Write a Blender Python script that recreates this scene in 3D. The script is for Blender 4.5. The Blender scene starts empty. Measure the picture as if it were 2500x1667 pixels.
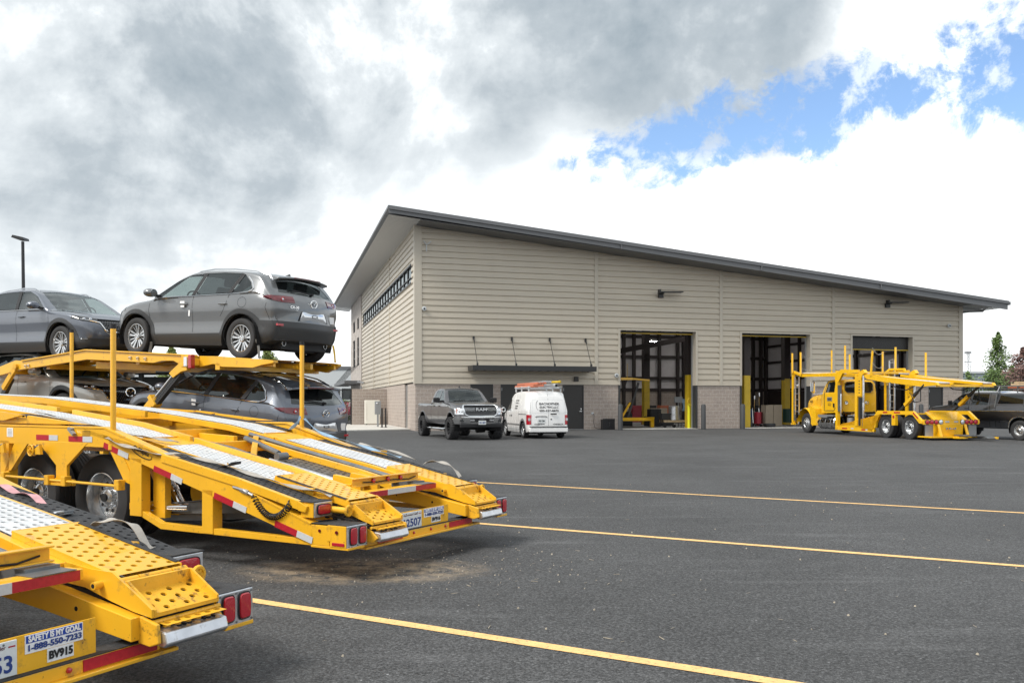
import bpy, bmesh, math, random
from mathutils import Vector, Matrix
from mathutils.bvhtree import BVHTree
random.seed(7)
PI = math.pi
R = math.radians
sc = bpy.context.scene
COL = sc.collection
# ---------------------------------------------------------------- materials
def nod(nt, t, **kw):
    n = nt.nodes.new(t)
    for k, v in kw.items(): setattr(n, k, v)
    return n
def mat(name, col, rough=.5, metal=0., coat=0., var=.0, vscale=4., dirt=None, dscale=2.5, damt=.0, dthr=.55,
        bump=0., bscale=60., spec=.5, streak=0., chip=0.):
    m = bpy.data.materials.new(name); m.use_nodes = True
    nt = m.node_tree; b = nt.nodes['Principled BSDF']; L = nt.links.new
    b.inputs['Base Color'].default_value = (*col, 1); b.inputs['Roughness'].default_value = rough
    b.inputs['Metallic'].default_value = metal; b.inputs['Coat Weight'].default_value = coat
    b.inputs['Coat Roughness'].default_value = .04
    b.inputs['Specular IOR Level'].default_value = spec
    if var or damt or bump:
        tc = nod(nt, 'ShaderNodeTexCoord')
        src = None
        if var:
            n = nod(nt, 'ShaderNodeTexNoise'); n.inputs['Scale'].default_value = vscale; n.inputs['Detail'].default_value = 5
            L(tc.outputs['Object'], n.inputs['Vector'])
            mr = nod(nt, 'ShaderNodeMapRange'); mr.inputs[1].default_value = .3; mr.inputs[2].default_value = .7
            mr.inputs[3].default_value = 1-var; mr.inputs[4].default_value = 1+var
            L(n.outputs['Fac'], mr.inputs[0])
            mx = nod(nt, 'ShaderNodeVectorMath', operation='SCALE'); mx.inputs[0].default_value = col
            L(mr.outputs[0], mx.inputs['Scale']); src = mx.outputs[0]
            mr2 = nod(nt, 'ShaderNodeMapRange'); mr2.inputs[3].default_value = max(.02, rough-.1); mr2.inputs[4].default_value = rough+.12
            L(n.outputs['Fac'], mr2.inputs[0]); L(mr2.outputs[0], b.inputs['Roughness'])
        if damt:
            n = nod(nt, 'ShaderNodeTexNoise'); n.inputs['Scale'].default_value = dscale; n.inputs['Detail'].default_value = 9
            n.inputs['Roughness'].default_value = .68
            mp = nod(nt, 'ShaderNodeMapping')
            if streak: mp.inputs['Scale'].default_value = (1, 1, 1/(1+streak))
            L(tc.outputs['Object'], mp.inputs[0]); L(mp.outputs[0], n.inputs['Vector'])
            mr = nod(nt, 'ShaderNodeMapRange'); mr.inputs[1].default_value = dthr; mr.inputs[2].default_value = dthr+.12
            mr.inputs[3].default_value = 0; mr.inputs[4].default_value = damt
            L(n.outputs['Fac'], mr.inputs[0])
            mx = nod(nt, 'ShaderNodeMix', data_type='RGBA')
            mx.inputs[6].default_value = (*col, 1); mx.inputs[7].default_value = (*(dirt or (.1, .06, .03)), 1)
            if src: L(src, mx.inputs[6])
            L(mr.outputs[0], mx.inputs[0]); src = mx.outputs[2]
        if chip:
            n = nod(nt, 'ShaderNodeTexNoise'); n.inputs['Scale'].default_value = 38; n.inputs['Detail'].default_value = 6; n.inputs['Roughness'].default_value = .7
            L(tc.outputs['Object'], n.inputs['Vector'])
            mr = nod(nt, 'ShaderNodeMapRange'); mr.inputs[1].default_value = .645; mr.inputs[2].default_value = .68; mr.inputs[3].default_value = 0; mr.inputs[4].default_value = chip
            L(n.outputs['Fac'], mr.inputs[0]); mx = nod(nt, 'ShaderNodeMix', data_type='RGBA'); L(src, mx.inputs[6]); mx.inputs[7].default_value = (.055, .035, .025, 1)
            L(mr.outputs[0], mx.inputs[0]); src = mx.outputs[2]
        if src: L(src, b.inputs['Base Color'])
        if bump:
            n = nod(nt, 'ShaderNodeTexNoise'); n.inputs['Scale'].default_value = bscale; n.inputs['Detail'].default_value = 3
            L(tc.outputs['Object'], n.inputs['Vector'])
            bp = nod(nt, 'ShaderNodeBump'); bp.inputs['Strength'].default_value = bump; bp.inputs['Distance'].default_value = .01
            L(n.outputs['Fac'], bp.inputs['Height']); L(bp.outputs[0], b.inputs['Normal'])
    return m
def glass(name, tint, trans, rough=.02):
    m = bpy.data.materials.new(name); m.use_nodes = True; nt = m.node_tree; L = nt.links.new
    nt.nodes.clear(); out = nod(nt, 'ShaderNodeOutputMaterial')
    tr = nod(nt, 'ShaderNodeBsdfTransparent'); tr.inputs[0].default_value = (*tint, 1)
    gl = nod(nt, 'ShaderNodeBsdfGlossy'); gl.inputs['Roughness'].default_value = rough; gl.inputs[0].default_value = (.9, .95, .95, 1)
    df = nod(nt, 'ShaderNodeBsdfDiffuse'); df.inputs[0].default_value = (.012, .014, .015, 1)
    m1 = nod(nt, 'ShaderNodeMixShader'); m1.inputs[0].default_value = trans
    L(df.outputs[0], m1.inputs[1]); L(tr.outputs[0], m1.inputs[2])
    lw = nod(nt, 'ShaderNodeLayerWeight'); lw.inputs[0].default_value = .5; pw = nod(nt, 'ShaderNodeMath', operation='POWER'); L(lw.outputs['Facing'], pw.inputs[0]); pw.inputs[1].default_value = 3.5
    fr = nod(nt, 'ShaderNodeMapRange'); fr.inputs[3].default_value = .06; fr.inputs[4].default_value = .85; L(pw.outputs[0], fr.inputs[0])
    m2 = nod(nt, 'ShaderNodeMixShader'); L(fr.outputs[0], m2.inputs[0]); L(m1.outputs[0], m2.inputs[1]); L(gl.outputs[0], m2.inputs[2])
    L(m2.outputs[0], out.inputs[0]); return m
def emis(name, col, s):
    m = mat(name, col); b = m.node_tree.nodes['Principled BSDF']
    b.inputs['Emission Color'].default_value = (*col, 1); b.inputs['Emission Strength'].default_value = s; return m
MT = {}
MT['yellow'] = mat('yellow_paint', (.80, .425, .018), .34, coat=.3, var=.06, vscale=3, dirt=(.24, .13, .05), dscale=6, damt=.65, dthr=.57, bump=.06, bscale=30, chip=.85)
MT['yellow_clean'] = mat('truck_yellow_paint', (.82, .46, .012), .25, coat=.5, var=.04, vscale=2)
MT['yellow_worn'] = mat('worn_yellow_paint', (.76, .40, .02), .45, var=.1, vscale=8, dirt=(.07, .035, .02), dscale=14, damt=.85, dthr=.56, bump=.15, bscale=60, chip=.9)
MT['grip'] = mat('black_grip_tape', (.03, .031, .034), .75, var=.3, vscale=25, dirt=(.12, .12, .12), dscale=20, damt=.5, dthr=.56, bump=.5, bscale=220)
MT['grip_worn'] = mat('worn_grey_steel', (.13, .12, .11), .5, metal=.4, var=.3, vscale=12, dirt=(.03, .03, .03), dscale=10, damt=.8, dthr=.5, bump=.2)
MT['white'] = mat('white_deck_paint', (.56, .575, .59), .4, var=.08, vscale=6, dirt=(.25, .235, .21), dscale=9, damt=.6, dthr=.56)
MT['alu'] = mat('aluminium', (.62, .63, .65), .32, metal=.85, var=.15, vscale=12, dirt=(.2, .17, .14), dscale=14, damt=.5, dthr=.58)
MT['chrome'] = mat('chrome', (.78, .79, .8), .08, metal=1.)
MT['silver'] = mat('silver_wheel', (.62, .63, .64), .25, metal=.85)
MT['silver_dark'] = mat('dark_silver', (.3, .3, .31), .3, metal=.8)
MT['steel'] = mat('grey_steel', (.16, .17, .18), .45, metal=.5, var=.2, vscale=6, dirt=(.3, .17, .03), dscale=6, damt=.5, dthr=.66)
MT['darksteel'] = mat('dark_steel', (.045, .047, .05), .45, metal=.3)
MT['red_lens'] = mat('red_lens', (.42, .012, .025), .12, coat=.8, bump=.3, bscale=90)
MT['dark_red'] = mat('dark_red_lens', (.12, .008, .014), .1, coat=1.)
MT['red_tape'] = mat('red_reflective_tape', (.40, .012, .025), .35, var=.12, vscale=60)
MT['white_tape'] = mat('white_reflective_tape', (.52, .54, .56), .35, var=.06, vscale=60)
MT['clear'] = mat('clear_lens', (.7, .72, .75), .08, metal=.55, coat=1.)
MT['rubber'] = mat('tyre_rubber', (.028, .028, .03), .7, var=.15, vscale=5, bump=.1, bscale=60)
MT['black'] = mat('black_plastic', (.018, .018, .02), .45, spec=.3)
MT['cladding'] = mat('grey_black_cladding', (.045, .047, .05), .48, bump=.05, bscale=300)
MT['gloss_black'] = mat('gloss_black', (.01, .01, .012), .08, coat=1.)
MT['void'] = mat('dark_void', (.006, .006, .007), .9)
MT['under'] = mat('underbody', (.02, .02, .021), .6, metal=.3, var=.3, vscale=8)
MT['seat'] = mat('dark_interior', (.03, .031, .033), .8)
MT['car_grey'] = mat('grey_metallic_paint', (.16, .168, .176), .38, metal=.5, coat=1., var=.02, vscale=3)
MT['car_blue'] = mat('blue_grey_metallic_paint', (.115, .13, .16), .38, metal=.5, coat=1., var=.02, vscale=3)
MT['car_silver'] = mat('silver_beige_metallic_paint', (.46, .45, .42), .36, metal=.5, coat=1., var=.02, vscale=3)
MT['truck_grey'] = mat('granite_metallic_paint', (.10, .098, .105), .34, metal=.5, coat=1., var=.02, vscale=3)
MT['van_white'] = mat('white_car_paint', (.80, .80, .80), .25, coat=.8, var=.02, vscale=3)
MT['pick_grey'] = mat('silver_grey_paint', (.075, .08, .09), .3, metal=.4, coat=.8, var=.04, vscale=3)
MT['pick_black'] = mat('black_car_paint', (.012, .012, .014), .3, coat=.4)
MT['glass'] = glass('car_glass', (.62, .70, .68), .85)
MT['glass_dark'] = glass('dark_car_glass', (.2, .23, .23), .5)
MT['glass_bld'] = glass('building_glass', (.1, .12, .13), .2)
MT['paper'] = mat('white_sticker', (.82, .83, .84), .4)
MT['blue_print'] = mat('blue_print', (.015, .06, .36), .4)
MT['blue_text'] = mat('dark_blue_print', (.02, .05, .22), .4)
MT['black_text'] = mat('black_print', (.012, .012, .014), .5)
MT['plate'] = mat('number_plate_white', (.66, .69, .7), .35, var=.05, vscale=30)
MT['strap_grey'] = mat('grey_webbing', (.36, .34, .31), .8, var=.15, vscale=14, bump=.4, bscale=260)
MT['strap_pink'] = mat('faded_pink_webbing', (.55, .30, .32), .8, var=.2, vscale=10, bump=.4, bscale=260)
MT['strap_blue'] = mat('pale_blue_webbing', (.25, .38, .52), .8, var=.2, vscale=10, bump=.4, bscale=260)
MT['strap_yellow'] = mat('yellow_webbing', (.7, .42, .02), .7)
MT['fascia'] = mat('dark_grey_fascia', (.135, .14, .15), .42, metal=.0, var=.06, vscale=1.5)
MT['soffit'] = mat('light_grey_soffit', (.56, .57, .58), .4)
MT['siding'] = mat('tan_metal_siding', (.53, .478, .395), .42, metal=.0, var=.025, vscale=.7, dirt=(.42, .37, .31), dscale=.8, damt=.2, dthr=.55, streak=3)
MT['trim'] = mat('tan_trim', (.50, .455, .38), .42, var=.02, vscale=2)
MT['trim_dark'] = mat('dark_green_grey_trim', (.12, .125, .115), .45)
MT['bollard'] = mat('grey_bollard_paint', (.055, .058, .062), .45, var=.08, vscale=5)
MT['door_black'] = mat('black_door_paint', (.022, .021, .021), .4, var=.1, vscale=3)
MT['door_grey'] = mat('grey_door_paint', (.16, .155, .15), .4)
MT['awning'] = mat('black_awning', (.02, .021, .023), .4)
MT['bay_yellow'] = mat('bay_column_yellow', (.62, .42, .02), .45, var=.08, vscale=3)
MT['lime'] = mat('bright_yellow_post', (.80, .75, .02), .4)
MT['inner_panel'] = mat('insulation_panel', (.62, .60, .62), .7, var=.08, vscale=1.2)
MT['inner_dark'] = mat('brown_black_steel', (.03, .022, .022), .6)
MT['ac'] = mat('cream_metal_cabinet', (.78, .76, .69), .4)
MT['galv'] = mat('galvanised_grey', (.32, .33, .34), .4, metal=.5)
MT['orange'] = mat('orange_fibreglass', (.55, .17, .09), .5)
MT['oil_red'] = mat('red_drum_paint', (.35, .02, .04), .35)
MT['drum_green'] = mat('dark_green_paint', (.01, .05, .035), .4)
MT['drum_blue'] = mat('blue_plastic', (.03, .12, .32), .5)
MT['card'] = mat('beige_cardboard', (.5, .42, .32), .8, var=.05)
MT['wood'] = mat('pale_pallet_wood', (.42, .32, .2), .8, var=.2, vscale=9)
MT['dark_clutter'] = mat('dark_plastic', (.02, .02, .022), .5)
MT['far_white'] = mat('pale_grey_panel', (.52, .55, .57), .5, var=.02, vscale=.2)
MT['far_blue'] = mat('blue_grey_panel', (.24, .28, .31), .55, var=.03, vscale=.2)
MT['led'] = emis('led_strip', (1, .97, .9), 95.)  # glow of the one lit fixture and of the added fill strips

def brick_mat(name, c1, c2, mortar, bw=.4, bh=.203, rough=.85, ms=.012, axis='XZ', bump=.4, off=.5):
    m = bpy.data.materials.new(name); m.use_nodes = True; nt = m.node_tree; b = nt.nodes['Principled BSDF']; L = nt.links.new
    tc = nod(nt, 'ShaderNodeTexCoord'); sp = nod(nt, 'ShaderNodeSeparateXYZ'); L(tc.outputs['Object'], sp.inputs[0])
    ad = nod(nt, 'ShaderNodeMath', operation='ADD'); L(sp.outputs[0], ad.inputs[0]); L(sp.outputs[1], ad.inputs[1])
    cb = nod(nt, 'ShaderNodeCombineXYZ'); L(ad.outputs[0], cb.inputs[0]); L(sp.outputs[2], cb.inputs[1])
    br = nod(nt, 'ShaderNodeTexBrick'); br.offset = off
    br.inputs['Scale'].default_value = 1; br.inputs['Brick Width'].default_value = bw; br.inputs['Row Height'].default_value = bh
    br.inputs['Mortar Size'].default_value = ms; br.inputs['Mortar Smooth'].default_value = .3; br.inputs['Bias'].default_value = 0
    br.inputs['Color1'].default_value = (*c1, 1); br.inputs['Color2'].default_value = (*c2, 1); br.inputs['Mortar'].default_value = (*mortar, 1)
    L(cb.outputs[0], br.inputs[0])
    n = nod(nt, 'ShaderNodeTexNoise'); n.inputs['Scale'].default_value = 14; n.inputs['Detail'].default_value = 8; n.inputs['Roughness'].default_value = .7
    L(tc.outputs['Object'], n.inputs['Vector'])
    mr = nod(nt, 'ShaderNodeMapRange'); mr.inputs[1].default_value = .3; mr.inputs[2].default_value = .7; mr.inputs[3].default_value = .8; mr.inputs[4].default_value = 1.18
    L(n.outputs['Fac'], mr.inputs[0])
    sc_ = nod(nt, 'ShaderNodeVectorMath', operation='SCALE'); L(br.outputs['Color'], sc_.inputs[0]); L(mr.outputs[0], sc_.inputs['Scale'])
    L(sc_.outputs[0], b.inputs['Base Color']); b.inputs['Roughness'].default_value = rough
    bp = nod(nt, 'ShaderNodeBump'); bp.inputs['Strength'].default_value = bump; bp.inputs['Distance'].default_value = .015; bp.invert = True
    L(br.outputs['Fac'], bp.inputs['Height']); L(bp.outputs[0], b.inputs['Normal'])
    return m
MT['block'] = brick_mat('split_face_block', (.38, .32, .28), (.335, .283, .25), (.47, .42, .38))
MT['tilt'] = mat('patchy_concrete_panel', (.46, .42, .39), .8, var=.1, vscale=3, dirt=(.27, .24, .22), dscale=2.2, damt=.7, dthr=.5)

# ---------------------------------------------------------------- object helpers
def tag(o, label=None, cat=None, group=None, kind=None):
    if label: o['label'] = label
    if cat: o['category'] = cat
    if group: o['group'] = group
    if kind: o['kind'] = kind
    return o
def thing(name, label, cat, loc=(0, 0, 0), rz=0, group=None, rot=None):
    o = bpy.data.objects.new(name, None); COL.objects.link(o); o.location = loc
    o.rotation_euler = rot or (0, 0, rz); o.empty_display_size = .2
    return tag(o, label, cat, group)
def part(name, me, m, parent=None, smooth=False, bevel=0, loc=None, ang=35):
    if isinstance(m, str): m = MT[m]
    if isinstance(me, MB): me = me.mesh(name, smooth)
    ms = m if isinstance(m, (list, tuple)) else [m]
    for x in ms: me.materials.append(MT[x] if isinstance(x, str) else x)
    o = bpy.data.objects.new(name, me); COL.objects.link(o)
    if parent is not None: o.parent = parent
    if loc: o.location = loc
    if smooth: me.set_sharp_from_angle(angle=R(ang)) if hasattr(me, 'set_sharp_from_angle') else None
    if bevel:
        b = o.modifiers.new('Bevel', 'BEVEL'); b.width = bevel; b.segments = 2; b.limit_method = 'ANGLE'; b.angle_limit = R(40)
    return o
class MB:
    def __init__(s): s.v = []; s.f = []; s.m = []
    def add(s, vs, fs, mi=0):
        n = len(s.v); s.v += [tuple(v) for v in vs]; s.f += [tuple(i+n for i in f) for f in fs]; s.m += [mi]*len(fs); return s
    def box(s, x0, x1, y0, y1, z0, z1, mi=0):
        x0, x1 = min(x0, x1), max(x0, x1); y0, y1 = min(y0, y1), max(y0, y1); z0, z1 = min(z0, z1), max(z0, z1)
        return s.add([(x0, y0, z0), (x1, y0, z0), (x1, y1, z0), (x0, y1, z0), (x0, y0, z1), (x1, y0, z1), (x1, y1, z1), (x0, y1, z1)],
                     [(0, 3, 2, 1), (4, 5, 6, 7), (0, 1, 5, 4), (1, 2, 6, 5), (2, 3, 7, 6), (3, 0, 4, 7)], mi)
    def bar(s, p0, p1, w, h, mi=0, up=(0, 0, 1)):
        p0, p1 = Vector(p0), Vector(p1); d = (p1-p0).normalized(); u = Vector(up)
        if abs(d.dot(u)) > .98: u = Vector((1, 0, 0))
        r = d.cross(u).normalized()*w/2; u = r.cross(d).normalized()*h/2
        vs = [p+a*r+b*u for p in (p0, p1) for a, b in ((-1, -1), (1, -1), (1, 1), (-1, 1))]
        return s.add(vs, [(0, 1, 2, 3), (7, 6, 5, 4), (0, 4, 5, 1), (1, 5, 6, 2), (2, 6, 7, 3), (3, 7, 4, 0)], mi)
    def cyl(s, p0, p1, r0, r1=None, n=12, mi=0, cap=True):
        r1 = r0 if r1 is None else r1
        p0, p1 = Vector(p0), Vector(p1); d = (p1-p0).normalized()
        u = Vector((0, 0, 1)) if abs(d.z) < .9 else Vector((1, 0, 0)); a = d.cross(u).normalized(); b = d.cross(a)
        vs = [p+(a*math.cos(2*PI*i/n)+b*math.sin(2*PI*i/n))*r for p, r in ((p0, r0), (p1, r1)) for i in range(n)]
        fs = [(i, (i+1) % n, n+(i+1) % n, n+i) for i in range(n)]
        if cap: fs += [tuple(range(n))[::-1], tuple(range(n, 2*n))]
        return s.add(vs, fs, mi)
    def tube(s, pts, r, n=8, mi=0, closed=False):
        pts = [Vector(p) for p in pts]; k = len(pts); vs = []; pa = None
        for i, p in enumerate(pts):
            d = (pts[min(i+1, k-1)]-pts[max(i-1, 0)]) if not closed else (pts[(i+1) % k]-pts[i-1])
            d.normalize()
            if pa is None:
                u = Vector((0, 0, 1)) if abs(d.z) < .9 else Vector((1, 0, 0)); a = d.cross(u).normalized()
            else: a = (pa-d*pa.dot(d)).normalized()
            b = d.cross(a); pa = a
            rr = r[i] if isinstance(r, (list, tuple)) else r
            vs += [p+(a*math.cos(2*PI*j/n)+b*math.sin(2*PI*j/n))*rr for j in range(n)]
        fs = []
        for i in range(k if closed else k-1):
            A, B = i*n, ((i+1) % k)*n
            fs += [(A+j, A+(j+1) % n, B+(j+1) % n, B+j) for j in range(n)]
        if not closed: fs += [tuple(range(n))[::-1], tuple(range((k-1)*n, k*n))]
        return s.add(vs, fs, mi)
    def prism(s, poly, a0, a1, ax='y', mi=0):
        """poly of 2D points; ax = extrusion axis: y -> (x,z), x -> (y,z), z -> (x,y)"""
        f = {'y': lambda p, a: (p[0], a, p[1]), 'x': lambda p, a: (a, p[0], p[1]), 'z': lambda p, a: (p[0], p[1], a)}[ax]
        n = len(poly); vs = [f(p, a0) for p in poly]+[f(p, a1) for p in poly]
        return s.add(vs, [tuple(range(n))[::-1], tuple(range(n, 2*n))]+[(i, (i+1) % n, n+(i+1) % n, n+i) for i in range(n)], mi)
    def lathe(s, prof, c, axis='y', n=24, mi=0, seg=None):
        """prof: (radius, along) list"""
        c = Vector(c); vs = []
        for r, a in prof:
            for i in range(n):
                t = 2*PI*i/n; q = (r*math.cos(t), r*math.sin(t))
                vs.append(c+Vector({'y': (q[0], a, q[1]), 'x': (a, q[0], q[1]), 'z': (q[0], q[1], a)}[axis]))
        fs = [(k*n+i, k*n+(i+1) % n, (k+1)*n+(i+1) % n, (k+1)*n+i) for k in range(len(prof)-1) for i in range(n)]
        return s.add(vs, fs, mi)
    def ribbon(s, pts, w, side=(0, 1, 0), th=.003, mi=0):
        pts = [Vector(p) for p in pts]; vs = []
        for i, p in enumerate(pts):
            sd = Vector(side[i] if isinstance(side[0], (tuple, list)) else side).normalized()*w/2
            d = (pts[min(i+1, len(pts)-1)]-pts[max(i-1, 0)]).normalized(); nn = d.cross(sd).normalized()*th/2
            vs += [p-sd-nn, p+sd-nn, p+sd+nn, p-sd+nn]
        fs = [(0, 1, 2, 3)]
        for i in range(len(pts)-1):
            A = i*4; B = A+4
            fs += [(A+j, A+(j+1) % 4, B+(j+1) % 4, B+j) for j in range(4)]
        A = (len(pts)-1)*4; fs.append((A+3, A+2, A+1, A))
        return s.add(vs, fs, mi)
    def perf(s, o, du, dv, nu, nv, r, th, seg=8, mi=0, mi2=None, stag=True, raised=0):
        """perforated plate: origin o, cell vectors du (length way), dv (across)"""
        o, du, dv = Vector(o), Vector(du), Vector(dv); nn = du.cross(dv).normalized()
        if nn.z < 0: nn = -nn
        eu, ev = du.normalized(), dv.normalized(); lu, lv = du.length, dv.length
        for j in range(nv):
            sh = .5 if (stag and j % 2) else 0
            rng = list(range(nu)) if not sh else list(range(nu-1))
            if sh:
                for a, b in ((0, .5), (nu-.5, nu)):
                    A = o+du*a+dv*j; B = o+du*b+dv*j; s.add([A, B, B+dv, A+dv], [(0, 1, 2, 3)], mi)
            for i in rng:
                c = o+du*(i+.5+sh)+dv*(j+.5)
                out = []; inn = []
                for k in range(seg):
                    t = 2*PI*(k+.5)/seg; cx, cy = math.cos(t), math.sin(t)
                    q = max(abs(cx), abs(cy)); 
                    out.append(c+eu*(cx/q*lu/2)+ev*(cy/q*lv/2)); inn.append(c+eu*cx*r+ev*cy*r+nn*raised)
                low = [p-nn*(th+raised) for p in inn]
                # corners
                if seg == 8: pass
                vs = out+inn+low
                fs = [(k, (k+1) % seg, seg+(k+1) % seg, seg+k) for k in range(seg)]
                s.add(vs, fs, mi)
                s.add(inn+low, [(k, (k+1) % seg, seg+(k+1) % seg, seg+k) for k in range(seg)], mi if mi2 is None else mi2)
                if seg == 8:   # fill the four corner gaps
                    for a, b in ((1, 1), (-1, 1), (-1, -1), (1, -1)):
                        cor = c+eu*a*lu/2+ev*b*lv/2
                        ps = sorted(range(8), key=lambda k: (out[k]-cor).length)[:2]
                        s.add([cor, out[ps[0]], out[ps[1]]], [(0, 1, 2)], mi)
        return s
    def mesh(s, name, smooth=False):
        me = bpy.data.meshes.new(name); me.from_pydata(s.v, [], s.f); me.update()
        if any(s.m): me.polygons.foreach_set('material_index', s.m)
        bm = bmesh.new(); bm.from_mesh(me)
        if len(s.v) < 30000: bmesh.ops.recalc_face_normals(bm, faces=bm.faces)
        bm.to_mesh(me); bm.free()
        if smooth: me.polygons.foreach_set('use_smooth', [True]*len(me.polygons))
        return me
def text_mesh(txt, size, thick=.0012, spacing=1., width=None, bold=0, shear=0):
    cu = bpy.data.curves.new('t', 'FONT'); cu.body = txt; cu.size = size; cu.extrude = thick; cu.align_x = 'CENTER'; cu.align_y = 'CENTER'
    cu.space_character = spacing; cu.offset = bold; cu.resolution_u = 3; cu.shear = shear
    o = bpy.data.objects.new('t', cu); COL.objects.link(o)
    dg = bpy.context.evaluated_depsgraph_get(); me = bpy.data.meshes.new_from_object(o.evaluated_get(dg))
    bpy.data.objects.remove(o); bpy.data.curves.remove(cu)
    if width:
        xs = [v.co.x for v in me.vertices]; k = width/max(1e-6, (max(xs)-min(xs)))
        for v in me.vertices: v.co.x *= k
    return me
def text(name, txt, size, m, parent, origin, xdir, ydir, **kw):
    """text plane: xdir = reading direction, ydir = up direction (parent space)"""
    me = text_mesh(txt, size, **kw); x = Vector(xdir).normalized(); y = Vector(ydir).normalized(); z = x.cross(y).normalized(); y = z.cross(x)
    M = Matrix((x, y, z)).transposed().to_4x4(); M.translation = Vector(origin); me.transform(M)
    me.name = name; me.materials.clear()
    return part(name, me, m, parent)
def copy_tree(o, parent=None):
    c = o.copy(); COL.objects.link(c); c.parent = parent
    for ch in list(o.children): copy_tree(ch, c)
    return c
def lerp(a, b, t): return a+(b-a)*t
def interp(tab, x):
    if x <= tab[0][0]: return tab[0][1]
    for (a, b), (c, d) in zip(tab, tab[1:]):
        if x <= c: return b+(d-b)*(x-a)/(c-a) if c > a else d
    return tab[-1][1]
def sinterp(tab, x):
    """Catmull-Rom through a table (monotone-ish)"""
    n = len(tab)
    if x <= tab[0][0]: return tab[0][1]
    if x >= tab[-1][0]: return tab[-1][1]
    for i in range(n-1):
        if x <= tab[i+1][0]: break
    def sl(k):
        if k == 0: return (tab[1][1]-tab[0][1])/(tab[1][0]-tab[0][0])
        if k == n-1: return (tab[-1][1]-tab[-2][1])/(tab[-1][0]-tab[-2][0])
        a = (tab[k][1]-tab[k-1][1])/(tab[k][0]-tab[k-1][0]); b = (tab[k+1][1]-tab[k][1])/(tab[k+1][0]-tab[k][0])
        return 0 if a*b <= 0 else 2*a*b/(a+b)
    x0, y0 = tab[i]; x1, y1 = tab[i+1]; h = x1-x0; t = (x-x0)/h
    return (1+2*t)*(1-t)**2*y0+t*(1-t)**2*h*sl(i)+t*t*(3-2*t)*y1+t*t*(t-1)*h*sl(i+1)
# ---------------------------------------------------------------- camera, world, sun
cam = bpy.data.cameras.new('camera'); cam.lens = 2100/2500*36; cam.sensor_width = 36; cam.clip_end = 5000; cam.clip_start = .1
cam.shift_y = 151.5/2500
co = bpy.data.objects.new('camera', cam); COL.objects.link(co); co.location = (0, 0, 1.45); co.rotation_euler = (PI/2, 0, 0)
sc.camera = co
sc.view_settings.view_transform = 'Standard'; sc.view_settings.look = 'None'; sc.view_settings.exposure = .55; sc.view_settings.gamma = 1
SUN_AZ, SUN_EL = R(-124), R(50)     # azimuth measured from +Y towards +X
w = bpy.data.worlds.new('World'); sc.world = w; w.use_nodes = True; nt = w.node_tree; nt.nodes.clear(); L = nt.links.new
def mth(op, a, b=None, c=None, clamp=False):
    n = nod(nt, 'ShaderNodeMath', operation=op); n.use_clamp = clamp
    for i, x in enumerate((a, b, c)):
        if x is None: continue
        if isinstance(x, (int, float)): n.inputs[i].default_value = x
        else: L(x, n.inputs[i])
    return n.outputs[0]
def mrange(x, a, b, c=0, d=1, smooth=True):
    n = nod(nt, 'ShaderNodeMapRange'); n.interpolation_type = 'SMOOTHSTEP' if smooth else 'LINEAR'
    n.inputs[1].default_value = a; n.inputs[2].default_value = b; n.inputs[3].default_value = c; n.inputs[4].default_value = d
    L(x, n.inputs[0]); return n.outputs[0]
tc = nod(nt, 'ShaderNodeTexCoord'); D = tc.outputs['Generated']
sp = nod(nt, 'ShaderNodeSeparateXYZ'); L(D, sp.inputs[0]); dx, dy, dz = sp.outputs
# cloud-layer coordinates
den = mth('MAXIMUM', mth('ADD', dz, .16), .05)
cb = nod(nt, 'ShaderNodeCombineXYZ'); L(mth('DIVIDE', dx, den), cb.inputs[0]); L(mth('DIVIDE', dy, den), cb.inputs[1])
def noise(vec, scale, detail=8, rough=.55, off=(0, 0, 0), dist=0):
    mp = nod(nt, 'ShaderNodeMapping'); mp.inputs['Location'].default_value = off; L(vec, mp.inputs[0])
    n = nod(nt, 'ShaderNodeTexNoise'); n.inputs['Scale'].default_value = scale; n.inputs['Detail'].default_value = detail
    n.inputs['Roughness'].default_value = rough; n.inputs['Distortion'].default_value = dist; L(mp.outputs[0], n.inputs['Vector']); return n.outputs['Fac']
def dirv(px, py):
    return Vector(((px-1250)/2100, 1, (985-py)/2100)).normalized()
def blob(px, py, r0, r1):
    d = dirv(px, py); n = nod(nt, 'ShaderNodeVectorMath', operation='DOT_PRODUCT'); L(D, n.inputs[0]); n.inputs[1].default_value = d
    return mrange(n.outputs['Value'], math.cos(r1), math.cos(r0))
n1 = noise(cb.outputs[0], 1.1, 9, .56, (3.1, 1.7, 0), .3); n2 = noise(D, 5.2, 10, .6, (1.3, 4.2, .6), .25); n3 = noise(D, 13, 8, .62, (7, 2, 1), .15)
# grey amount
g = mth('MULTIPLY', mrange(dz, .14, .40), .50)
for px, py, r0, r1, a in ((250, 60, .04, .36, .45), (950, 40, .02, .30, .48), (420, 250, .02, .16, .25), (1760, 60, .03, .22, .95),
                          (120, 560, .02, .20, .22), (620, 640, .01, .12, .14), (1250, 130, .02, .22, .40), (2440, 760, .01, .12, .22)):
    g = mth('ADD', g, mth('MULTIPLY', blob(px, py, r0, r1), a))
for px, py, r0, r1, a in ((1250, 430, .05, .26, -.45), (1900, 600, .1, .40, -.5), (2480, 130, .05, .22, -.6), (80, 230, .0, .10, -.18)):
    g = mth('ADD', g, mth('MULTIPLY', blob(px, py, r0, r1), a))
g = mth('MAXIMUM', mth('MULTIPLY', g, .47), .05)
tex = mth('ADD', mth('MULTIPLY', mth('SUBTRACT', n1, .5), 1.9), mth('MULTIPLY', mth('SUBTRACT', n2, .5), 2.6))
tex = mth('ADD', tex, mth('MULTIPLY', mth('SUBTRACT', n3, .5), .9))
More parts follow.
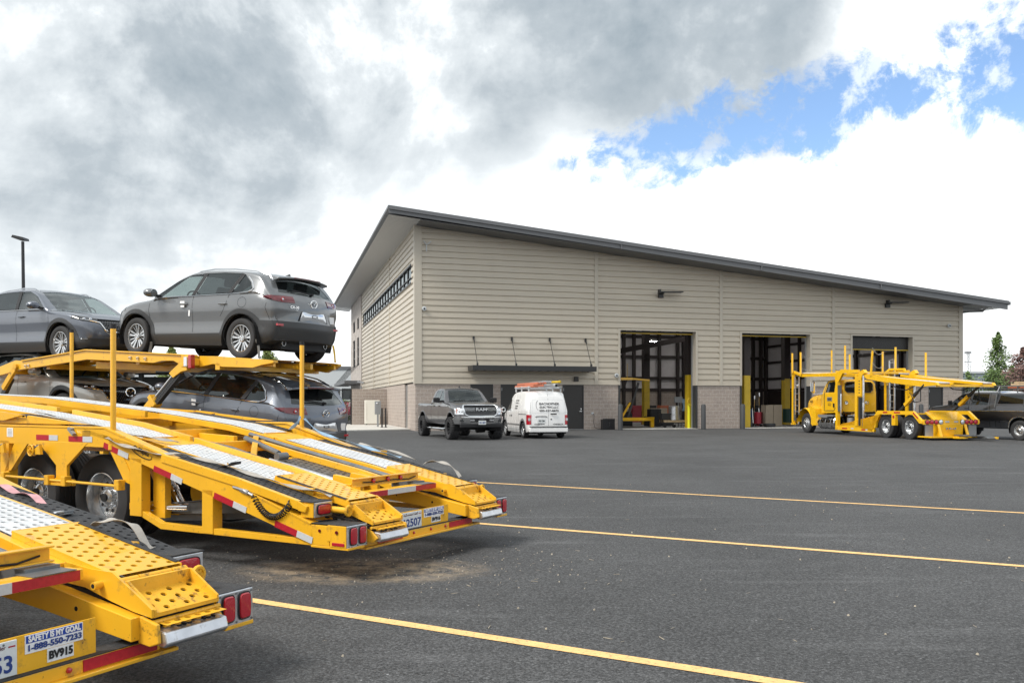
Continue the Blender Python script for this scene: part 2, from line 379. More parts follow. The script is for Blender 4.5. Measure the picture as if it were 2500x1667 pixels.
gg = mth('MULTIPLY', g, mth('ADD', 1.0, mth('MULTIPLY', tex, 1.4)), clamp=True)
gg = mth('ADD', gg, mth('MULTIPLY', tex, .10))
cr = nod(nt, 'ShaderNodeValToRGB'); L(gg, cr.inputs[0]); e = cr.color_ramp.elements
e[0].position = 0; e[0].color = (1.0, 1.02, 1.02, 1); e[1].position = .95; e[1].color = (.245, .295, .335, 1)
for p_, c_ in ((.10, (.80, .83, .845)), (.25, (.575, .615, .64)), (.55, (.365, .41, .445))):
    x = e.new(p_); x.color = (*c_, 1)
# blue gap
A, B = dirv(1382, 400), dirv(2500, 175); nn = A.cross(B).normalized()
dp = nod(nt, 'ShaderNodeVectorMath', operation='DOT_PRODUCT'); L(D, dp.inputs[0]); dp.inputs[1].default_value = nn
dist = mth('ABSOLUTE', dp.outputs['Value'])
width = mrange(dx, .02, .42, .020, .074, False)
bl = mth('SUBTRACT', 1., mth('DIVIDE', dist, width))
bl = mth('MULTIPLY', bl, mrange(dx, .0, .07)); 
n4 = noise(D, 12, 10, .66, (2.2, .4, 5.1), .3)
bl = mth('ADD', bl, mth('MULTIPLY', mth('SUBTRACT', n4, .5), 6.0))
bl = mth('MULTIPLY', bl, mrange(dist, .0, .16, 1, 0)); 
n5 = noise(D, 26, 8, .65, (5.2, 2.4, 1.1), .2)
blue = mth('MULTIPLY', mth('MULTIPLY', mrange(bl, .10, .75), mrange(dx, .035, .065)), mrange(n5, .36, .52, .35, 1))
sky = nod(nt, 'ShaderNodeTexSky', sky_type='NISHITA'); sky.sun_disc = False; sky.sun_elevation = SUN_EL; sky.sun_rotation = SUN_AZ
sky.air_density = 1.; sky.dust_density = .6; sky.ozone_density = 3.5
sk = nod(nt, 'ShaderNodeVectorMath', operation='SCALE'); L(sky.outputs[0], sk.inputs[0]); sk.inputs['Scale'].default_value = .15
mx = nod(nt, 'ShaderNodeMix', data_type='RGBA'); L(blue, mx.inputs[0]); L(cr.outputs[0], mx.inputs[6]); L(sk.outputs[0], mx.inputs[7])
hz = nod(nt, 'ShaderNodeMix', data_type='RGBA'); L(mrange(dz, -.02, .03, 1, 0), hz.inputs[0]); L(mx.outputs[2], hz.inputs[6]); hz.inputs[7].default_value = (.82, .86, .88, 1)
bg = nod(nt, 'ShaderNodeBackground'); L(hz.outputs[2], bg.inputs[0]); bg.inputs[1].default_value = 1.0
out = nod(nt, 'ShaderNodeOutputWorld'); L(bg.outputs[0], out.inputs[0])
sun = bpy.data.lights.new('sun', 'SUN'); sun.energy = 2.6; sun.angle = R(20); sun.color = (1, .95, .87)
so = bpy.data.objects.new('sun', sun); COL.objects.link(so)
sd = Vector((math.sin(SUN_AZ)*math.cos(SUN_EL), math.cos(SUN_AZ)*math.cos(SUN_EL), math.sin(SUN_EL)))
so.rotation_euler = sd.to_track_quat('Z', 'Y').to_euler()

# ---------------------------------------------------------------- ground
def asphalt():
    m = bpy.data.materials.new('asphalt'); m.use_nodes = True; nt = m.node_tree; b = nt.nodes['Principled BSDF']; L = nt.links.new
    tc = nod(nt, 'ShaderNodeTexCoord')
    def nz(s, d=4, r=.6, sc3=None, off=None):
        mp = nod(nt, 'ShaderNodeMapping'); L(tc.outputs['Object'], mp.inputs[0])
        if sc3: mp.inputs['Scale'].default_value = sc3
        if off: mp.inputs['Location'].default_value = off
        n = nod(nt, 'ShaderNodeTexNoise'); n.inputs['Scale'].default_value = s; n.inputs['Detail'].default_value = d; n.inputs['Roughness'].default_value = r
        L(mp.outputs[0], n.inputs['Vector']); return n.outputs['Fac']
    def mr(x, a, b_, c, d):
        n = nod(nt, 'ShaderNodeMapRange'); [n.inputs[i+1].__setattr__('default_value', v) for i, v in enumerate((a, b_, c, d))]; L(x, n.inputs[0]); return n.outputs[0]
    def mm(op, x, y):
        n = nod(nt, 'ShaderNodeMath', operation=op)
        for i, v in enumerate((x, y)):
            if isinstance(v, (int, float)): n.inputs[i].default_value = v
            else: L(v, n.inputs[i])
        return n.outputs[0]
    big = mr(nz(.35, 6, .6), .3, .7, .80, 1.20); med = mr(nz(3.5, 5, .6), .3, .7, .93, 1.07)
    fine = mr(nz(48, 5, .85), .36, .64, .35, 1.7); fine2 = mr(nz(200, 2, .7), .3, .7, .6, 1.45)
    streak = mr(nz(1.6, 5, .6, (.25, 1.6, 1), (4, 2, 0)), .56, .74, 0, .040)
    v = mm('MULTIPLY', mm('MULTIPLY', mm('MULTIPLY', big, med), fine), fine2)
    peb = []
    for vs_ in (62, 120):
        vo = nod(nt, 'ShaderNodeTexVoronoi'); vo.inputs['Scale'].default_value = vs_; L(tc.outputs['Object'], vo.inputs['Vector'])
        sc2 = nod(nt, 'ShaderNodeSeparateColor'); L(vo.outputs['Color'], sc2.inputs[0]); peb.append(mr(sc2.outputs[0], 0, 1, .62, 1.4))
    v = mm('MULTIPLY', v, mm('MULTIPLY', peb[0], peb[1]))
    v = mm('ADD', mm('MULTIPLY', v, .0585), streak)
    vor = nod(nt, 'ShaderNodeTexVoronoi'); vor.inputs['Scale'].default_value = 9; L(tc.outputs['Object'], vor.inputs['Vector'])
    speck = mm('MULTIPLY', mr(vor.outputs['Distance'], .05, .085, 1, 0), mr(nz(2.2, 3), .52, .62, 0, 1))
    v = mm('ADD', v, mm('MULTIPLY', speck, .22))
    cbn = nod(nt, 'ShaderNodeCombineColor'); L(mm('MULTIPLY', v, .985), cbn.inputs[0]); L(v, cbn.inputs[1]); L(mm('MULTIPLY', v, 1.03), cbn.inputs[2])
    # sandy dirt patch near the middle trailer
    sep = nod(nt, 'ShaderNodeSeparateXYZ'); L(tc.outputs['Object'], sep.inputs[0])
    ex = mm('DIVIDE', mm('SUBTRACT', sep.outputs[0], -1.3), 1.15); ey = mm('DIVIDE', mm('SUBTRACT', sep.outputs[1], 7.5), .62)
    rr = mm('ADD', mm('MULTIPLY', ex, ex), mm('MULTIPLY', ey, ey))
    patch = mm('MULTIPLY', mr(rr, .1, 1.1, 1, 0), mr(nz(6, 9, .75), .40, .60, 0, .95))
    mx = nod(nt, 'ShaderNodeMix', data_type='RGBA'); L(patch, mx.inputs[0]); L(cbn.outputs[0], mx.inputs[6]); mx.inputs[7].default_value = (.36, .28, .19, 1)
    L(mx.outputs[2], b.inputs['Base Color'])
    L(mr(nz(40, 3), .3, .7, .72, .92), b.inputs['Roughness']); b.inputs['Specular IOR Level'].default_value = .35
    bp = nod(nt, 'ShaderNodeBump'); bp.inputs['Strength'].default_value = .55; bp.inputs['Distance'].default_value = .006
    L(nz(120, 3, .8), bp.inputs['Height']); L(bp.outputs[0], b.inputs['Normal'])
    return m
MT['asphalt'] = asphalt()
m = MB(); m.add([(-900, -300, 0), (900, -300, 0), (900, 1500, 0), (-900, 1500, 0)], [(0, 1, 2, 3)])
tag(part('ground', m, 'asphalt'), 'dark grey asphalt yard in front of the workshop', 'ground', kind='structure')
def linepaint():
    m = mat('worn_yellow_line', (.80, .50, .20), .7, var=.1, vscale=12, dirt=(.10, .09, .07), dscale=40, damt=.8, dthr=.55, bump=.3, bscale=160); return m
MT['line'] = linepaint(); MT['line_white'] = mat('worn_white_line', (.6, .58, .5), .7, var=.1, vscale=12, dirt=(.1, .1, .1), dscale=50, damt=.8, dthr=.55)
TD = Vector((-.869, .495, 0)); ND = Vector((.495, .869, 0))
LN = {4.66: ((-1.874, 6.317), (1.41, 4.465)), 9.04: ((-.508, 10.464), (4.565, 7.67)), 13.6: ((-.526, 15.78), (6.79, 11.40))}
for off, lab in ((4.66, 'yellow painted stall line running out from the nearest trailer'), (9.04, 'yellow painted stall line behind the unloaded middle trailer'), (13.6, 'yellow painted stall line farthest across the yard, before the pickup')):
    m = MB(); (qa, qb) = LN[off]; qa = Vector((*qa, 0)); qb = Vector((*qb, 0)); dq = (qb-qa).normalized(); P0 = qa-dq*7; P1 = qa+dq*20; h = Vector((-dq.y, dq.x, 0))*.052; nseg = 60
    ps = [P0.lerp(P1, i/nseg) for i in range(nseg+1)]; vs = []
    for p in ps: vs += [p-h*(1+random.uniform(-.06, .06)), p+h*(1+random.uniform(-.06, .06))]
    m.add([(v.x, v.y, .004) for v in vs], [(2*i, 2*i+1, 2*i+3, 2*i+2) for i in range(nseg)])
    tag(part('parking_line', m, 'line'), lab, 'parking line', 'painted stall lines', 'structure')
# dirt scatter: stones and straw on the asphalt
m = MB()
for i in range(420):
    if i < 260: x, y = random.gauss(-1.0, 1.0), random.gauss(7.6, .55)
    else: x, y = random.uniform(-1.5, 7), random.uniform(4.8, 16)
    r = random.uniform(.003, .009)*(1.0 if i < 260 else 1.2); a = random.uniform(0, PI)
    if random.random() < .35:
        m.bar((x, y, .004), (x+math.cos(a)*r*6, y+math.sin(a)*r*6, .006), r*.4, r*.4)
    else:
        m.cyl((x, y, 0), (x+r*.2, y, r*1.1), r, r*.5, 5)
MT['stone'] = mat('pale_grit', (.34, .30, .24), .9, var=.3, vscale=30)
tag(part('grit', m, 'stone'), 'pale grit and straw bits scattered on the asphalt by the trailers', 'grit', kind='stuff')

# ---------------------------------------------------------------- workshop building
BA = math.atan2(.262, .965); BO = (-5.10, 45.65, 0)
bld = thing('workshop_building', 'tan ribbed metal workshop with sloping dark roof and three tall open bays', 'building', BO, BA)
PITCH, ZR0 = .32, 2.54
RS = .0934; ZT = 10.95
def siding_faces(mb, a0, a1, z0, z1, f):
    """horizontal ribs between a0..a1; f(a, out, z) -> point"""
    k = int(math.floor((z0-ZR0)/PITCH))-1; prof = []
    while ZR0+k*PITCH < z1+PITCH:
        b = ZR0+k*PITCH; prof += [(b, .065), (b+.185, .065), (b+.205, .004), (b+.285, .004)]; k += 1
    pts = []
    for (za, oa), (zb, ob) in zip(prof, prof[1:]):
        if zb <= z0 or za >= z1: continue
        lo, hi = max(za, z0), min(zb, z1)
        oa2 = oa+(ob-oa)*(lo-za)/(zb-za); ob2 = oa+(ob-oa)*(hi-za)/(zb-za)
        if not pts: pts.append((lo, oa2))
        pts.append((hi, ob2))
    vs = []
    for z, o in pts: vs += [f(a0, o, z), f(a1, o, z)]
    mb.add(vs, [(2*i, 2*i+1, 2*i+3, 2*i+2) for i in range(len(pts)-1)])
fF = lambda a, o, z: (a, -o, z)
fW = lambda a, o, z: (-o, a, z)
BAYS = [(11.61, 16.30), (19.29, 23.88), (26.84, 31.20)]; BH = 5.6
m = MB(); xs = [.30, 10.12, 17.88, 25.46, 34.70]
edges = sorted(set([.30, 34.75]+[v for b in BAYS for v in b]))
for a, b in zip(edges, edges[1:]):
    inbay = any(abs(a-q[0]) < .01 for q in BAYS)
    siding_faces(m, a, b, BH+.06 if inbay else 2.54, 11.2, fF)
me = m.mesh('metal_siding'); bm = bmesh.new(); bm.from_mesh(me)
bmesh.ops.bisect_plane(bm, geom=bm.verts[:]+bm.edges[:]+bm.faces[:], plane_co=(0, 0, ZT), plane_no=Vector((RS, 0, 1)), clear_outer=True); bm.to_mesh(me); bm.free()
part('metal_siding', me, 'siding', bld)
m = MB(); W0, W1, WZ0, WZ1 = 1.3, 28.8, 8.0, 9.02
siding_faces(m, .22, 30.0, 2.60, WZ0, fW); siding_faces(m, .22, 30.0, WZ1, ZT, fW); siding_faces(m, .22, W0, WZ0, WZ1, fW); siding_faces(m, W1, 30.0, WZ0, WZ1, fW)
part('metal_siding', m, 'siding', bld)
# vertical trims
def tb(*bs, name='trim', mt='trim'):
    m = MB(); [m.box(*b) for b in bs]; return part(name, m, mt, bld)
tb((-.095, .30, -.10, -.002, 2.50, ZT+.02), (-.10, -.096, -.095, .25, 2.50, ZT+.02), name='corner_trim')
for x in (10.16, 17.93, 25.51): tb((x-.10, x+.10, -.092, -.01, 2.56, ZT-RS*x+.1), name='vertical_trim')
tb((34.7, 35.0, -.09, .2, 2.5, ZT-RS*34.8+.1), name='corner_trim')
for y in (10.85, 20.36): tb((-.092, -.01, y-.06, y+.06, 2.62, WZ0), name='vertical_trim'); tb((-.092, -.01, y-.06, y+.06, WZ1, ZT), name='vertical_trim')
tb((.30, 11.46, -.088, .0, 2.50, 2.56), name='base_trim')
for a, b in zip([16.45, 24.03, 31.35], [19.14, 26.69, 34.7]): tb((a, b, -.088, .0, 2.50, 2.56), name='base_trim')
for a, b in BAYS:
    tb((a-.13, b+.13, -.09, 0, BH, BH+.09), (a-.13, a, -.09, .02, 2.5, BH), (b, b+.13, -.09, .02, 2.5, BH), (b-.003, b+.03, .02, .42, 2.5, BH), (a-.03, a+.003, .02, .42, 2.5, BH), name='bay_trim')
# base block wall with openings
m = MB(); solid = [(0, 2.95), (4.22, 4.63), (6.30, 8.18), (9.44, 11.55), (16.36, 19.22), (23.94, 26.78), (31.26, 32.43), (33.54, 34.95)]
for a, b in solid: m.box(a, b, -.03, .35, 0, 2.50)
m.box(-.03, .34, -.025, 2.84, 0, 2.52); m.box(-.03, .34, 3.98, 30, 0, 2.56); m.box(34.66, 34.98, .36, 40, 0, 2.5)
part('block_base', m, 'block', bld)
m = MB(); m.box(-.04, .30, -.04, .1, 2.495, 2.53)
part('corner_flashing', m, 'darksteel', bld)
for x0, x1 in ((11.50, 11.62), (16.30, 16.42), (19.17, 19.29), (23.88, 24), (26.73, 26.84), (31.2, 31.3)): tb((x0, x1, -.06, .46, 0, 2.5), name='door_jamb', mt='darksteel')
m = MB()
for a, b in BAYS: tb((b-.06, b-.005, .30, .40, 0, BH), name='door_track', mt='galv'); tb((a+.005, a+.05, .30, .40, 0, BH), name='door_track', mt='galv')
def mandoor(x0, x1, name='door', handle_x=None, mt='door_black'):
    m = MB(); m.box(x0, x1, .02, .07, .02, 2.50); d = part(name, m, mt, bld)
    m = MB(); m.box(x0-.03, x0+.03, -.02, .05, .0, 2.5); m.box(x1-.03, x1+.03, -.02, .05, 0, 2.5); m.box(x0+.03, x1-.03, -.02, .05, 2.44, 2.5); part('frame', m, 'darksteel', d)
    hx = x1-.12 if handle_x is None else handle_x
    m = MB(); m.cyl((hx, .02, 1.02), (hx, -.05, 1.02), .03, n=10); m.box(hx-.12, hx+.01, -.06, -.04, 1.0, 1.04); m.box(hx-.02, hx+.02, -.0, .02, 1.1, 1.2); part('handle', m, 'chrome', d)
    m = MB(); m.box(x0, x1, -.05, .04, .005, .03); part('sill', m, 'galv', d)
    m = MB()
    for z in (.25, 1.2, 2.15): m.box(x0+.03, x0+.06, -.03, .02, z, z+.16)
    part('hinge', m, 'galv', d)
mandoor(2.98, 4.20); mandoor(4.66, 6.27); mandoor(8.21, 9.41); mandoor(32.46, 33.51)
m = MB(); m.box(.03, .07, 2.87, 3.95, .02, 2.50); d = part('door', m, 'door_grey', bld); m = MB(); m.box(-.05, .02, 3.7, 3.84, 1.0, 1.04); m.box(-.04, .03, 3.8, 3.86, 1.15, 1.22); part('handle', m, 'chrome', d)
# bay headers + shutter
for i, (a, b) in enumerate(BAYS):
    m = MB(); m.box(a, b, .30, .38, BH-.10 if i < 2 else BH-.78, BH)
    if i == 2:
        for k in range(9): m.box(a+.01, b-.01, .285, .30, BH-.05-k*.08-.028, BH-.05-k*.08)
    d = part('roller_shutter', m, 'door_black', bld)
    z = BH-.10 if i < 2 else BH-.78
    m = MB(); m.box(a, b, .27, .39, z-.05, z-.002); part('bottom_bar', m, 'bay_yellow', d)
# tilt-up concrete end of the west wall
m = MB(); wins = [(32.15, 34.05), (36.1, 38.4)]
ys = [30.05, 32.15, 34.05, 36.1, 38.4, 40.7]
for i in (0, 2, 4): m.box(-.12, .2, ys[i], ys[i+1], 0, ZT)
for i in (1, 3):
    m.box(-.12, .2, ys[i], ys[i+1], 0, 4.85); m.box(-.12, .2, ys[i], ys[i+1], 7.4, 8.15); m.box(-.12, .2, ys[i], ys[i+1], 9.15, ZT)
m.box(-.12, 34, 40.7, 41, 0, 7.0)
part('concrete_panel', m, 'tilt', bld)
for a, b in wins:
    for z0, z1, nz in ((4.85, 7.4, 3), (8.15, 9.15, 1)):
        m = MB()
        for y in [a+(b-a)*k/2 for k in range(3)]: m.box(-.06, .04, y-.05, y+.05, z0, z1)
        for z in [z0+(z1-z0)*k/nz for k in range(nz+1)]: m.box(-.05, .03, a, b, z-.05, z+.05)
        f = part('window', m, 'awning', bld); m = MB(); m.box(0, .015, a, b, z0, z1); part('pane', m, 'glass_bld', f)
# ribbon window
m = MB(); n = 18
for k in range(n+1):
    y = lerp(W0, W1, k/n); m.box(-.05, .06, y-.07, y+.07, WZ0, WZ1)
m.box(-.11, .06, W0-.05, W1+.05, WZ0-.03, WZ0+.05); m.box(-.11, .06, W0-.05, W1+.05, WZ1-.07, WZ1+.03); m.box(-.06, .05, W0, W1, WZ0+.32, WZ0+.37)
f = part('ribbon_window', m, 'awning', bld); m = MB(); m.box(.0, .012, W0, W1, WZ0, WZ1); part('pane', m, 'glass_bld', f)
# roof
X0, X1, Y0, Y1 = -1.65, 36.95, -1.7, 44.6; zt = lambda x: 11.47-.0945*(x+1.65)
m = MB(); T = .06; m.prism([(X0, zt(X0)-T), (X1, zt(X1)-T), (X1, zt(X1)), (X0, zt(X0))], Y0, Y1)
roof = part('roof', m, 'fascia', bld)
m = MB()
m.prism([(X0+.02, zt(X0)-.34), (X1-.02, zt(X1)-.50), (X1-.02, zt(X1)-T), (X0+.02, zt(X0)-T)], Y0+.05, Y0+.12)
m.prism([(X0, zt(X0)-.16), (X1+.02, zt(X1)-.16), (X1+.02, zt(X1)+.03), (X0, zt(X0)+.03)], Y0-.03, Y0+.04)
m.prism([(X0-.03, zt(X0)-.10), (X0, zt(X0)-.10), (X0, zt(X0)+.03), (X0-.03, zt(X0)+.03)], Y0, Y1)
m.box(X1, X1+.14, Y0-.02, Y1, zt(X1)-.22, zt(X1)-.02)
for x in (11.0, 19.6, 27.6): m.box(x-.02, x+.02, Y0-.04, Y0+.06, zt(x)-.40, zt(x)+.02)
part('fascia', m, 'fascia', roof)
# soffit: shallow ribs across
m = MB(); y = Y0+.13
zs = lambda x: ZT-.05-RS*x
xa, xb = X0+.02, X1-.02
k = 0
while y < Y1:
    y2 = min(y+.3, Y1); dz = 0
    m.add([(xa, y, zs(xa)), (xb if y < .5 else .0, y, zs(xb if y < .5 else 0)), (xb if y < .5 else 0, y2-.03, zs(xb if y < .5 else 0)), (xa, y2-.03, zs(xa))], [(0, 1, 2, 3)])
    m.add([(xa, y2-.03, zs(xa)), (xb if y < .5 else .0, y2-.03, zs(xb if y < .5 else 0)), (xb if y < .5 else 0, y2, zs(xb if y < .5 else 0)+.03), (xa, y2, zs(xa)+.03)], [(0, 1, 2, 3)])
    y = y2
y = .5
m.add([(34.6, -.0, zs(34.6)), (xb, 0, zs(xb)), (xb, Y1, zs(xb)), (34.6, Y1, zs(34.6))], [(0, 1, 2, 3)])
part('soffit', m, 'soffit', roof)
m = MB(); m.prism([(-.0, zs(0)-.02), (34.8, zs(34.8)-.02), (34.8, zs(34.8)-.005), (0, zs(0)-.005)], Y0+.125, -.0); part('front_soffit', m, 'fascia', roof)
m = MB(); m.tube([(35.0, 0, zs(35)-.35), (36.6, 0, zs(36.6)-.12), (36.85, 0, zt(X1)-.25)], .05, 6); m.cyl((35.05, .05, 0), (35.05, .05, zs(35)-.35), .05, n=8); part('downspout', m, 'trim_dark', bld)
# interior shell
m = MB(); m.box(.35, 34.6, .45, 22.2, -.06, .012); part('floor_slab', m, mat('concrete_floor', (.30, .30, .30), .6, var=.15, vscale=1.2, dirt=(.1, .1, .1), dscale=1.5, damt=.5, dthr=.5), bld)
m = MB(); m.box(.4, 34.5, 22.0, 22.1, 0, 11); m.box(.36, .42, .4, 22, 2.5, 10.6); m.box(34.5, 34.6, .4, 22, 0, 7.6); 
m.prism([(.3, ZT-.35), (34.6, ZT-.35-RS*34.3), (34.6, ZT-.2-RS*34.3), (.3, ZT-.2)], .2, 22.1)
m.box(.3, 34.6, .12, .16, BH+.1, 7.2)
part('inner_lining', m, 'inner_panel', bld)
m = MB(); m.box(.45, 34.4, 21.85, 21.99, 0, 2.5); part('inner_block_wall', m, MT['block'], bld)
m = MB()
for x in (13.3, 15.8, 18.3, 20.9, 21.81, 24.13, 25.84, 26.41, 29, 31.2, 33.06, 33.8, 34.3): m.box(x-.12, x+.12, 21.6, 21.84, 0, 9)
for z in (2.62, 3.6, 5.4, 7.1): m.box(.4, 34.4, 21.7, 21.98, z-.12, z+.12)
for y in (6, 14): m.prism([(.4, ZT-1.1), (34.4, ZT-1.1-RS*34), (34.4, ZT-.4-RS*34), (.4, ZT-.4)], y, y+.25)
m.bar((12, 8, 4.4), (22, 8, 6.3), .2, .35)
for y in range(2, 22, 2): m.box(.5, 34.3, y, y+.1, 7.25-.0, 7.4) if y > 90 else None
for x in (17.3, 26.4): m.box(x-.22, x+.22, 6.2 if x > 20 else 9, 6.6 if x > 20 else 9.4, 3.05, 9.3)
for x in (16.55, 20.28): m.box(x-.2, x+.2, 1.0, 1.4, 3.15, 9)
for y in (2.4, 4.8, 7.2, 9.6, 12, 14.4, 16.8, 19.2): m.box(34.28, 34.49, y-.11, y+.11, 0, 7.2)
for z in (2.62, 3.6, 5.0, 6.4): m.box(34.36, 34.49, .45, 21.6, z-.1, z+.1)
m.box(34.44, 34.495, .45, 21.6, 0, 2.5)
part('steel_frame', m, 'inner_dark', bld)
for x, y in ((17.3, 9), (16.55, 1.0), (20.28, 1.0), (26.4, 6.2)):
    m = MB(); m.box(x-.21, x+.21, y-.01, y+.41, .012, 3.15 if y < 8 else 3.0); part('column_guard', m, 'bay_yellow', bld, bevel=.02)
for x, y, z in ((19.1, 12, 5.95), (14, 17, 8.3), (20, 17, 7.8), (26, 17, 7.3), (31, 12, 6.75), (26, 10, 7.2), (14, 9, 8.2), (20, 6, 7.8)):  # first fixture is seen lit; the others are added out of view as fill
    m = MB(); m.box(x-.6, x+.6, y-.08, y+.08, z, z+.07); f = part('ceiling_light', m, 'galv', bld)
    m = MB(); m.box(x-.58, x+.58, y-.05, y+.05, z-.02, z-.002); part('lamp', m, 'led', f)
# awning and its rods
m = MB(); ax0, ax1 = 2.80, 9.72
m.box(ax0, ax1, -1.3, -1.22, 3.20, 3.47); m.box(ax0, ax0+.07, -1.22, -.09, 3.20, 3.47); m.box(ax1-.07, ax1, -1.22, -.09, 3.20, 3.47); m.box(ax0+.07, ax1-.07, -1.22, -.09, 3.36, 3.40)
for k in range(13): x = lerp(ax0+.4, ax1-.4, k/12); m.box(x-.03, x+.03, -1.22, -.09, 3.22, 3.36)
aw = part('canopy', m, 'awning', bld)
for x in (3.12, 5.25, 7.42, 9.52):
    m = MB(); m.cyl((x, -.10, 4.98), (x, -1.0, 3.55), .018, n=6); m.cyl((x, -.14, 4.92), (x, -.22, 4.79), .035, n=8); m.cyl((x, -.88, 3.74), (x, -.98, 3.58), .035, n=8); m.box(x-.05, x+.05, -.12, -.06, 4.88, 5.08); m.box(x-.04, x+.04, -1.06, -.94, 3.46, 3.6); part('tie_rod', m, 'awning', aw)
for x, z in ((14.1, 7.72), (29.35, 7.60)):
    m = MB(); m.box(x-.18, x+.12, -.2, -.05, z-.22, z+.02); m.bar((x-.25, -.45, z+.06), (x+1.15, -.45, z+.10), .36, .06); m.box(x-.05, x+.05, -.45, -.1, z-.02, z+.05); m.box(x-.3, x-.22, -.6, -.3, z, z+.2); part('wall_light', m, 'awning', bld)
for x, z in ((.42, 6.48), (11.35, 3.04), (33.9, 6.37)):
    m = MB(); m.lathe([(0, -.02), (.10, -.02), (.12, .0), (.12, .05), (.10, .1), (.0, .16)][::-1], (x, -.18, z), 'y', 14); m.cyl((x, -.05, z), (x, -.18, z), .05, n=10); c = part('security_camera', m, 'far_white', bld, smooth=True)
    m = MB(); m.cyl((x, -.17, z), (x, -.22, z-.03), .055, .04, n=10); part('lens', m, 'black', c)
m = MB(); x, z = .55, 9.86; m.cyl((x, -.12, z), (x, -.12, z-.34), .03, n=8); m.bar((x, -.12, z), (x-.18, -.25, z+.2), .04, .04); m.bar((x, -.12, z), (x+.22, -.25, z+.18), .04, .04); m.cyl((x, -.05, z-.1), (x, -.12, z-.1), .02); part('antenna', m, 'far_white', bld)
m = MB(); x = 8.85; m.box(x-.02, x+.22, -.2, -.06, 2.68, 2.95); part('wall_lamp', m, 'door_black', bld)
m = MB(); m.box(9.88, 10.02, -.07, -.03, .86, .96); part('socket', m, 'far_white', bld)
m = MB(); m.tube([(9.97, -.07, .9), (10.02, -.12, .8), (10.0, -.1, .4), (10.05, -.12, .12), (10.25, -.2, .03), (10.4, -.3, .05)], .012, 5); tag(part('power_cord', m, 'black'), 'black power cord looping from the wall socket to the heater', 'cord'); bpy.data.objects['power_cord'].matrix_world = Matrix.Translation(BO) @ Matrix.Rotation(BA, 4, 'Z')
m = MB(); m.box(-.3, -.12, 29.2, 29.4, 2.75, 2.95); m.bar((-.1, 27.6, 3.2), (-.6, 28.0, 3.3), .12, .12); part('wall_lamp', m, 'galv', bld)
# side canopy
m = MB(); m.box(-1.5, -.13, 30.6, 45.0, 3.20, 3.46); c = part('canopy', m, 'fascia', bld)
for k in range(8): y = lerp(31.5, 44.0, k/7); m = MB(); m.cyl((-.12, y, 5.0), (-1.4, y, 3.5), .02, n=5); part('tie_rod', m, 'awning', c)
BM = Matrix.Translation(BO) @ Matrix.Rotation(BA, 4, 'Z')
def bthing(name, label, cat, x, y, z=0, rz=0, group=None):
    p = BM @ Vector((x, y, z)); return thing(name, label, cat, p, BA+rz, group)
# concrete pad
m = MB(); m.prism([(0, 1.9), (-3.5, .55), (-12, .4), (-12, 16), (0, 16)], -.2, .055, 'z'); o = part('pavement', m, mat('pale_concrete', (.55, .54, .51), .8, var=.07, vscale=1.5, dirt=(.3, .29, .27), dscale=3, damt=.4, dthr=.5)); o.matrix_world = BM
tag(o, 'pale concrete pavement along the west wall of the workshop', 'pavement', kind='structure')
m = MB()
for a, b in BAYS: m.box(a, b, -.35, .45, -.05, .016)
o = part('threshold', m, MT['pale_concrete'] if 'pale_concrete' in MT else bpy.data.materials['pale_concrete']); o.matrix_world = BM
tag(o, 'pale concrete thresholds at the three bay openings', 'pavement', kind='structure')
# yard wall and gate
o = bthing('block_wall', 'brown block yard wall joined to the west side of the workshop', 'wall', -.03, 12.6)
m = MB(); m.box(-2.30, -.02, 0, .25, .05, 2.42); part('blockwork', m, 'block', o)
o = bthing('block_wall', 'long brown block yard wall left of the chain-link gate, behind the cars', 'wall', -3.55, 12.6)
m = MB(); m.box(-14, 0, 0, .25, .05, 2.42); part('blockwork', m, 'block', o)
o = bthing('chain_link_gate', 'black framed chain-link gate between the brown yard walls', 'gate', -3.52, 12.6)
m = MB(); m.box(0, .07, 0, .07, .1, 2.4); m.box(1.10, 1.19, 0, .09, .05, 2.42); m.box(.07, 1.1, 0, .07, 2.33, 2.4); m.box(.07, 1.1, 0, .07, .1, .17); part('frame', m, 'black', o)
m = MB()
for k in range(-24, 12):
    a = k*.1
    for sgn in (1, -1):
        p = []
        for s_ in range(25):
            z = .15+s_*.09; x = (a+s_*.09*.85) if sgn > 0 else (1.17-(a+s_*.09*.85))
            if .05 < x < 1.12: p.append((x, .03+.004*sgn, z))
        if len(p) > 1: m.bar(p[0], p[-1], .009, .009)
part('mesh', m, 'black', o)
m = MB(); m.box(.98, 1.08, -.05, .0, 1.25, 1.5); m.bar((1.0, -.06, 1.4), (.93, -.1, 1.2), .02, .03); part('latch', m, 'galv', o)
# heat pump cabinet
o = bthing('ac_unit', 'tall cream metal heat pump cabinet standing against the brown wall', 'air conditioner', -1.0, 11.9, .055)
m = MB(); m.box(-.55, .42, -.2, .25, .06, 1.62); part('cabinet', m, 'ac', o, bevel=.03)
m = MB(); m.box(-.48, -.40, -.19, .2, 0, .06); m.box(.28, .36, -.19, .2, 0, .06); part('foot', m, 'black', o)
m = MB()
for k in range(14): m.box(-.45, -.41, -.208, -.20, .3+k*.08, .33+k*.08)
part('vent', m, 'trim', o)
m = MB(); m.box(.42, .50, -.1, .1, .55, .75); m.tube([(.46, 0, .55), (.6, 0, .35), (.65, 0, .8), (.5, 0, .6)], .02, 6); part('pipework', m, 'galv', o)
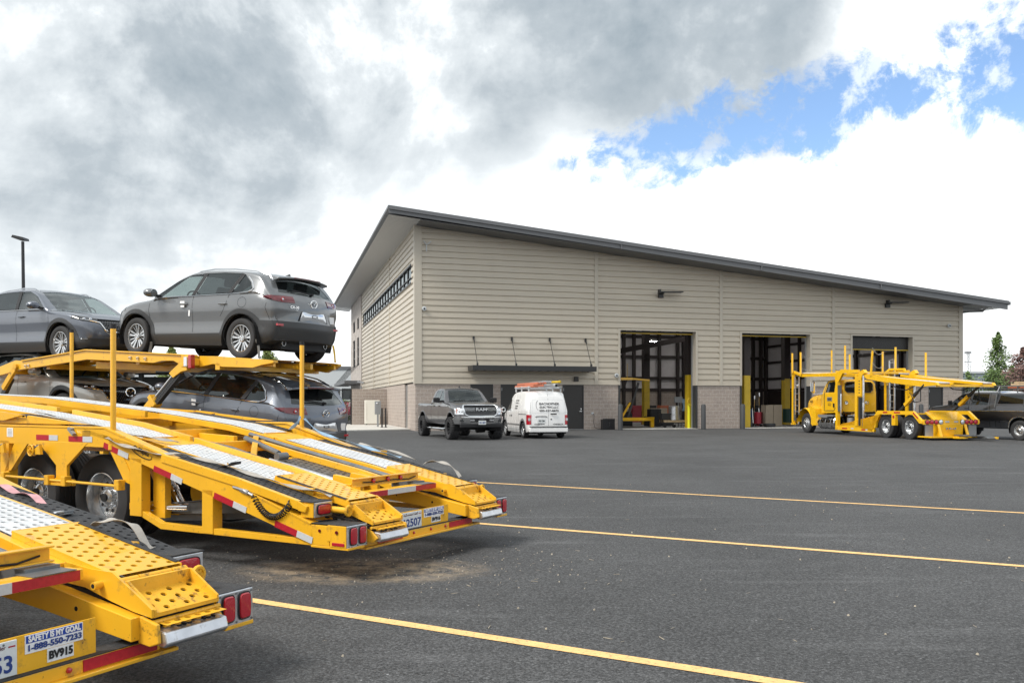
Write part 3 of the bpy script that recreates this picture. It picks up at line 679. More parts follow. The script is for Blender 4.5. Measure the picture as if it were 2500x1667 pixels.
# gas/power pedestal with bollards
for dx_, lb in ((0, 'thin black guard post standing left of its twin by the meter pedestal'), (.22, 'thin black guard post standing right of its twin by the meter pedestal')):
    o = bthing('guard_post', lb, 'post', -1.18+dx_, 5.3, .055, group='guard posts by the meter pedestal')
    m = MB(); m.cyl((0, 0, 0), (0, 0, 1.1), .045, n=12); m.lathe([(.045, 1.1), (.035, 1.13), (0, 1.145)], (0, 0, 0), 'z', 12); part('pole', m, 'black', o, smooth=True); m = MB(); m.cyl((0, 0, 0), (0, 0, .02), .10, n=12); part('base', m, 'black', o)
o = bthing('meter_pedestal', 'grey metal meter pedestal on the pavement by the west wall', 'pedestal', -1.3, 6.4, .055)
m = MB(); m.box(-.18, .18, -.1, .1, .75, 1.55); part('box', m, 'galv', o, bevel=.02); m = MB(); m.box(-.05, .05, -.05, .05, 0, .75); part('post', m, 'galv', o); m = MB(); m.lathe([(0, -.13), (.07, -.12), (.08, -.1)], (-.05, 0, 1.4), 'y', 12); part('meter', m, 'chrome', o)
# bay bollards
blab = ['grey steel bollard at the left jamb of the nearest bay', 'grey steel bollard at the right jamb of the nearest bay', 'grey steel bollard left of the middle bay opening', 'grey steel bollard at the right jamb of the bay behind the yellow truck', 'grey steel bollard right of the middle bay, mostly behind the truck']
for (x, lb) in zip((11.02, 16.04, 18.51, 30.62, 24.2), blab):
    o = bthing('bollard', lb, 'bollard', x, -1.5, 0, group='grey bollards guarding the bay doors')
    m = MB(); m.lathe([(.135, 0), (.135, 1.32), (.12, 1.38), (.07, 1.42), (0, 1.43)], (0, 0, 0), 'z', 20); part('post', m, 'bollard', o, smooth=True); m = MB(); m.lathe([(.16, .0), (.16, .03), (.135, .035)], (0, 0, 0), 'z', 20); part('collar', m, 'darksteel', o)
# heater by the wall
o = bthing('heater', 'small black ribbed heater box on the asphalt beside the man door', 'heater', 10.65, -.55)
m = MB(); m.box(-.33, .33, -.2, .2, .03, .58)
for k in range(6): m.box(-.31, .31, -.215, -.20, .08+k*.085, .12+k*.085)
part('casing', m, 'black', o, bevel=.015); m = MB(); m.box(-.35, .35, -.22, .22, .0, .03); m.box(-.35, -.32, -.22, -.19, .03, .62); m.box(.32, .35, -.22, -.19, .03, .62); m.box(-.35, .35, -.22, -.19, .59, .62); part('frame', m, 'black', o)
m = MB(); m.box(.02, .06, -.235, -.22, .2, .42); part('switch', m, 'chrome', o)
# ---------------------------------------------------------------- things in the bays
o = bthing('trailer_deck', 'yellow hauler deck on struts parked inside the nearest bay', 'trailer', 13.2, 3.0, .012)
m = MB(); m.box(-2.4, 1.7, -.3, 1.6, .42, .54); m.box(-2.4, 1.6, -.34, -.26, .40, .60); part('lower_deck', m, 'yellow_clean', o)
m = MB(); m.box(-2.4, .4, -.2, 1.6, 2.86, 3.0); m.bar((.4, .2, 2.95), (1.6, .2, 2.86), .4, .1); part('upper_deck', m, 'yellow_clean', o)
for x0, z0, x1, z1 in ((.2, .6, .9, 2.7), (-.2, .6, .35, 1.5)):
    m = MB(); m.bar((x0, .1, z0), (x1, .1, z1), .1, .12); part('strut', m, 'darksteel' if z1 > 2 else 'yellow_clean', o)
m = MB(); m.box(1.55, 1.75, -.3, -.1, 0, .62); m.box(1.3, 1.75, -.34, -.1, .5, .62); part('leg', m, 'yellow_clean', o)
m = MB(); m.cyl((.12, 0, 3.0), (.12, 0, 3.85), .02, n=6); part('stake', m, 'bay_yellow', o)
m = MB(); m.tube([(-.9, 0, 2.86), (-.6, 0, 2.2), (-.1, 0, 2.25), (.1, 0, 2.86)], .03, 6); part('hose', m, 'black', o)
o = bthing('drum_cart', 'black flatbed cart carrying a pallet and a metal drum in the nearest bay', 'cart', 15.9, 2.0, .012)
m = MB(); m.box(-.85, .8, -.3, .4, .26, .32); part('platform', m, 'dark_clutter', o)
for x in (-.7, -.1, .7):
    m = MB(); m.cyl((x, -.3, .1), (x, -.22, .1), .1, n=14); part('wheel', m, 'black', o)
m = MB(); m.tube([(-.85, 0, .3), (-.9, 0, 1.0), (-.8, 0, 1.05)], .03, 6); part('handle', m, 'dark_clutter', o)
def bsimple(name, label, cat, x, y, z, mb, mt, bevel=0, smooth=False, group=None):
    o = part(name, mb, mt, bevel=bevel, smooth=smooth); o.matrix_world = BM @ Matrix.Translation((x, y, z)); return tag(o, label, cat, group)
m = MB()
for k in range(6): m.box(-.75+k*.25, -.57+k*.25, -.28, .4, .1, .13)
m.box(-.75, .75, -.28, -.2, 0, .1); m.box(-.75, .75, .1, .18, 0, .1); m.box(-.75, .75, .32, .4, 0, .1)
bsimple('pallet', 'pale wooden pallet lying on the black cart', 'pallet', 15.9, 2.0, .335, m, 'wood')
m = MB(); m.lathe([(0, 0), (.36, 0), (.36, .3), (.33, .33), (.33, .8), (.28, .86), (0, .87)], (0, 0, 0), 'z', 20, 0); bsimple('metal_drum', 'silver metal drum with lid standing on the cart pallet', 'drum', 15.95, 2.05, .468, m, 'alu', smooth=True)
m = MB(); m.box(-.35, .35, -.25, .2, 0, .4); bsimple('crate', 'black plastic crate on the pallet left of the silver drum', 'crate', 15.4, 2.1, .468, m, 'dark_clutter', .03)
m = MB(); m.ribbon([(0, 0, .0), (.05, -.05, .3), (-.02, -.08, .55), (.03, 0, .75)], .4, (1, 0, 0), .02); bsimple('rag', 'pale blue cloth hanging over the handcart', 'cloth', 16.66, 2.0, .98, m, 'strap_blue')
o = bthing('handcart', 'thin framed shop stand under the blue cloth in the nearest bay', 'cart', 16.65, 2.1, .012)
m = MB()
for x in (-.3, .3):
    for y in (-.2, .2): m.cyl((x, y, 0), (x, y, 1.0), .02, n=6)
for z in (.15, .55, 1.0): m.box(-.32, .32, -.22, .22, z-.02, z)
part('rack', m, 'dark_clutter', o); m = MB(); m.box(.05, .3, -.26, -.22, .3, .9); m.box(.1, .25, -.27, -.2, .35, .85); part('sign_frame', m, 'galv', o)
m = MB(); m.box(-.37, .37, -.3, .3, 0, 1.1); bsimple('waste_bin', 'large black waste bin against the yellow column', 'bin', 16.0, 5.0, .012, m, 'dark_clutter', .05)
m = MB(); m.cyl((0, 0, 0), (0, 0, 1.45), .09, n=14); bsimple('guard_post', 'bright yellow guard post at the right edge of the nearest bay', 'post', 16.18, .55, .012, m, 'lime', .0)
m = MB()
for k in range(3):
    m.tube([(math.cos(t*PI/8)*.17, -.13-.02*k, .05+math.sin(t*PI/8)*.22) for t in range(16)], .018, 6, closed=True)
bsimple('hose_coil', 'yellow hose coiled on top of the bright yellow guard post', 'hose', 16.18, .55, 1.5, m, 'bay_yellow')
m = MB(); m.box(-.5, .45, -.3, .3, 0, .55); bsimple('tool_box', 'brown wooden chest behind the cart in the nearest bay', 'box', 16.9, 6.2, .6, m, 'card', .02)
m = MB(); m.box(-.9, .9, -.35, .35, 0, .6); bsimple('work_bench', 'dark work bench behind the cart in the nearest bay', 'bench', 16.9, 6.2, .012, m, 'dark_clutter')
m = MB(); m.box(0, .6, -.3, .3, 0, 1.36); bsimple('cardboard_box', 'tall beige cardboard box on the middle bay floor', 'box', 23.78, 4, .012, m, 'card', .01)
m = MB(); m.box(-.02, .55, -.3, .3, 0, .86); bsimple('cardboard_box', 'lower beige carton at the left side of the tall box', 'box', 23.2, 4, .012, m, 'card', .01)
m = MB(); m.box(-.0, .52, -.3, .3, 0, .48); bsimple('cardboard_box', 'beige carton stacked on the lower carton', 'box', 23.22, 4, .875, m, 'card', .01)
m = MB(); m.lathe([(0, 0), (.21, 0), (.21, .35), (.22, .36), (.21, .37), (.21, .72), (0, .72)], (0, 0, 0), 'z', 18); bsimple('oil_drum', 'bright red drum on a hand truck in the middle bay', 'drum', 21.88, 2.5, .2, m, 'oil_red', smooth=True)
o = bthing('hand_truck', 'chrome framed hand truck holding the bright red drum', 'hand truck', 21.88, 2.6, .012)
m = MB(); m.tube([(-.25, 0, .15), (-.25, .1, 1.15), (.2, .1, 1.15), (.25, 0, .15)], .02, 6); m.box(-.25, .25, -.3, .1, .14, .17); part('frame', m, 'chrome', o)
for x in (-.28, .28):
    m = MB(); m.cyl((x-.03, 0, .12), (x+.03, 0, .12), .12, n=14); part('wheel', m, 'black', o)
m = MB(); m.lathe([(0, 0), (.26, 0), (.26, .9), (0, .92)], (0, 0, 0), 'z', 18); bsimple('oil_drum', 'dark red drum behind the bright red one', 'drum', 23.0, 4.2, .012, m, 'dark_red', smooth=True)
m = MB(); m.lathe([(0, 0), (.3, 0), (.3, .9), (0, .92)], (0, 0, 0), 'z', 18); bsimple('oil_drum', 'dark green drum behind the truck hood in the middle bay', 'drum', 25.6, 5, .2, m, 'drum_green', smooth=True)
m = MB(); m.lathe([(0, 0), (.27, 0), (.27, .9), (0, .92)], (0, 0, 0), 'z', 18); bsimple('oil_drum', 'blue plastic drum left of the red drums', 'drum', 22.3, 4.4, .2, m, 'drum_blue', smooth=True)
m = MB(); m.lathe([(.2, -.1), (.33, -.1), (.36, -.05), (.36, .05), (.33, .1), (.2, .1), (.2, -.1)], (0, 0, .12), 'z', 22); bsimple('spare_tyre', 'black tyre lying on the middle bay floor', 'tyre', 22.1, 1.5, .012, m, 'rubber', smooth=True)
m = MB(); m.lathe([(0, 0), (.2, 0), (.2, .5), (.1, .62), (0, .62)], (0, 0, 0), 'z', 16); bsimple('vacuum_cleaner', 'small grey shop vacuum beside the yellow column guard', 'vacuum', 20.95, 1.9, .012, m, 'darksteel', smooth=True)
for x, h, lb in ((23.15, 1.95, 'shorter chrome stand pipe behind the cartons'), (23.5, 2.15, 'taller chrome stand pipe behind the cartons')):
    m = MB(); m.cyl((0, 0, 0), (0, 0, h), .025, n=8); m.cyl((0, 0, h-.25), (0, 0, h), .08, n=10); m.cyl((0, 0, 0), (0, 0, .03), .2, n=12); bsimple('stand_pipe', lb, 'stand', x, 5.0, .012, m, 'chrome')
m = MB(); m.box(-.45, .45, -.3, .3, 0, .8); m.box(-.4, .4, -.25, .25, .8, .95); bsimple('air_compressor', 'black compressor on the floor left of the waste bin', 'compressor', 14.6, 6.5, .012, m, 'darksteel', .04)
m = MB(); m.box(-.5, .5, -.3, .3, 0, .45); bsimple('crate', 'blue crate on the floor far inside the nearest bay', 'crate', 18.6, 9, .012, m, 'drum_blue', .02)
m = MB(); m.lathe([(0, 0), (.28, 0), (.28, .9), (0, .92)], (0, 0, 0), 'z', 18); bsimple('oil_drum', 'red drum far inside the nearest bay beside the cabinets', 'drum', 17.6, 10, .012, m, 'oil_red', smooth=True)
m = MB(); m.cyl((0, 0, 0), (0, 0, 1.9), .04, n=8); m.box(-.3, .3, -.05, .05, 1.5, 1.9); m.cyl((0, 0, 0), (0, 0, .03), .25, n=12); bsimple('lamp_stand', 'pale work stand far inside the nearest bay', 'stand', 19.4, 8.5, .012, m, 'galv')
m = MB(); m.box(-.6, .6, -.35, .35, 0, .9); m.box(-.55, .55, -.3, .3, .9, 1.15); bsimple('parts_shelf', 'grey parts shelf at the back of the middle bay', 'shelf', 29.5, 14, .012, m, 'galv', .02)
rr = random.Random(5)
for k, (x, y, c, lb, ct) in enumerate(((17.9, 12, 'oil_red', 'dark red tool cabinet far inside the nearest bay', 'cabinet'), (19.2, 13, 'dark_clutter', 'black tool cabinet far inside the nearest bay', 'cabinet'), (20.3, 12.5, 'orange', 'orange bin far inside the nearest bay', 'bin'), (27.5, 12, 'dark_clutter', 'black cabinet far inside the middle bay', 'cabinet'), (32.5, 10, 'darksteel', 'dark steel rack far inside the last bay', 'rack'))):
    m = MB(); m.box(-.5, .5, -.3, .3, .1, 1.3)
    for q in range(5): m.box(-.47, .47, -.32, -.3, .15+q*.23, .33+q*.23)
    for q in (-.42, .42): m.cyl((q, 0, 0), (q, 0, .1), .05, n=8)
    bsimple('tool_cabinet', lb, ct, x, y, .012, m, c, .01)
# ---------------------------------------------------------------- background
def leafmat(name, c1, c2):
    m = mat(name, c1, .6); nt = m.node_tree; b = nt.nodes['Principled BSDF']
    g = nod(nt, 'ShaderNodeNewGeometry'); mx = nod(nt, 'ShaderNodeMix', data_type='RGBA'); mx.inputs[6].default_value = (*c1, 1); mx.inputs[7].default_value = (*c2, 1)
    nt.links.new(g.outputs['Random Per Island'], mx.inputs[0]); nt.links.new(mx.outputs[2], b.inputs['Base Color'])
    b.inputs['Transmission Weight'].default_value = 0; return m
MT['leaf'] = leafmat('green_leaves', (.05, .10, .02), (.13, .20, .05)); MT['leaf_light'] = leafmat('yellow_green_leaves', (.12, .18, .04), (.26, .30, .09))
MT['leaf_red'] = leafmat('brown_red_leaves', (.09, .045, .04), (.20, .11, .09)); MT['flower'] = leafmat('pink_flowers', (.45, .03, .08), (.75, .25, .35))
MT['bark'] = mat('bark', (.10, .075, .055), .9, var=.2)
def tree(name, label, x, y, h, rx, base, mt, seed, n=2600, shape='col', group=None, leaf=.09, gaps=.3):
    rg = random.Random(seed); t = thing(name, label, 'tree' if name != 'shrub' else 'shrub', (x, y, 0), 0, group)
    m = MB(); m.tube([(0, 0, 0), (.05, 0, h*.3), (-.04, .03, h*.6), (0, 0, h*.93)], [h*.014+.02, h*.011+.015, h*.007, .01], 7)
    lobes = []
    for k in range(26):
        z = lerp(base, h, (k+.5)/26)
        if shape == 'col': rr = rx*math.sin(PI*min(1, max(.04, (z-base)/(h-base)))**.75)**.8
        else: rr = rx*math.sqrt(max(.05, 1-((z-(base+h)/2)/((h-base)/2))**2))
        for q in range(3):
            a = rg.uniform(0, 2*PI); d = rr*rg.uniform(.15, .85); s = rr*rg.uniform(.32, .62)+.08
            lobes.append((math.cos(a)*d, math.sin(a)*d, z+rg.uniform(-.2, .2)*h*.08, s))
            if q == 0: m.tube([(0, 0, max(.2, z-rr*.8)), (math.cos(a)*d*.6, math.sin(a)*d*.6, z-rr*.2), (math.cos(a)*d, math.sin(a)*d, z)], [.03, .02, .008], 4)
    part('trunk', m, 'bark', t)
    m = MB()
    for k in range(n):
        lx, ly, lz, s = rg.choice(lobes)
        v = Vector((rg.gauss(0, 1), rg.gauss(0, 1), rg.gauss(0, 1))).normalized()*s*rg.uniform(.45, 1.05)**.6
        c = Vector((lx, ly, lz+v.z*1.2))+Vector((v.x, v.y, 0)); l = leaf*rg.uniform(.6, 1.5)
        a = Vector((rg.gauss(0, 1), rg.gauss(0, 1), rg.gauss(0, 1))).normalized(); b = a.orthogonal().normalized()
        m.add([c-a*l, c-b*l*.55, c+a*l, c+b*l*.55], [(0, 1, 2, 3)])
    part('crown', m, mt, t); return t
def at(px, Y): return (px-1250)/2100*Y
def zz(py, Y): return 1.45+(985-py)/2100*Y
# right-hand background
Y = 95
tree('poplar_tree', 'tall columnar poplar standing behind the dark pickup', at(2436, Y), Y, zz(812, Y), 1.35, 1.0, 'leaf', 3, 5200, leaf=.13)
tree('young_tree', 'tall brown-red leaved tree at the right edge of the picture', at(2497, 88), 88, zz(850, 88), 1.5, 1.5, 'leaf_red', 4, 2600, leaf=.13)
tree('shrub', 'rounded brown-red shrub beneath the brown-red tree', at(2492, 80), 80, zz(900, 80), 2.0, .3, 'leaf_red', 14, 3600, 'round', leaf=.11)
tree('young_tree', 'small green conifer between the poplar and the red-leaved tree', at(2470, 84), 84, zz(895, 84), 1.1, .5, 'leaf', 5, 2200, leaf=.11)
tree('shrub', 'green round shrub just right of the workshop corner', at(2362, 78), 78, zz(912, 78), 1.0, .3, 'leaf', 6, 1600, 'round', leaf=.1)
tree('shrub', 'green hedge plant at the foot of the poplar', at(2428, 80), 80, zz(905, 80), 1.4, .1, 'leaf', 7, 3000, 'round', leaf=.1)
o = thing('warehouse', 'long low blue-grey warehouse beyond the trees on the right', 'building', (at(2330, 130), 130, 0), .03)
m = MB(); m.box(-25, 60, 0, 40, 0, zz(907, 130)); part('wall', m, 'far_blue', o)
m = MB(); m.box(-25.1, 60, -.15, 0, zz(907, 130)-.25, zz(907, 130)+.05); part('roof_edge', m, 'far_white', o)
m = MB()
for k in range(14): m.box(-22+k*6, -21.8+k*6, -.06, 0, 0, zz(907, 130)-.3)
part('pilaster', m, 'far_white', o)
o = thing('lattice_tower', 'thin hazy lattice mast far behind the warehouse', 'tower', (at(2363, 420), 420, 0))
m = MB(); h = zz(857, 420); 
for a, b in ((-1, -1), (1, -1), (1, 1), (-1, 1)): m.bar((a*1.6, b*1.6, 0), (a*.5, b*.5, h), .14, .14)
for k in range(14):
    z0, z1 = h*k/14, h*(k+1)/14; s0, s1 = lerp(1.6, .5, k/14), lerp(1.6, .5, (k+1)/14); m.bar((-s0, -s0, z0), (s1, -s1, z1), .1, .1); m.bar((s0, -s0, z0), (-s1, -s1, z1), .1, .1)
part('mast', m, 'galv', o)
m = MB(); m.box(-1.2, 1.2, -1, 1, h-1.2, h-.2); m.box(-2, 2, -.1, .1, h*.8, h*.8+.3); part('antenna', m, 'galv', o)
# fence beside the workshop
o = thing('steel_fence', 'dark steel fence between the workshop and the pickup', 'fence', (at(2352, 58), 58, 0), .25)
m = MB()
for k in range(60): m.box(.1+k*.14, .13+k*.14, 0, .03, .1, 2.55)
m.box(0, 8.5, -.02, .05, 2.45, 2.52); m.box(0, 8.5, -.02, .05, .2, .27); part('bars', m, 'darksteel', o)
for k in range(4):
    m = MB(); m.box(k*2.8-.05, k*2.8+.06, -.05, .06, 0, 2.7); part('post', m, 'darksteel', o)
# left-hand background
Y = 110
o = thing('warehouse', 'pale grey modern warehouse behind the yard wall on the left', 'building', (at(880, Y), Y, 0), -.03)
m = MB(); ht = zz(896, Y); m.box(-42, 2.0, 0, 30, zz(948, Y), ht); m.box(-42, 2, 0, 30, 0, zz(975, Y)); part('wall', m, 'far_white', o)
m = MB(); m.box(-42, 1.9, .3, .5, zz(975, Y), zz(948, Y)); w_ = part('ribbon_window', m, 'glass_bld', o)
m = MB()
for k in range(20): m.box(-40+k*2.2, -39.8+k*2.2, -.05, .25, zz(975, Y), zz(948, Y))
part('frame', m, 'far_white', w_)
m = MB(); m.box(-42, 2.05, -.1, .0, ht-.3, ht+.1); part('roof_edge', m, 'fascia', o)
m = MB()
for k in range(5): m.box(-9+k*4, -6.9+k*4, -.06, -.01, .2, 2.4)
part('window', m, 'glass_bld', o)
# dark carport behind the loaded trailer
o = thing('carport', 'dark corrugated canopy roof seen between the cars on the loaded hauler', 'canopy', (at(345, 45), 45, 0), -.1)
zc = zz(912, 45); m = MB()
for k in range(26): m.box(-3.2+k*.26, -3.05+k*.26, -2, 2, zc+.12, zc+.2)
m.box(-3.3, 3.4, -2, 2, zc, zc+.12); m.bar((3.4, -2, zc), (5.0, -2, zc-1.5), .2, .2); part('roof', m, 'darksteel', o)
for x in (-3, 0, 2.4):
    m = MB(); m.box(x-.1, x+.1, -.1, .1, 0, zc); part('post', m, 'darksteel', o)
m = MB(); m.box(-6.3, 5.5, 2.1, 2.2, 0, zc-.1); part('back_wall', m, 'door_black', o)
for (px, Yt, top, r_, mt, sd_, lb) in ((418, 60, 848, 1.0, 'leaf_light', 21, 'slim yellow-green tree left of the rear wheel of the upper car'), (655, 64, 850, 1.2, 'leaf_light', 22, 'slim yellow-green tree seen under the upper car'),
        (560, 62, 905, 1.6, 'leaf_light', 23, 'bushy pale green tree behind the lower blue-grey car'), (240, 58, 905, 1.4, 'leaf', 24, 'green tree showing under the hauler deck hump'), (430, 55, 930, 1.8, 'leaf_light', 25, 'yellow-green tree behind the inclined lift ram'), (60, 58, 925, 1.5, 'leaf', 26, 'green tree at the far left behind the hauler')):
    tree('young_tree', lb, at(px, Yt), Yt, zz(top, Yt), r_, 1.0, mt, sd_, 2200, leaf=.10, group=None)
Yf = 72
t = tree('flower_shrub', 'pink flowering shrub seen through the chain-link gate', at(838, Yf), Yf, 1.6, .9, .1, 'leaf', 31, 900, 'round', leaf=.08)
t['category'] = 'shrub'
m = MB(); rg = random.Random(3)
for k in range(700):
    v = Vector((rg.gauss(0, 1), rg.gauss(0, 1), rg.gauss(0, 1))).normalized()*rg.uniform(.8, 1.05); c = Vector((v.x*1.1, v.y*1.0, 1.0+v.z*.6)); a = Vector((rg.gauss(0, 1), rg.gauss(0, 1), rg.gauss(0, 1))).normalized()*.08; b = a.orthogonal().normalized()*.07
    m.add([c-a, c-b, c+a, c+b], [(0, 1, 2, 3)])
part('blossom', m, 'flower', t)
# lamp post, left
Y = 36; x = at(62, Y)
o = thing('street_lamp', 'tall dark lamp post with flat head rising behind the cars on the left', 'street lamp', (x, Y, 0))
m = MB(); m.cyl((0, 0, 0), (-.11, 0, zz(590, Y)), .085, .06, 12); part('pole', m, 'awning', o)
m = MB(); zt_ = zz(585, Y); m.prism([(-.42, .06), (-.36, .16), (.08, .06), (.10, -.04), (-.2, -.02)], -.22, .22); 
for i, v in enumerate(m.v): m.v[i] = (v[0]-.06, v[1], v[2]+zt_)
part('lamp_head', m, 'awning', o)
m = MB(); m.box(-.2, .2, -.2, .2, 0, .5); part('base', m, 'galv', o)

# ---------------------------------------------------------------- vehicle body builder
def vnorm(bm): bmesh.ops.recalc_face_normals(bm, faces=bm.faces)
class Body:
    def __init__(s, zt, zb, xf, xr, hw, belt, tumble, low, crown=.04, rz=.05, rb=.10, nx=90, stations=None, fcurve=.10, rcurve=.06, n1=12, n2=8, smooth=True, fzone=.25, roofz=None):
        s.zt = (lambda x: sinterp(zt, x)) if smooth else (lambda x: interp(zt, x))
        s.zb = lambda x: interp(zb, x); s.xf = lambda z: sinterp(xf, z); s.xr = lambda z: sinterp(xr, z)
        s.hwf = lambda x: sinterp(hw, x); s.belt = lambda x: sinterp(belt, x); s.tum = tumble; s.low = low
        X0, X1 = min(v for _, v in xr), max(v for _, v in xf)
        s.X0, s.X1 = X0, X1; Lx = X1-X0
        us = set()
        for i in range(nx+1):
            u = i/nx; us.add(round(u, 4))
        for i in range(1, 9): us.add(round(.012*i/8*2, 4)); us.add(round(1-.012*i/8*2, 4))
        for x in (stations or []): us.add(round((x-X0)/Lx, 4))
        us = sorted(us); s.us = us
        bs = [-1, -.99, -.97, -.94, -.9, -.85, -.78]+[i/8*.7 for i in range(-8, 9)]+[.78, .85, .9, .94, .97, .99, 1]
        def W(x, z):
            h = s.hwf(x); b = s.belt(x); zl = z
            if z > b: h -= s.tum*(z-b)
            else: h -= interp(s.low, z/b)
            return max(.02, h)
        s.W = W
        def endx(x0, u, z, b):
            x = lerp(s.xr(z), s.xf(z), u)
            x -= fcurve*b*b*max(0, (u-(1-fzone))/fzone)**1.5; x += rcurve*b*b*max(0, ((.2)-u)/.2)**1.5
            return x
        def top(x0, b):
            z = s.zt(x0); d = 0; ab = abs(b)
            if ab > 1-rb: q = (ab-(1-rb))/rb; d = rz*(1-math.sqrt(max(0, 1-q*q)))
            return z-crown*b*b-d
        def zsides(x0):
            zt_, zb_ = top(x0, 1), s.zb(x0); bl = min(s.belt(x0), zt_-.03)
            bl = max(bl, zb_+.02); zt_ = max(zt_, bl+.005)
            return [lerp(zb_, bl, k/n1) for k in range(n1)]+[lerp(bl, zt_, k/n2) for k in range(n2+1)]
        bm = bmesh.new(); G = {}
        def V(key, p):
            if key not in G: G[key] = bm.verts.new(p)
            return G[key]
        nb = len(bs); nv = n1+n2+1
        def P(iu, ib, iv):
            u = us[iu]; x0 = X0+u*Lx
            # surface of a box: ib index across, iv index vertical
            b = bs[ib]; zs_ = zsides(x0); z = zs_[iv]
            if iv == nv-1: z = top(x0, b)
            elif iv == 0: z = zs_[0]
            zz_ = zs_[iv] if iv < nv-1 else min(z, top(x0, 1))
            w_ = W(x0, zs_[iv]); return Vector((endx(x0, u, z if iv == nv-1 else zs_[iv], b), b*w_, z))
        def quad(a, b, c, d):
            vs = [V(k, P(*k)) for k in (a, b, c, d)]
            if len(set(vs)) == 4:
                try: bm.faces.new(vs)
                except ValueError: pass
        U = len(us)
        for i in range(U-1):
            for j in range(nb-1): quad((i, j, nv-1), (i+1, j, nv-1), (i+1, j+1, nv-1), (i, j+1, nv-1)); quad((i, j, 0), (i, j+1, 0), (i+1, j+1, 0), (i+1, j, 0))
            for k in range(nv-1): quad((i, 0, k), (i+1, 0, k), (i+1, 0, k+1), (i, 0, k+1)); quad((i, nb-1, k), (i, nb-1, k+1), (i+1, nb-1, k+1), (i+1, nb-1, k))
        for j in range(nb-1):
            for k in range(nv-1): quad((0, j, k), (0, j, k+1), (0, j+1, k+1), (0, j+1, k)); quad((U-1, j, k), (U-1, j+1, k), (U-1, j+1, k+1), (U-1, j, k+1))
        bmesh.ops.remove_doubles(bm, verts=bm.verts, dist=.0004); vnorm(bm); s.bm = bm
        s.bvh = BVHTree.FromBMesh(bm)
    def side(s, x, z, sg=1):
        h = s.bvh.ray_cast(Vector((x, 3*sg, z)), Vector((0, -sg, 0))); return h[0] if h[0] else Vector((x, s.W(x, z)*sg, z))
    def nside(s, x, z, sg=1):
        h = s.bvh.ray_cast(Vector((x, 3*sg, z)), Vector((0, -sg, 0))); return h[1] if h[0] else Vector((0, sg, 0))
    def end(s, y, z, sg=1):
        h = s.bvh.ray_cast(Vector((9*sg, y, z)), Vector((-sg, 0, 0))); return h[0] if h[0] else Vector(((s.X1 if sg > 0 else s.X0), y, z))
    def top(s, x, y):
        h = s.bvh.ray_cast(Vector((x, y, 5)), Vector((0, 0, -1))); return h[0] if h[0] else Vector((x, y, s.zt(x)))
    def cut(s, poly, ax='y', filt=None, margin=.03):
        """split faces along a polygon projected along ax; return faces inside"""
        bm = s.bm; i, j = {'y': (0, 2), 'x': (1, 2), 'z': (0, 1)}[ax]
        lo = [min(p[q] for p in poly)-margin for q in (0, 1)]; hi = [max(p[q] for p in poly)+margin for q in (0, 1)]
        n = len(poly)
        def sel():
            r = []
            for f in bm.faces:
                c = f.calc_center_median()
                xs = [v.co[i] for v in f.verts]; zs_ = [v.co[j] for v in f.verts]
                if max(xs) < lo[0] or min(xs) > hi[0] or max(zs_) < lo[1] or min(zs_) > hi[1]: continue
                if filt and not filt(c, f.normal): continue
                r.append(f)
            return r
        for k in range(n):
            p, q = poly[k], poly[(k+1) % n]; d = (q[0]-p[0], q[1]-p[1])
            if abs(d[0])+abs(d[1]) < 1e-6: continue
            no = [0, 0, 0]; no[i] = -d[1]; no[j] = d[0]; cc = [0, 0, 0]; cc[i] = p[0]; cc[j] = p[1]
            # only faces near this segment
            a0, a1 = min(p[0], q[0])-.02, max(p[0], q[0])+.02; b0, b1 = min(p[1], q[1])-.02, max(p[1], q[1])+.02
            fs = []
            for f in sel():
                xs = [v.co[i] for v in f.verts]; zs_ = [v.co[j] for v in f.verts]
                if max(xs) < a0 or min(xs) > a1 or max(zs_) < b0 or min(zs_) > b1: continue
                fs.append(f)
            ge = set(fs); ed = set(e for f in fs for e in f.edges); ve = set(v for f in fs for v in f.verts)
            if ge: bmesh.ops.bisect_plane(bm, geom=list(ve)+list(ed)+list(ge), plane_co=cc, plane_no=no, dist=.0002)
        def inside(x, y):
            r = False
            for k in range(n):
                (x1, y1), (x2, y2) = poly[k], poly[(k+1) % n]
                if (y1 > y) != (y2 > y) and x < (x2-x1)*(y-y1)/(y2-y1)+x1: r = not r
            return r
        return [f for f in sel() if inside(f.calc_center_median()[i], f.calc_center_median()[j])]
    def extract(s, faces, name, mt, parent, offset=0., th=0., split=False):
        """move faces to their own object(s)"""
        if not faces: return None
        fset = set(faces); s.bm.normal_update()
        res = []
        groups = [faces]
        if split: groups = [[f for f in faces if f.calc_center_median().y > 0], [f for f in faces if f.calc_center_median().y <= 0]]
        for g in groups:
            if not g: continue
            mp = {}; nb_ = bmesh.new()
            for f in g:
                vs = []
                for v in f.verts:
                    if v not in mp: mp[v] = nb_.verts.new(v.co+v.normal*offset)
                    vs.append(mp[v])
                try: nb_.faces.new(vs)
                except ValueError: pass
            if th:
                nb_.normal_update()
                bed = [e for e in nb_.edges if e.is_boundary]
                r = bmesh.ops.extrude_edge_only(nb_, edges=bed)
                inv = {}
                nn = {v2: v1.normal.copy() for v1, v2 in mp.items()}
                for v in [q for q in r['geom'] if isinstance(q, bmesh.types.BMVert)]:
                    best = None
                    for e in v.link_edges:
                        o_ = e.other_vert(v)
                        if o_ in nn: best = nn[o_]
                    if best: v.co -= best*th
            me = bpy.data.meshes.new(name); nb_.to_mesh(me); nb_.free()
            me.polygons.foreach_set('use_smooth', [True]*len(me.polygons)); res.append(part(name, me, mt, parent, smooth=True, ang=32))
        bmesh.ops.delete(s.bm, geom=[f for f in fset], context='FACES')
        return res
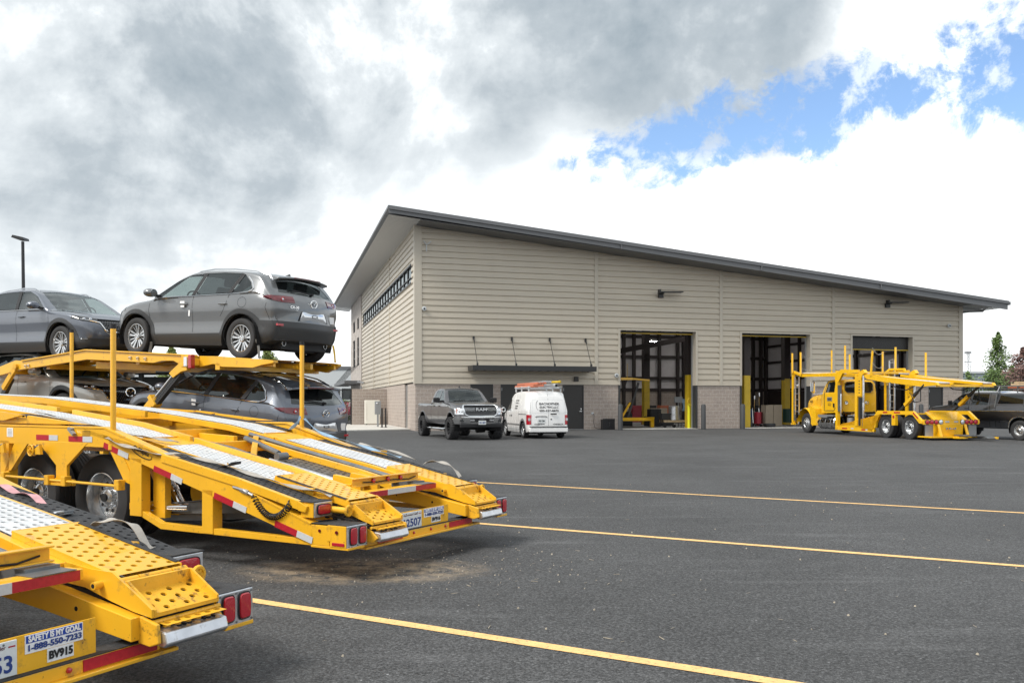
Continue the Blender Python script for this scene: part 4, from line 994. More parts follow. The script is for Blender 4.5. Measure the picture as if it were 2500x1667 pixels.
    def finish(s, name, mt, parent):
        me = bpy.data.meshes.new(name); s.bm.to_mesh(me); s.bm.free()
        me.polygons.foreach_set('use_smooth', [True]*len(me.polygons)); return part(name, me, mt, parent, smooth=True, ang=32)
def circ(cx, cz, r, n=22, a0=0, a1=2*PI, rx=None):
    full = abs(a1-a0-2*PI) < 1e-6; k = n if full else n+1
    return [(cx+(rx or r)*math.cos(a0+(a1-a0)*i/n), cz+r*math.sin(a0+(a1-a0)*i/n)) for i in range(k)]
def seam(B, pts, w=.008, mt='void', name='door_gap', parent=None, lift=.0012, sides=(1, -1), sub=.05):
    for sg in sides:
        P = []
        for (a, b) in zip(pts, pts[1:]):
            n = max(1, int(math.hypot(b[0]-a[0], b[1]-a[1])/sub))
            for i in range(n): P.append((lerp(a[0], b[0], i/n), lerp(a[1], b[1], i/n)))
        P.append(pts[-1]); m = MB(); vs = []
        for i, p in enumerate(P):
            q0, q1 = P[max(0, i-1)], P[min(len(P)-1, i+1)]; d = Vector((q1[0]-q0[0], q1[1]-q0[1])).normalized(); nx_, nz_ = -d.y*w/2, d.x*w/2
            for s_ in (-1, 1):
                c = B.side(p[0]+nx_*s_, p[1]+nz_*s_, sg); vs.append(c+B.nside(p[0], p[1], sg)*lift)
        m.add(vs, [(2*i, 2*i+1, 2*i+3, 2*i+2) for i in range(len(P)-1)]); part(name, m, mt, parent)
def wheel(parent, x, y, r, w, side, rim_r, style='spoke10', rim_mt='silver', z=None, dish=.03, name='wheel', tread=0):
    """wheel at axle x, centre plane y; side=+1 left"""
    z = r if z is None else z; s_ = side
    o = bpy.data.objects.new(name, None); COL.objects.link(o); o.parent = parent; o.location = (x, y, z)
    m = MB(); h = w/2
    prof = [(rim_r*.97, h*.80), (rim_r+.012, h*.93), (rim_r+.03, h*.97), ((rim_r+r)/2, h*1.02), (r-.05*r, h*.97), (r-.02*r, h*.86), (r, h*.70)]
    k = 4
    for q in range(k): 
        a = h*.70-(2*h*.70)*(q+.5)/k; prof += [(r, a+.18*h), (r*.985, a+.15*h), (r*.985, a+.1*h), (r, a+.07*h)] 
    prof += [(r, -h*.7), (r*.97, -h*.86), ((rim_r+r)/2, -h), (rim_r, -h*.9), (rim_r*.97, -h*.8)]
    if s_ < 0: prof = [(a, -b) for a, b in prof]
    m.lathe(prof, (0, 0, 0), 'y', 40)
    if tread:
        n = 30
        for i in range(n):
            for yy, sh in ((-.32, 0), (.32, .5), (0, .25)):
                a = 2*PI*(i+sh)/n; c = Vector((math.cos(a)*r, yy*w, math.sin(a)*r)); t_ = Vector((-math.sin(a), 0, math.cos(a))); m.bar(c-t_*r*.06, c+t_*r*.06, .27*w, .03, up=c.normalized())
            for yy in (-.5, .5):
                a = 2*PI*(i+.2)/n; c = Vector((math.cos(a)*r*.93, yy*w, math.sin(a)*r*.93)); t_ = Vector((-math.sin(a), 0, math.cos(a))); m.bar(c-t_*r*.05, c+t_*r*.05, .03, .07, up=(0, 1, 0))
    part('tyre', m, 'rubber', o, smooth=True)
    m = MB(); y0 = s_*h*.80; yd = s_*(h*.80-dish)
    m.lathe([(rim_r*.99, y0+s_*.006), (rim_r*.955, y0+s_*.008), (rim_r*.93, y0-s_*.01), (rim_r*.90, yd-s_*.05), (rim_r*.88, -y0)], (0, 0, 0), 'y', 40)
    def spoke(a, w0, w1, r0, r1, yo=0, th=.018):
        c, sn = math.cos(a), math.sin(a); t_ = (-sn, c); vs = []
        for rr, ww, yy in ((r0, w0, yd-s_*.008), ((r0+r1)/2, (w0+w1)/2, yd+s_*.004), (r1, w1, y0-s_*.012)):
            for q in (-1, 1):
                for dy in (0, -s_*th-s_*.008):
                    vs.append((c*rr+t_[0]*ww/2*q, yy+dy+yo, sn*rr+t_[1]*ww/2*q))
        fs = []
        for k in range(2):
            A = k*4; B_ = A+4; fs += [(A, A+2, B_+2, B_), (A+1, B_+1, B_+3, A+3), (A, B_, B_+1, A+1), (A+2, A+3, B_+3, B_+2)]
        m.add(vs, fs)
    if style == 'spoke10':
        for i in range(5):
            for d in (-.21, .21): spoke(2*PI*i/5+.3+d*.9, rim_r*.10, rim_r*.17, rim_r*.18, rim_r*.93)
            spoke(2*PI*(i+.5)/5+.3, rim_r*.05, rim_r*.08, rim_r*.18, rim_r*.93, -s_*.012)
    elif style == 'spoke8':
        for i in range(8): spoke(2*PI*i/8, rim_r*.2, rim_r*.1, rim_r*.2, rim_r*.93)
    elif style in ('hd', 'hub'):
        m.lathe([(rim_r*.90, yd-s_*.02), (rim_r*.72, yd-s_*.0), (rim_r*.66, yd+s_*.012), (rim_r*.34, yd+s_*.014), (rim_r*.33, yd+s_*.05), (rim_r*.2, yd+s_*.07), (0, yd+s_*.07)], (0, 0, 0), 'y', 32)
    m.lathe([(rim_r*.24, yd), (rim_r*.24, yd+s_*.012), (rim_r*.14, yd+s_*.02), (0, yd+s_*.02)], (0, 0, 0), 'y', 20)
    part('rim', m, rim_mt, o, smooth=True)
    m = MB(); m.lathe([(rim_r*.89, yd-s_*.06), (0, yd-s_*.06)], (0, 0, 0), 'y', 24); 
    if style in ('hd', 'hub'):
        n = 8 if style == 'hub' else 10
        for i in range(n): a = 2*PI*i/n; m.cyl((math.cos(a)*rim_r*.55, yd+s_*.008, math.sin(a)*rim_r*.55), (math.cos(a)*rim_r*.55, yd+s_*.017, math.sin(a)*rim_r*.55), rim_r*.075, n=10)
        m.cyl((0, yd+s_*.02, 0), (0, yd+s_*.09, 0), rim_r*.16, n=14)
    part('brake_disc' if style not in ('hd', 'hub') else 'hub', m, 'under', o)
    m = MB()
    for i in range(5 if style not in ('hd', 'hub') else 10):
        a = 2*PI*i/(5 if style not in ('hd', 'hub') else 10)+.3; rr = rim_r*(.17 if style not in ('hd', 'hub') else .43); m.cyl((math.cos(a)*rr, yd+s_*.0, math.sin(a)*rr), (math.cos(a)*rr, yd+s_*.035, math.sin(a)*rr), .012, n=6)
    part('wheel_nut', m, 'chrome' if rim_mt != 'black' else 'black', o); return o
def winged_logo(parent, B, y, z, sg, r=.075, name='emblem'):
    """oval ring with a curved winged M on the front or rear"""
    c = B.end(y, z, sg); m = MB(); n = 28; ox = c.x+sg*.012
    m.tube([(ox, y+math.cos(2*PI*i/n)*r*1.22, z+math.sin(2*PI*i/n)*r) for i in range(n)], r*.13, 6, closed=True)
    W_ = [(-1.12, .22), (-.82, .42), (-.55, .36), (-.28, .02), (0, -.22), (.28, .02), (.55, .36), (.82, .42), (1.12, .22)]
    m.tube([(ox, y+a*r, z+b*r) for a, b in W_], r*.12, 6)
    part(name, m, 'chrome', parent, smooth=True)
def mirror_part(parent, B, x, z, sg, size=(.11, .12, .09), mt='gloss_black', out=.12, arm='black'):
    c = B.side(x, z, sg); m = MB(); a, b, h = size
    m.lathe([(0, -1), (.55, -.92), (.85, -.6), (1, -.1), (.95, .5), (.7, .85), (0, 1)], (0, 0, 0), 'x', 16)
    m.v = [(v[0]*a+c.x-.0, v[1]*b+c.y+sg*(out+b*.5), v[2]*h+c.z+.06) for v in m.v]
    o = part('wing_mirror', m, mt, parent, smooth=True); m = MB(); m.bar((c.x, c.y-sg*.02, c.z+.01), (c.x, c.y+sg*out, c.z+.03), .09, .04); part('arm', m, arm, o)
    m = MB(); m.cyl((c.x-a*.62, c.y+sg*(out+b*.5), c.z+.06), (c.x-a*.9, c.y+sg*(out+b*.5), c.z+.06), h*.85, n=14); part('mirror_glass', m, 'chrome', o)
def patch(B, pts, sg, ax, name, mt, parent, th=.02, sub=6, lift=.0):
    """raised patch whose outline pts (y,z) or (x,z) is projected on the body"""
    m = MB(); n = len(pts); cx = sum(p[0] for p in pts)/n; cz = sum(p[1] for p in pts)/n; f = B.end if ax == 'x' else B.side
    d = Vector((sg, 0, 0)) if ax == 'x' else Vector((0, sg, 0)); vs = []; K = 4
    for k in range(K+1):
        for p in pts:
            c = f(lerp(p[0], cx, k/K), lerp(p[1], cz, k/K), sg); vs.append(c+d*(th+lift))
    for p in pts: vs.append(f(p[0], p[1], sg)-d*.02)
    fs = [(k*n+i, k*n+(i+1) % n, (k+1)*n+(i+1) % n, (k+1)*n+i) for k in range(K) for i in range(n)]
    A = (K+1)*n; fs += [(A+i, A+(i+1) % n, (i+1) % n, i) for i in range(n)]
    m.add(vs, fs); return part(name, m, mt, parent, smooth=True)
# ---------------------------------------------------------------- compact crossover
def arches(B, xs, zc, r, y0=.42, yb=.92, parent=None):
    for x in xs:
        for sg in (1, -1):
            m = MB(); n = 18; vs = []
            for yy in (y0*sg, (yb-.015)*sg):
                for i in range(n+1):
                    a = -PI*.12+PI*1.24*i/n; vs.append((x+math.cos(a)*r, yy, zc+math.sin(a)*r))
            k = n+1; m.add(vs, [(i, i+1, k+i+1, k+i) for i in range(n)]); m.add(vs[:k], [tuple(range(k))]); part('wheel_arch_liner', m, 'void', parent)
def make_suv(paint, label, text_sg=True):
    t = thing('suv_car', label, 'car')
    zt = [(-.84, .66), (-.83, .80), (-.80, 1.0), (-.74, 1.14), (-.60, 1.28), (-.46, 1.40), (-.40, 1.435), (-.1, 1.485), (.4, 1.525), (.9, 1.54), (1.3, 1.525), (1.62, 1.45), (1.95, 1.28), (2.25, 1.11), (2.42, 1.03), (2.8, .985), (3.15, .92), (3.40, .83), (3.52, .72), (3.56, .60)]
    zb = [(-.84, .34), (-.6, .27), (-.4, .24), (0, .22), (2.6, .20), (3.1, .22), (3.4, .24), (3.56, .28)]
    xf = [(.2, 3.44), (.35, 3.52), (.5, 3.56), (.65, 3.55), (.8, 3.50), (1.0, 3.42), (1.5, 3.42)]
    xr = [(.25, -.74), (.4, -.80), (.55, -.84), (.64, -.83), (.67, -.795), (.85, -.815), (.98, -.80), (1.1, -.76), (1.5, -.70)]
    hw = [(-.84, .68), (-.82, .74), (-.74, .80), (-.55, .855), (-.2, .885), (.1, .893), (.5, .885), (1.3, .872), (2.2, .885), (2.65, .893), (3.0, .875), (3.25, .83), (3.42, .76), (3.50, .69), (3.56, .58)]
    belt = [(-.84, .98), (-.4, 1.07), (0, 1.06), (1.2, 1.02), (2.3, .985), (2.9, .93), (3.3, .85), (3.56, .70)]
    low = [(0, .10), (.22, .085), (.34, .025), (.42, .012), (.5, .03), (.62, .022), (.8, .0), (.93, .006), (1.0, .03)]
    st = [-.84+.01*i for i in range(10)]+[3.56-.012*i for i in range(10)]
    B = Body(zt, zb, xf, xr, hw, belt, .45, low, crown=.045, rz=.055, rb=.10, nx=84, stations=st, fcurve=.16, rcurve=.17, fzone=.22)
    side = lambda c, n: abs(c.y) > .5 and abs(n.y) > .25
    # windows
    P1 = [(2.14, 1.035), (1.24, 1.06), (1.12, 1.445), (1.42, 1.43), (1.74, 1.31)]
    P2 = [(1.14, 1.063), (.34, 1.085), (.16, 1.43), (.62, 1.455), (1.02, 1.45)]
    P3 = [(.24, 1.09), (-.12, 1.115), (-.20, 1.16), (-.12, 1.27), (.06, 1.40), (.08, 1.405)]
    for P, g in ((P1, 'glass'), (P2, 'glass_dark'), (P3, 'glass_dark')):
        B.extract(B.cut(P, 'y', side), 'side_window', g, t, offset=-.006, th=.0, split=True)
    for P in ([(1.255, 1.04), (1.125, 1.045), (1.01, 1.455), (1.135, 1.452)], [(.355, 1.07), (.235, 1.075), (.07, 1.412), (.17, 1.437)]):
        B.extract(B.cut(P, 'y', side), 'pillar', 'black', t, offset=.001, split=True)
    ws = [(2.36, -.70), (2.40, -.35), (2.41, 0), (2.40, .35), (2.36, .70), (1.62, .575), (1.57, .3), (1.56, 0), (1.57, -.3), (1.62, -.575)]
    B.extract(B.cut(ws, 'z', lambda c, n: c.z > 1.0 and n.z > .15), 'windscreen', 'glass', t, offset=-.004)
    rw = [(-.62, 1.12), (-.3, 1.105), (0, 1.10), (.3, 1.105), (.62, 1.12), (.50, 1.375), (.25, 1.395), (0, 1.40), (-.25, 1.395), (-.50, 1.375)]
    B.extract(B.cut(rw, 'x', lambda c, n: c.x < 0 and n.x < -.12), 'rear_window', 'glass_dark', t, offset=-.004)
    # wheel openings
    for x in (0, 2.655):
        fs = B.cut(circ(x, .335, .405, 26), 'y', lambda c, n: abs(c.y) > .45); B.extract(fs, 'tmp', 'void', t)
    for o_ in [q for q in list(COL.objects) if q.name.startswith('tmp')]: bpy.data.objects.remove(o_)
    arches(B, (0, 2.655), .335, .415, parent=t)
    clad = []
    for x in (0, 2.655):
        B.extract(B.cut([(x-.60, .10)]+[(x+math.cos(a)*.505, .335+math.sin(a)*.49) for a in [PI-.25-(PI-.5)*i/16 for i in range(17)]]+[(x+.60, .10)], 'y', lambda c, n: abs(c.y) > .5 and (abs(n.y) > .2)), 'arch_cladding', 'cladding', t, offset=.007, th=.02, split=True)
    B.extract(B.cut([(.45, .42), (2.2, .375), (2.2, .0), (.45, .0)], 'y', lambda c, n: abs(c.y) > .5), 'sill_cladding', 'cladding', t, offset=.005, th=.015, split=True)
    B.extract(B.cut([(-.95, .645), (-.30, .645), (-.30, .1), (-.95, .1)], 'y', lambda c, n: c.x < -.30), 'rear_bumper_cladding', 'cladding', t, offset=.006, th=.012)
    B.extract(B.cut([(-.85, .42), (.85, .42), (.9, .15), (-.9, .15)], 'x', lambda c, n: c.x > 3.1), 'front_lower_cladding', 'cladding', t, offset=.004, th=.01)
    # lights
    tl = [(-.95, 1.06), (-.60, 1.06), (-.40, 1.035), (-.50, 1.0), (-.66, .955), (-.95, .955)]
    fs = B.cut(tl, 'y', lambda c, n: c.x < -.35 and abs(c.y) > .40 and c.z > .9)
    for L_ in (B.extract(fs, 'tail_light', 'dark_red', t, offset=.010, th=.02, split=True) or []): pass
    g = [(-.52, .80), (.52, .80), (.56, .74), (.46, .56), (.32, .46), (-.32, .46), (-.46, .56), (-.56, .74)]
    B.extract(B.cut(g, 'x', lambda c, n: c.x > 3.2 and n.x > .2), 'grille', 'gloss_black', t, offset=-.02)
    for sg in (1, -1):
        hl = [(sg*.50, .80), (sg*.66, .835), (sg*.84, .86), (sg*.86, .80), (sg*.78, .745), (sg*.62, .725), (sg*.53, .745)]
        B.extract(B.cut(hl, 'x', lambda c, n: c.x > 2.95 and c.y*sg > .3), 'headlight', 'gloss_black', t, offset=.004, th=.02)
    body = B.finish('body', paint, t)
    # headlight lens, chrome wing
    for sg in (1, -1):
        m = MB(); pts = [B.end(y*sg, z) for y, z in ((.80, .79), (.70, .765), (.60, .745), (.53, .72), (.49, .64), (.44, .555), (.32, .45), (.15, .44))]
        m.tube([p+Vector((.014, 0, 0)) for p in pts], [.006, .009, .012, .016, .017, .016, .013, .010], 8); part('chrome_wing', m, 'chrome', t, smooth=True)
        for y, r_ in ((.64, .026), (.74, .024)):
            c = B.end(y*sg, .79); m = MB(); m.lathe([(r_, -.02), (r_, .012), (r_*.8, .018), (0, .02)], c, 'x', 14); part('lamp', m, 'clear', t, smooth=True)
        c = B.end(.72*sg, .40); m = MB(); m.box(c.x-.02, c.x+.012, c.y-.12, c.y+.10, .392, .41); part('fog_lamp', m, 'clear', t)
        # tail lamp ring
        c = B.end(.60*sg, 1.005, -1); m = MB(); m.tube([(c.x-.016, c.y+math.cos(a*PI/8)*.036, 1.005+math.sin(a*PI/8)*.032) for a in range(16)], .007, 6, closed=True); part('light_ring', m, 'red_lens', t)
        m = MB(); m.lathe([(0, -.012), (.018, -.008), (.02, .005)], c+Vector((-.008, 0, 0)), 'x', 12); part('lamp', m, 'clear', t)
        c = B.end(.62*sg, .585, -1); m = MB(); m.box(c.x-.014, c.x+.02, c.y-.10, c.y+.12, .565, .60); part('reflector', m, 'red_lens', t)
        c = B.end(.50*sg, .30, -1); m = MB(); m.lathe([(.038, -.06), (.045, -.06), (.045, .1), (.038, .1), (.036, -.05)], (c.x+.01, c.y, .285), 'x', 18); m.lathe([(.036, -.02), (0, -.02)], (c.x+.01, c.y, .285), 'x', 12); part('tailpipe', m, 'chrome', t, smooth=True)
    # mesh pattern of the grille
    m = MB()
    for r_ in range(8):
        z = .49+r_*.038
        for c_ in range(-12, 13):
            y = c_*.045+(r_ % 2)*.022
            if abs(y) < .30+(z-.46)*.62:
                p = B.end(y, z); m.box(p.x-.012, p.x-.004, y-.016, y+.016, z-.004, z+.004); m.box(p.x-.012, p.x-.004, y-.003, y+.003, z-.012, z+.012)
    part('grille_mesh', m, 'darksteel', t)
    winged_logo(t, B, 0, .69, 1, .085); winged_logo(t, B, 0, .975, -1, .062)
    # rear plate film, strip, badge
    c = B.end(0, .74, -1)
    patch(B, [(-.28, .83), (.28, .83), (.36, .665), (-.36, .665)], -1, 'x', 'plate_recess', 'black', t, .004)
    patch(B, [(-.25, .825), (.27, .825), (.32, .672), (-.33, .672)], -1, 'x', 'plate_film', 'clear', t, .010)
    m = MB(); m.box(c.x-.020, c.x-.012, -.06, .06, .745, .75); m.box(c.x-.020, c.x-.012, -.06, .06, .78, .785); m.box(c.x-.020, c.x-.012, -.06, -.055, .745, .785); m.box(c.x-.020, c.x-.012, .055, .06, .745, .785); part('plate_bracket', m, 'black', t)
    p = B.end(.42, .885, -1); text('badge', 'CX-30', .06, 'chrome', t, (p.x-.012, .42, .885), (-.25, -1, 0), (0, 0, 1), thick=.004, bold=.001)
    p = B.end(.38, .845, -1); text('badge', 'AWD', .022, 'chrome', t, (p.x-.012, .38, .84), (-.2, -1, 0), (0, 0, 1), thick=.003)
    p = B.end(-.5, .70, -1); m = MB(); m.box(p.x-.012, p.x+.01, -.57, -.45, .68, .80); part('sticker', m, 'paper', t)
    # spoiler, wiper
    m = MB(); ys = [-.60+.1*i for i in range(13)]; vs = []
    for y in ys: k = 1-(y/.60)**2*.14; d = -.045*(y/.6)**2; vs += [(-.37, y*.97, 1.443+d), (-.62*k, y, 1.408+d*.8), (-.615*k, y, 1.375+d*.8), (-.42, y, 1.36+d)]
    m.add(vs, [(4*i+j, 4*i+(j+1) % 4, 4*i+4+(j+1) % 4, 4*i+4+j) for i in range(12) for j in range(4)]+[(0, 1, 2, 3), (51, 50, 49, 48)]); part('spoiler', m, paint, t, smooth=True, bevel=.012)
    m = MB(); m.box(-.635, -.60, -.3, .3, 1.385, 1.40); part('brake_light', m, 'dark_red', t)
    p = B.end(-.05, 1.14, -1); q = B.end(.36, 1.17, -1); m = MB(); m.bar(p+Vector((-.03, 0, 0)), q+Vector((-.03, 0, .01)), .016, .022); m.cyl(p+Vector((.02, 0, 0)), p+Vector((-.045, 0, 0)), .022); part('wiper', m, 'black', t)
    m = MB(); q = B.top(-.15, 0); m.prism([(-.05, q.z-.01), (-.22, q.z-.02), (-.20, q.z+.035)], -.012, .012); part('antenna_fin', m, 'gloss_black', t)
    for sg in (1, -1):
        m = MB(); m.tube([B.top(x, sg*(.575-.02*abs(x-.6)))+Vector((0, 0, dz)) for x, dz in ((-.38, .0), (-.30, .022), (0, .028), (.5, .03), (1.0, .03), (1.35, .024), (1.52, .0))], .013, 6); part('roof_rail', m, 'chrome', t, smooth=True)
        m = MB(); m.tube([B.side(x, z, sg)+Vector((0, sg*.004, 0)) for x, z in ((2.16, 1.018), (1.7, 1.035), (1.2, 1.047), (.7, 1.062), (.2, 1.076), (-.1, 1.095), (-.21, 1.12), (-.235, 1.16), (-.16, 1.27), (-.03, 1.37))], .008, 6); part('chrome_trim', m, 'chrome', t, smooth=True)
        mirror_part(t, B, 2.06, 1.03, sg, (.10, .12, .075), paint)
        for x in (1.40, .42):
            c = B.side(x, .905, sg); m = MB(); m.lathe([(0, -.10), (.014, -.08), (.016, 0), (.014, .08), (0, .10)], (0, 0, 0), 'x', 8); m.v = [(v[0]+c.x, v[1]*1.3+c.y+sg*.022, v[2]+.905) for v in m.v]; part('door_handle', m, paint, t, smooth=True)
    # transport film on handle and label on the door edge (left side)
    for sg in (1,):
        c = B.side(1.40, .9, sg); m = MB(); m.box(1.35, 1.46, c.y+.035, c.y+.04, .915, .955); m.box(1.36, 1.45, c.y+.03, c.y+.036, .85, .885); part('handle_film', m, 'paper', t)
        c = B.side(1.27, .75, sg); m = MB(); m.box(1.25, 1.285, c.y+.002, c.y+.006, .70, .82); part('door_label', m, 'paper', t)
    seam(B, [(2.28, .985), (2.31, .80), (2.26, .55), (2.20, .40), (2.18, .26)], parent=t); seam(B, [(1.17, 1.44), (1.20, 1.06), (1.19, .7), (1.18, .26)], parent=t)
    seam(B, [(.13, 1.43), (.30, 1.08), (.34, .95), (.42, .80), (.50, .70)], parent=t); seam(B, [(2.26, .985), (2.7, .955), (3.05, .90)], w=.006, parent=t, name='bonnet_gap')
    seam(B, circ(-.02, .93, .085, 20, rx=.095)+[(.075, .93)], w=.006, parent=t, name='fuel_flap', sides=(1,))
    seam(B, [(-.52, .99), (-.50, .85), (-.56, .66)], w=.006, parent=t, name='bumper_gap')
    # interior, underbody, wheels
    m = MB(); m.box(-.5, 2.25, -.70, .70, .30, .98)
    m.box(2.0, 2.3, -.6, .6, .98, 1.03)
    part('cabin', m, 'seat', t, bevel=.03)
    for x, ys in ((1.0, (-.36, .36)), (.12, (-.42, 0, .42))):
        for y in ys: m = MB(); m.bar((x, y, .95), (x-.12, y, 1.22), .42, .12, up=(1, 0, 0)); m.bar((x-.13, y, 1.24), (x-.15, y, 1.38), .22, .08, up=(1, 0, 0)); part('seat', m, 'seat', t, bevel=.03)
    m = MB(); m.tube([(1.72+math.sin(a*PI/8)*.06, .36+math.cos(a*PI/8)*.18, 1.03+math.sin(a*PI/8)*.16) for a in range(16)], .014, 6, closed=True); part('steering_wheel', m, 'black', t)
    m = MB(); m.box(-.60, 3.2, -.55, .55, .19, .32); m.cyl((-.5, -.3, .24), (-.5, .35, .24), .09); m.bar((0, -.7, .33), (0, .7, .33), .07, .07); m.bar((2.655, -.7, .33), (2.655, .7, .33), .06, .06); m.tube([(2.0, .15, .2), (1.0, .1, .18), (.4, .1, .19), (-.3, .3, .2)], .035); part('underbody', m, 'under', t)
    for x in (0, 2.655):
        for sg in (1, -1): wheel(t, x, sg*.775, .335, .215, sg, .228, 'spoke10', 'silver')
    return t
# ---------------------------------------------------------------- lifted pickup
def make_ram():
    t = thing('pickup_truck', 'lifted dark grey crew-cab pickup with chrome grille facing the camera', 'pickup truck')
    zt = [(-1.15, 1.15), (-1.12, 1.46), (-1.0, 1.53), (1.30, 1.50), (1.36, 1.53), (1.46, 1.98), (1.60, 2.08), (2.2, 2.14), (2.62, 2.12), (2.90, 2.02), (3.35, 1.66), (3.52, 1.565), (4.2, 1.53), (4.9, 1.46), (5.15, 1.39), (5.26, 1.25), (5.30, 1.0)]
    zb = [(-1.15, .72), (-.6, .66), (.6, .60), (3.6, .60), (4.9, .62), (5.3, .62)]
    xf = [(.6, 5.22), (.9, 5.30), (1.2, 5.28), (1.4, 5.18), (2.1, 5.15)]; xr = [(.6, -1.10), (.9, -1.15), (1.5, -1.12), (2.1, -1.10)]
    hw = [(-1.15, .93), (-1.0, .985), (-.3, 1.005), (.5, .995), (1.3, .985), (3.3, .985), (3.8, .99), (4.3, 1.005), (4.9, .98), (5.15, .93), (5.26, .86), (5.3, .80)]
    belt = [(-1.15, 1.45), (1.4, 1.45), (3.5, 1.46), (4.4, 1.38), (5.3, 1.22)]; low = [(0, .10), (.42, .08), (.5, .02), (.62, .005), (.8, .0), (.95, .012), (1, .035)]
    B = Body(zt, zb, xf, xr, hw, belt, .36, low, crown=.05, rz=.05, rb=.10, nx=84, stations=[1.3+.02*i for i in range(10)]+[-1.14+.02*i for i in range(6)], fcurve=.13, rcurve=.05, fzone=.18)
    side = lambda c, n: abs(c.y) > .5 and abs(n.y) > .25
    for P in ([(3.24, 1.56), (2.50, 1.53), (2.46, 2.0), (2.62, 2.01), (2.86, 1.90)], [(2.40, 1.53), (1.62, 1.53), (1.66, 1.93), (1.80, 2.0), (2.37, 2.01)]): B.extract(B.cut(P, 'y', side), 'side_window', 'glass', t, offset=-.006, split=True)
    B.extract(B.cut([(3.42, -.78), (3.48, 0), (3.42, .78), (2.80, .66), (2.74, 0), (2.80, -.66)], 'z', lambda c, n: c.z > 1.5 and n.z > .15), 'windscreen', 'glass', t, offset=-.006)
    B.extract(B.cut([(-.62, 1.60), (.62, 1.60), (.58, 1.95), (-.58, 1.95)], 'x', lambda c, n: 1.2 < c.x < 1.7 and n.x < -.3), 'rear_window', 'glass_dark', t, offset=-.004)
    for x in (0, 4.29):
        B.extract(B.cut(circ(x, .56, .53, 26, rx=.52), 'y', lambda c, n: abs(c.y) > .45), 'tmp', 'void', t)
    for o_ in [q for q in list(COL.objects) if q.name.startswith('tmp')]: bpy.data.objects.remove(o_)
    arches(B, (0, 4.29), .56, .54, y0=.5, yb=1.0, parent=t)
    # chrome front bumper, black valance
    B.extract(B.cut([(-1.2, .93), (1.2, .93), (1.2, .66), (-1.2, .66)], 'x', lambda c, n: c.x > 4.72), 'front_bumper', 'chrome', t, offset=.05, th=.06)
    B.extract(B.cut([(-.62, 1.40), (.62, 1.40), (.68, 1.30), (.62, 1.02), (.50, .97), (-.50, .97), (-.62, 1.02), (-.68, 1.30)], 'x', lambda c, n: c.x > 4.9), 'grille', 'gloss_black', t, offset=-.03)
    for sg in (1, -1):
        B.extract(B.cut([(sg*.70, 1.26), (sg*1.02, 1.27), (sg*1.02, 1.03), (sg*.72, 1.02)], 'x', lambda c, n: c.x > 4.75 and c.y*sg > .3), 'headlight', 'clear', t, offset=.006, th=.02)
    B.finish('body', 'truck_grey', t)
    f = lambda y, z, d=.0: B.end(y, z)+Vector((d, 0, 0))
    m = MB(); loop = [(-.64, 1.41), (0, 1.44), (.64, 1.41), (.72, 1.30), (.66, 1.02), (.52, .955), (-.52, .955), (-.66, 1.02), (-.72, 1.30)]
    P = []
    for a, b in zip(loop, loop[1:]+loop[:1]):
        for i in range(5): P.append(f(lerp(a[0], b[0], i/5), min(1.39, lerp(a[1], b[1], i/5)), .02))
    m.tube(P, .032, 8, closed=True); part('grille_surround', m, 'chrome', t, smooth=True)
    for y0, y1, z in ((-.66, -.27, 1.25), (-.66, -.27, 1.18), (.27, .66, 1.25), (.27, .66, 1.18)):
        m = MB(); m.bar(f(y0, z, .012), f(y1, z, .02), .03, .022); part('grille_bar', m, 'chrome', t)
    m = MB()
    for r_ in range(9):
        z = 1.0+r_*.045; 
        for c_ in range(-13, 14):
            y = c_*.045
            if abs(y) < .6: p = f(y, z, -.022); m.box(p.x-.01, p.x+.004, y-.018, y+.018, z-.006, z+.006)
    part('grille_mesh', m, 'darksteel', t)
    p = f(0, 1.215); text('lettering', 'RAM', .155, 'chrome', t, (p.x+.02, 0, 1.212), (0, 1, 0), (0, 0, 1), thick=.012, bold=.006, width=.46)
    for sg in (1, -1):
        for y in (.76, .86):
            c = f(y*sg, 1.15, -.0); m = MB(); m.lathe([(.045, -.02), (.05, .014), (.03, .02), (0, .016)], c, 'x', 14); part('lamp', m, 'chrome', t, smooth=True)
        c = f(.93*sg, 1.15, .0); m = MB(); m.box(c.x-.05, c.x+.014, c.y-.02, c.y+.03, 1.06, 1.24); part('indicator', m, 'orange', t)
        c = f(.76*sg, .80, .05); m = MB(); m.lathe([(0, .012), (.055, .012), (.075, -.01)], (0, 0, 0), 'x', 16); m.v = [(v[0]+c.x, v[1]*1.6+c.y, v[2]*1.0+.80) for v in m.v]; part('fog_lamp_pod', m, 'darksteel', t)
        m = MB(); m.tube([B.side(x, z, sg)+Vector((0, sg*.0, 0)) for x, z in ((5.0, .72), (4.86, .62))], .03); 
        m = MB(); m.tube([(.62, sg*1.0, .44), (.75, sg*1.06, .42), (3.55, sg*1.06, .42), (3.68, sg*1.0, .44)], .045, 8); part('side_step', m, 'chrome', t, smooth=True)
        # tow mirror
        c = B.side(3.16, 1.55, sg); m = MB(); m.box(c.x-.06, c.x+.06, c.y+sg*.16, c.y+sg*.44, 1.50, 1.70); part('wing_mirror', m, 'black', t, bevel=.04); m = MB(); m.bar(c, (c.x, c.y+sg*.3, 1.53), .09, .09); part('arm', m, 'black', t)
        for x in (2.60, 1.76):
            c = B.side(x, 1.36, sg); m = MB(); m.box(x-.11, x+.11, c.y, c.y+sg*.04, 1.345, 1.38); part('door_handle', m, 'gloss_black', t)
        for x in (0, 4.29):
            m = MB(); P = [B.side(x+math.cos(a)*.56, .56+math.sin(a)*.56, sg)+Vector((0, sg*.005, 0)) for a in [PI*.04+PI*.92*i/18 for i in range(19)]]; m.tube(P, .022, 6); part('arch_lip', m, 'truck_grey', t, smooth=True)
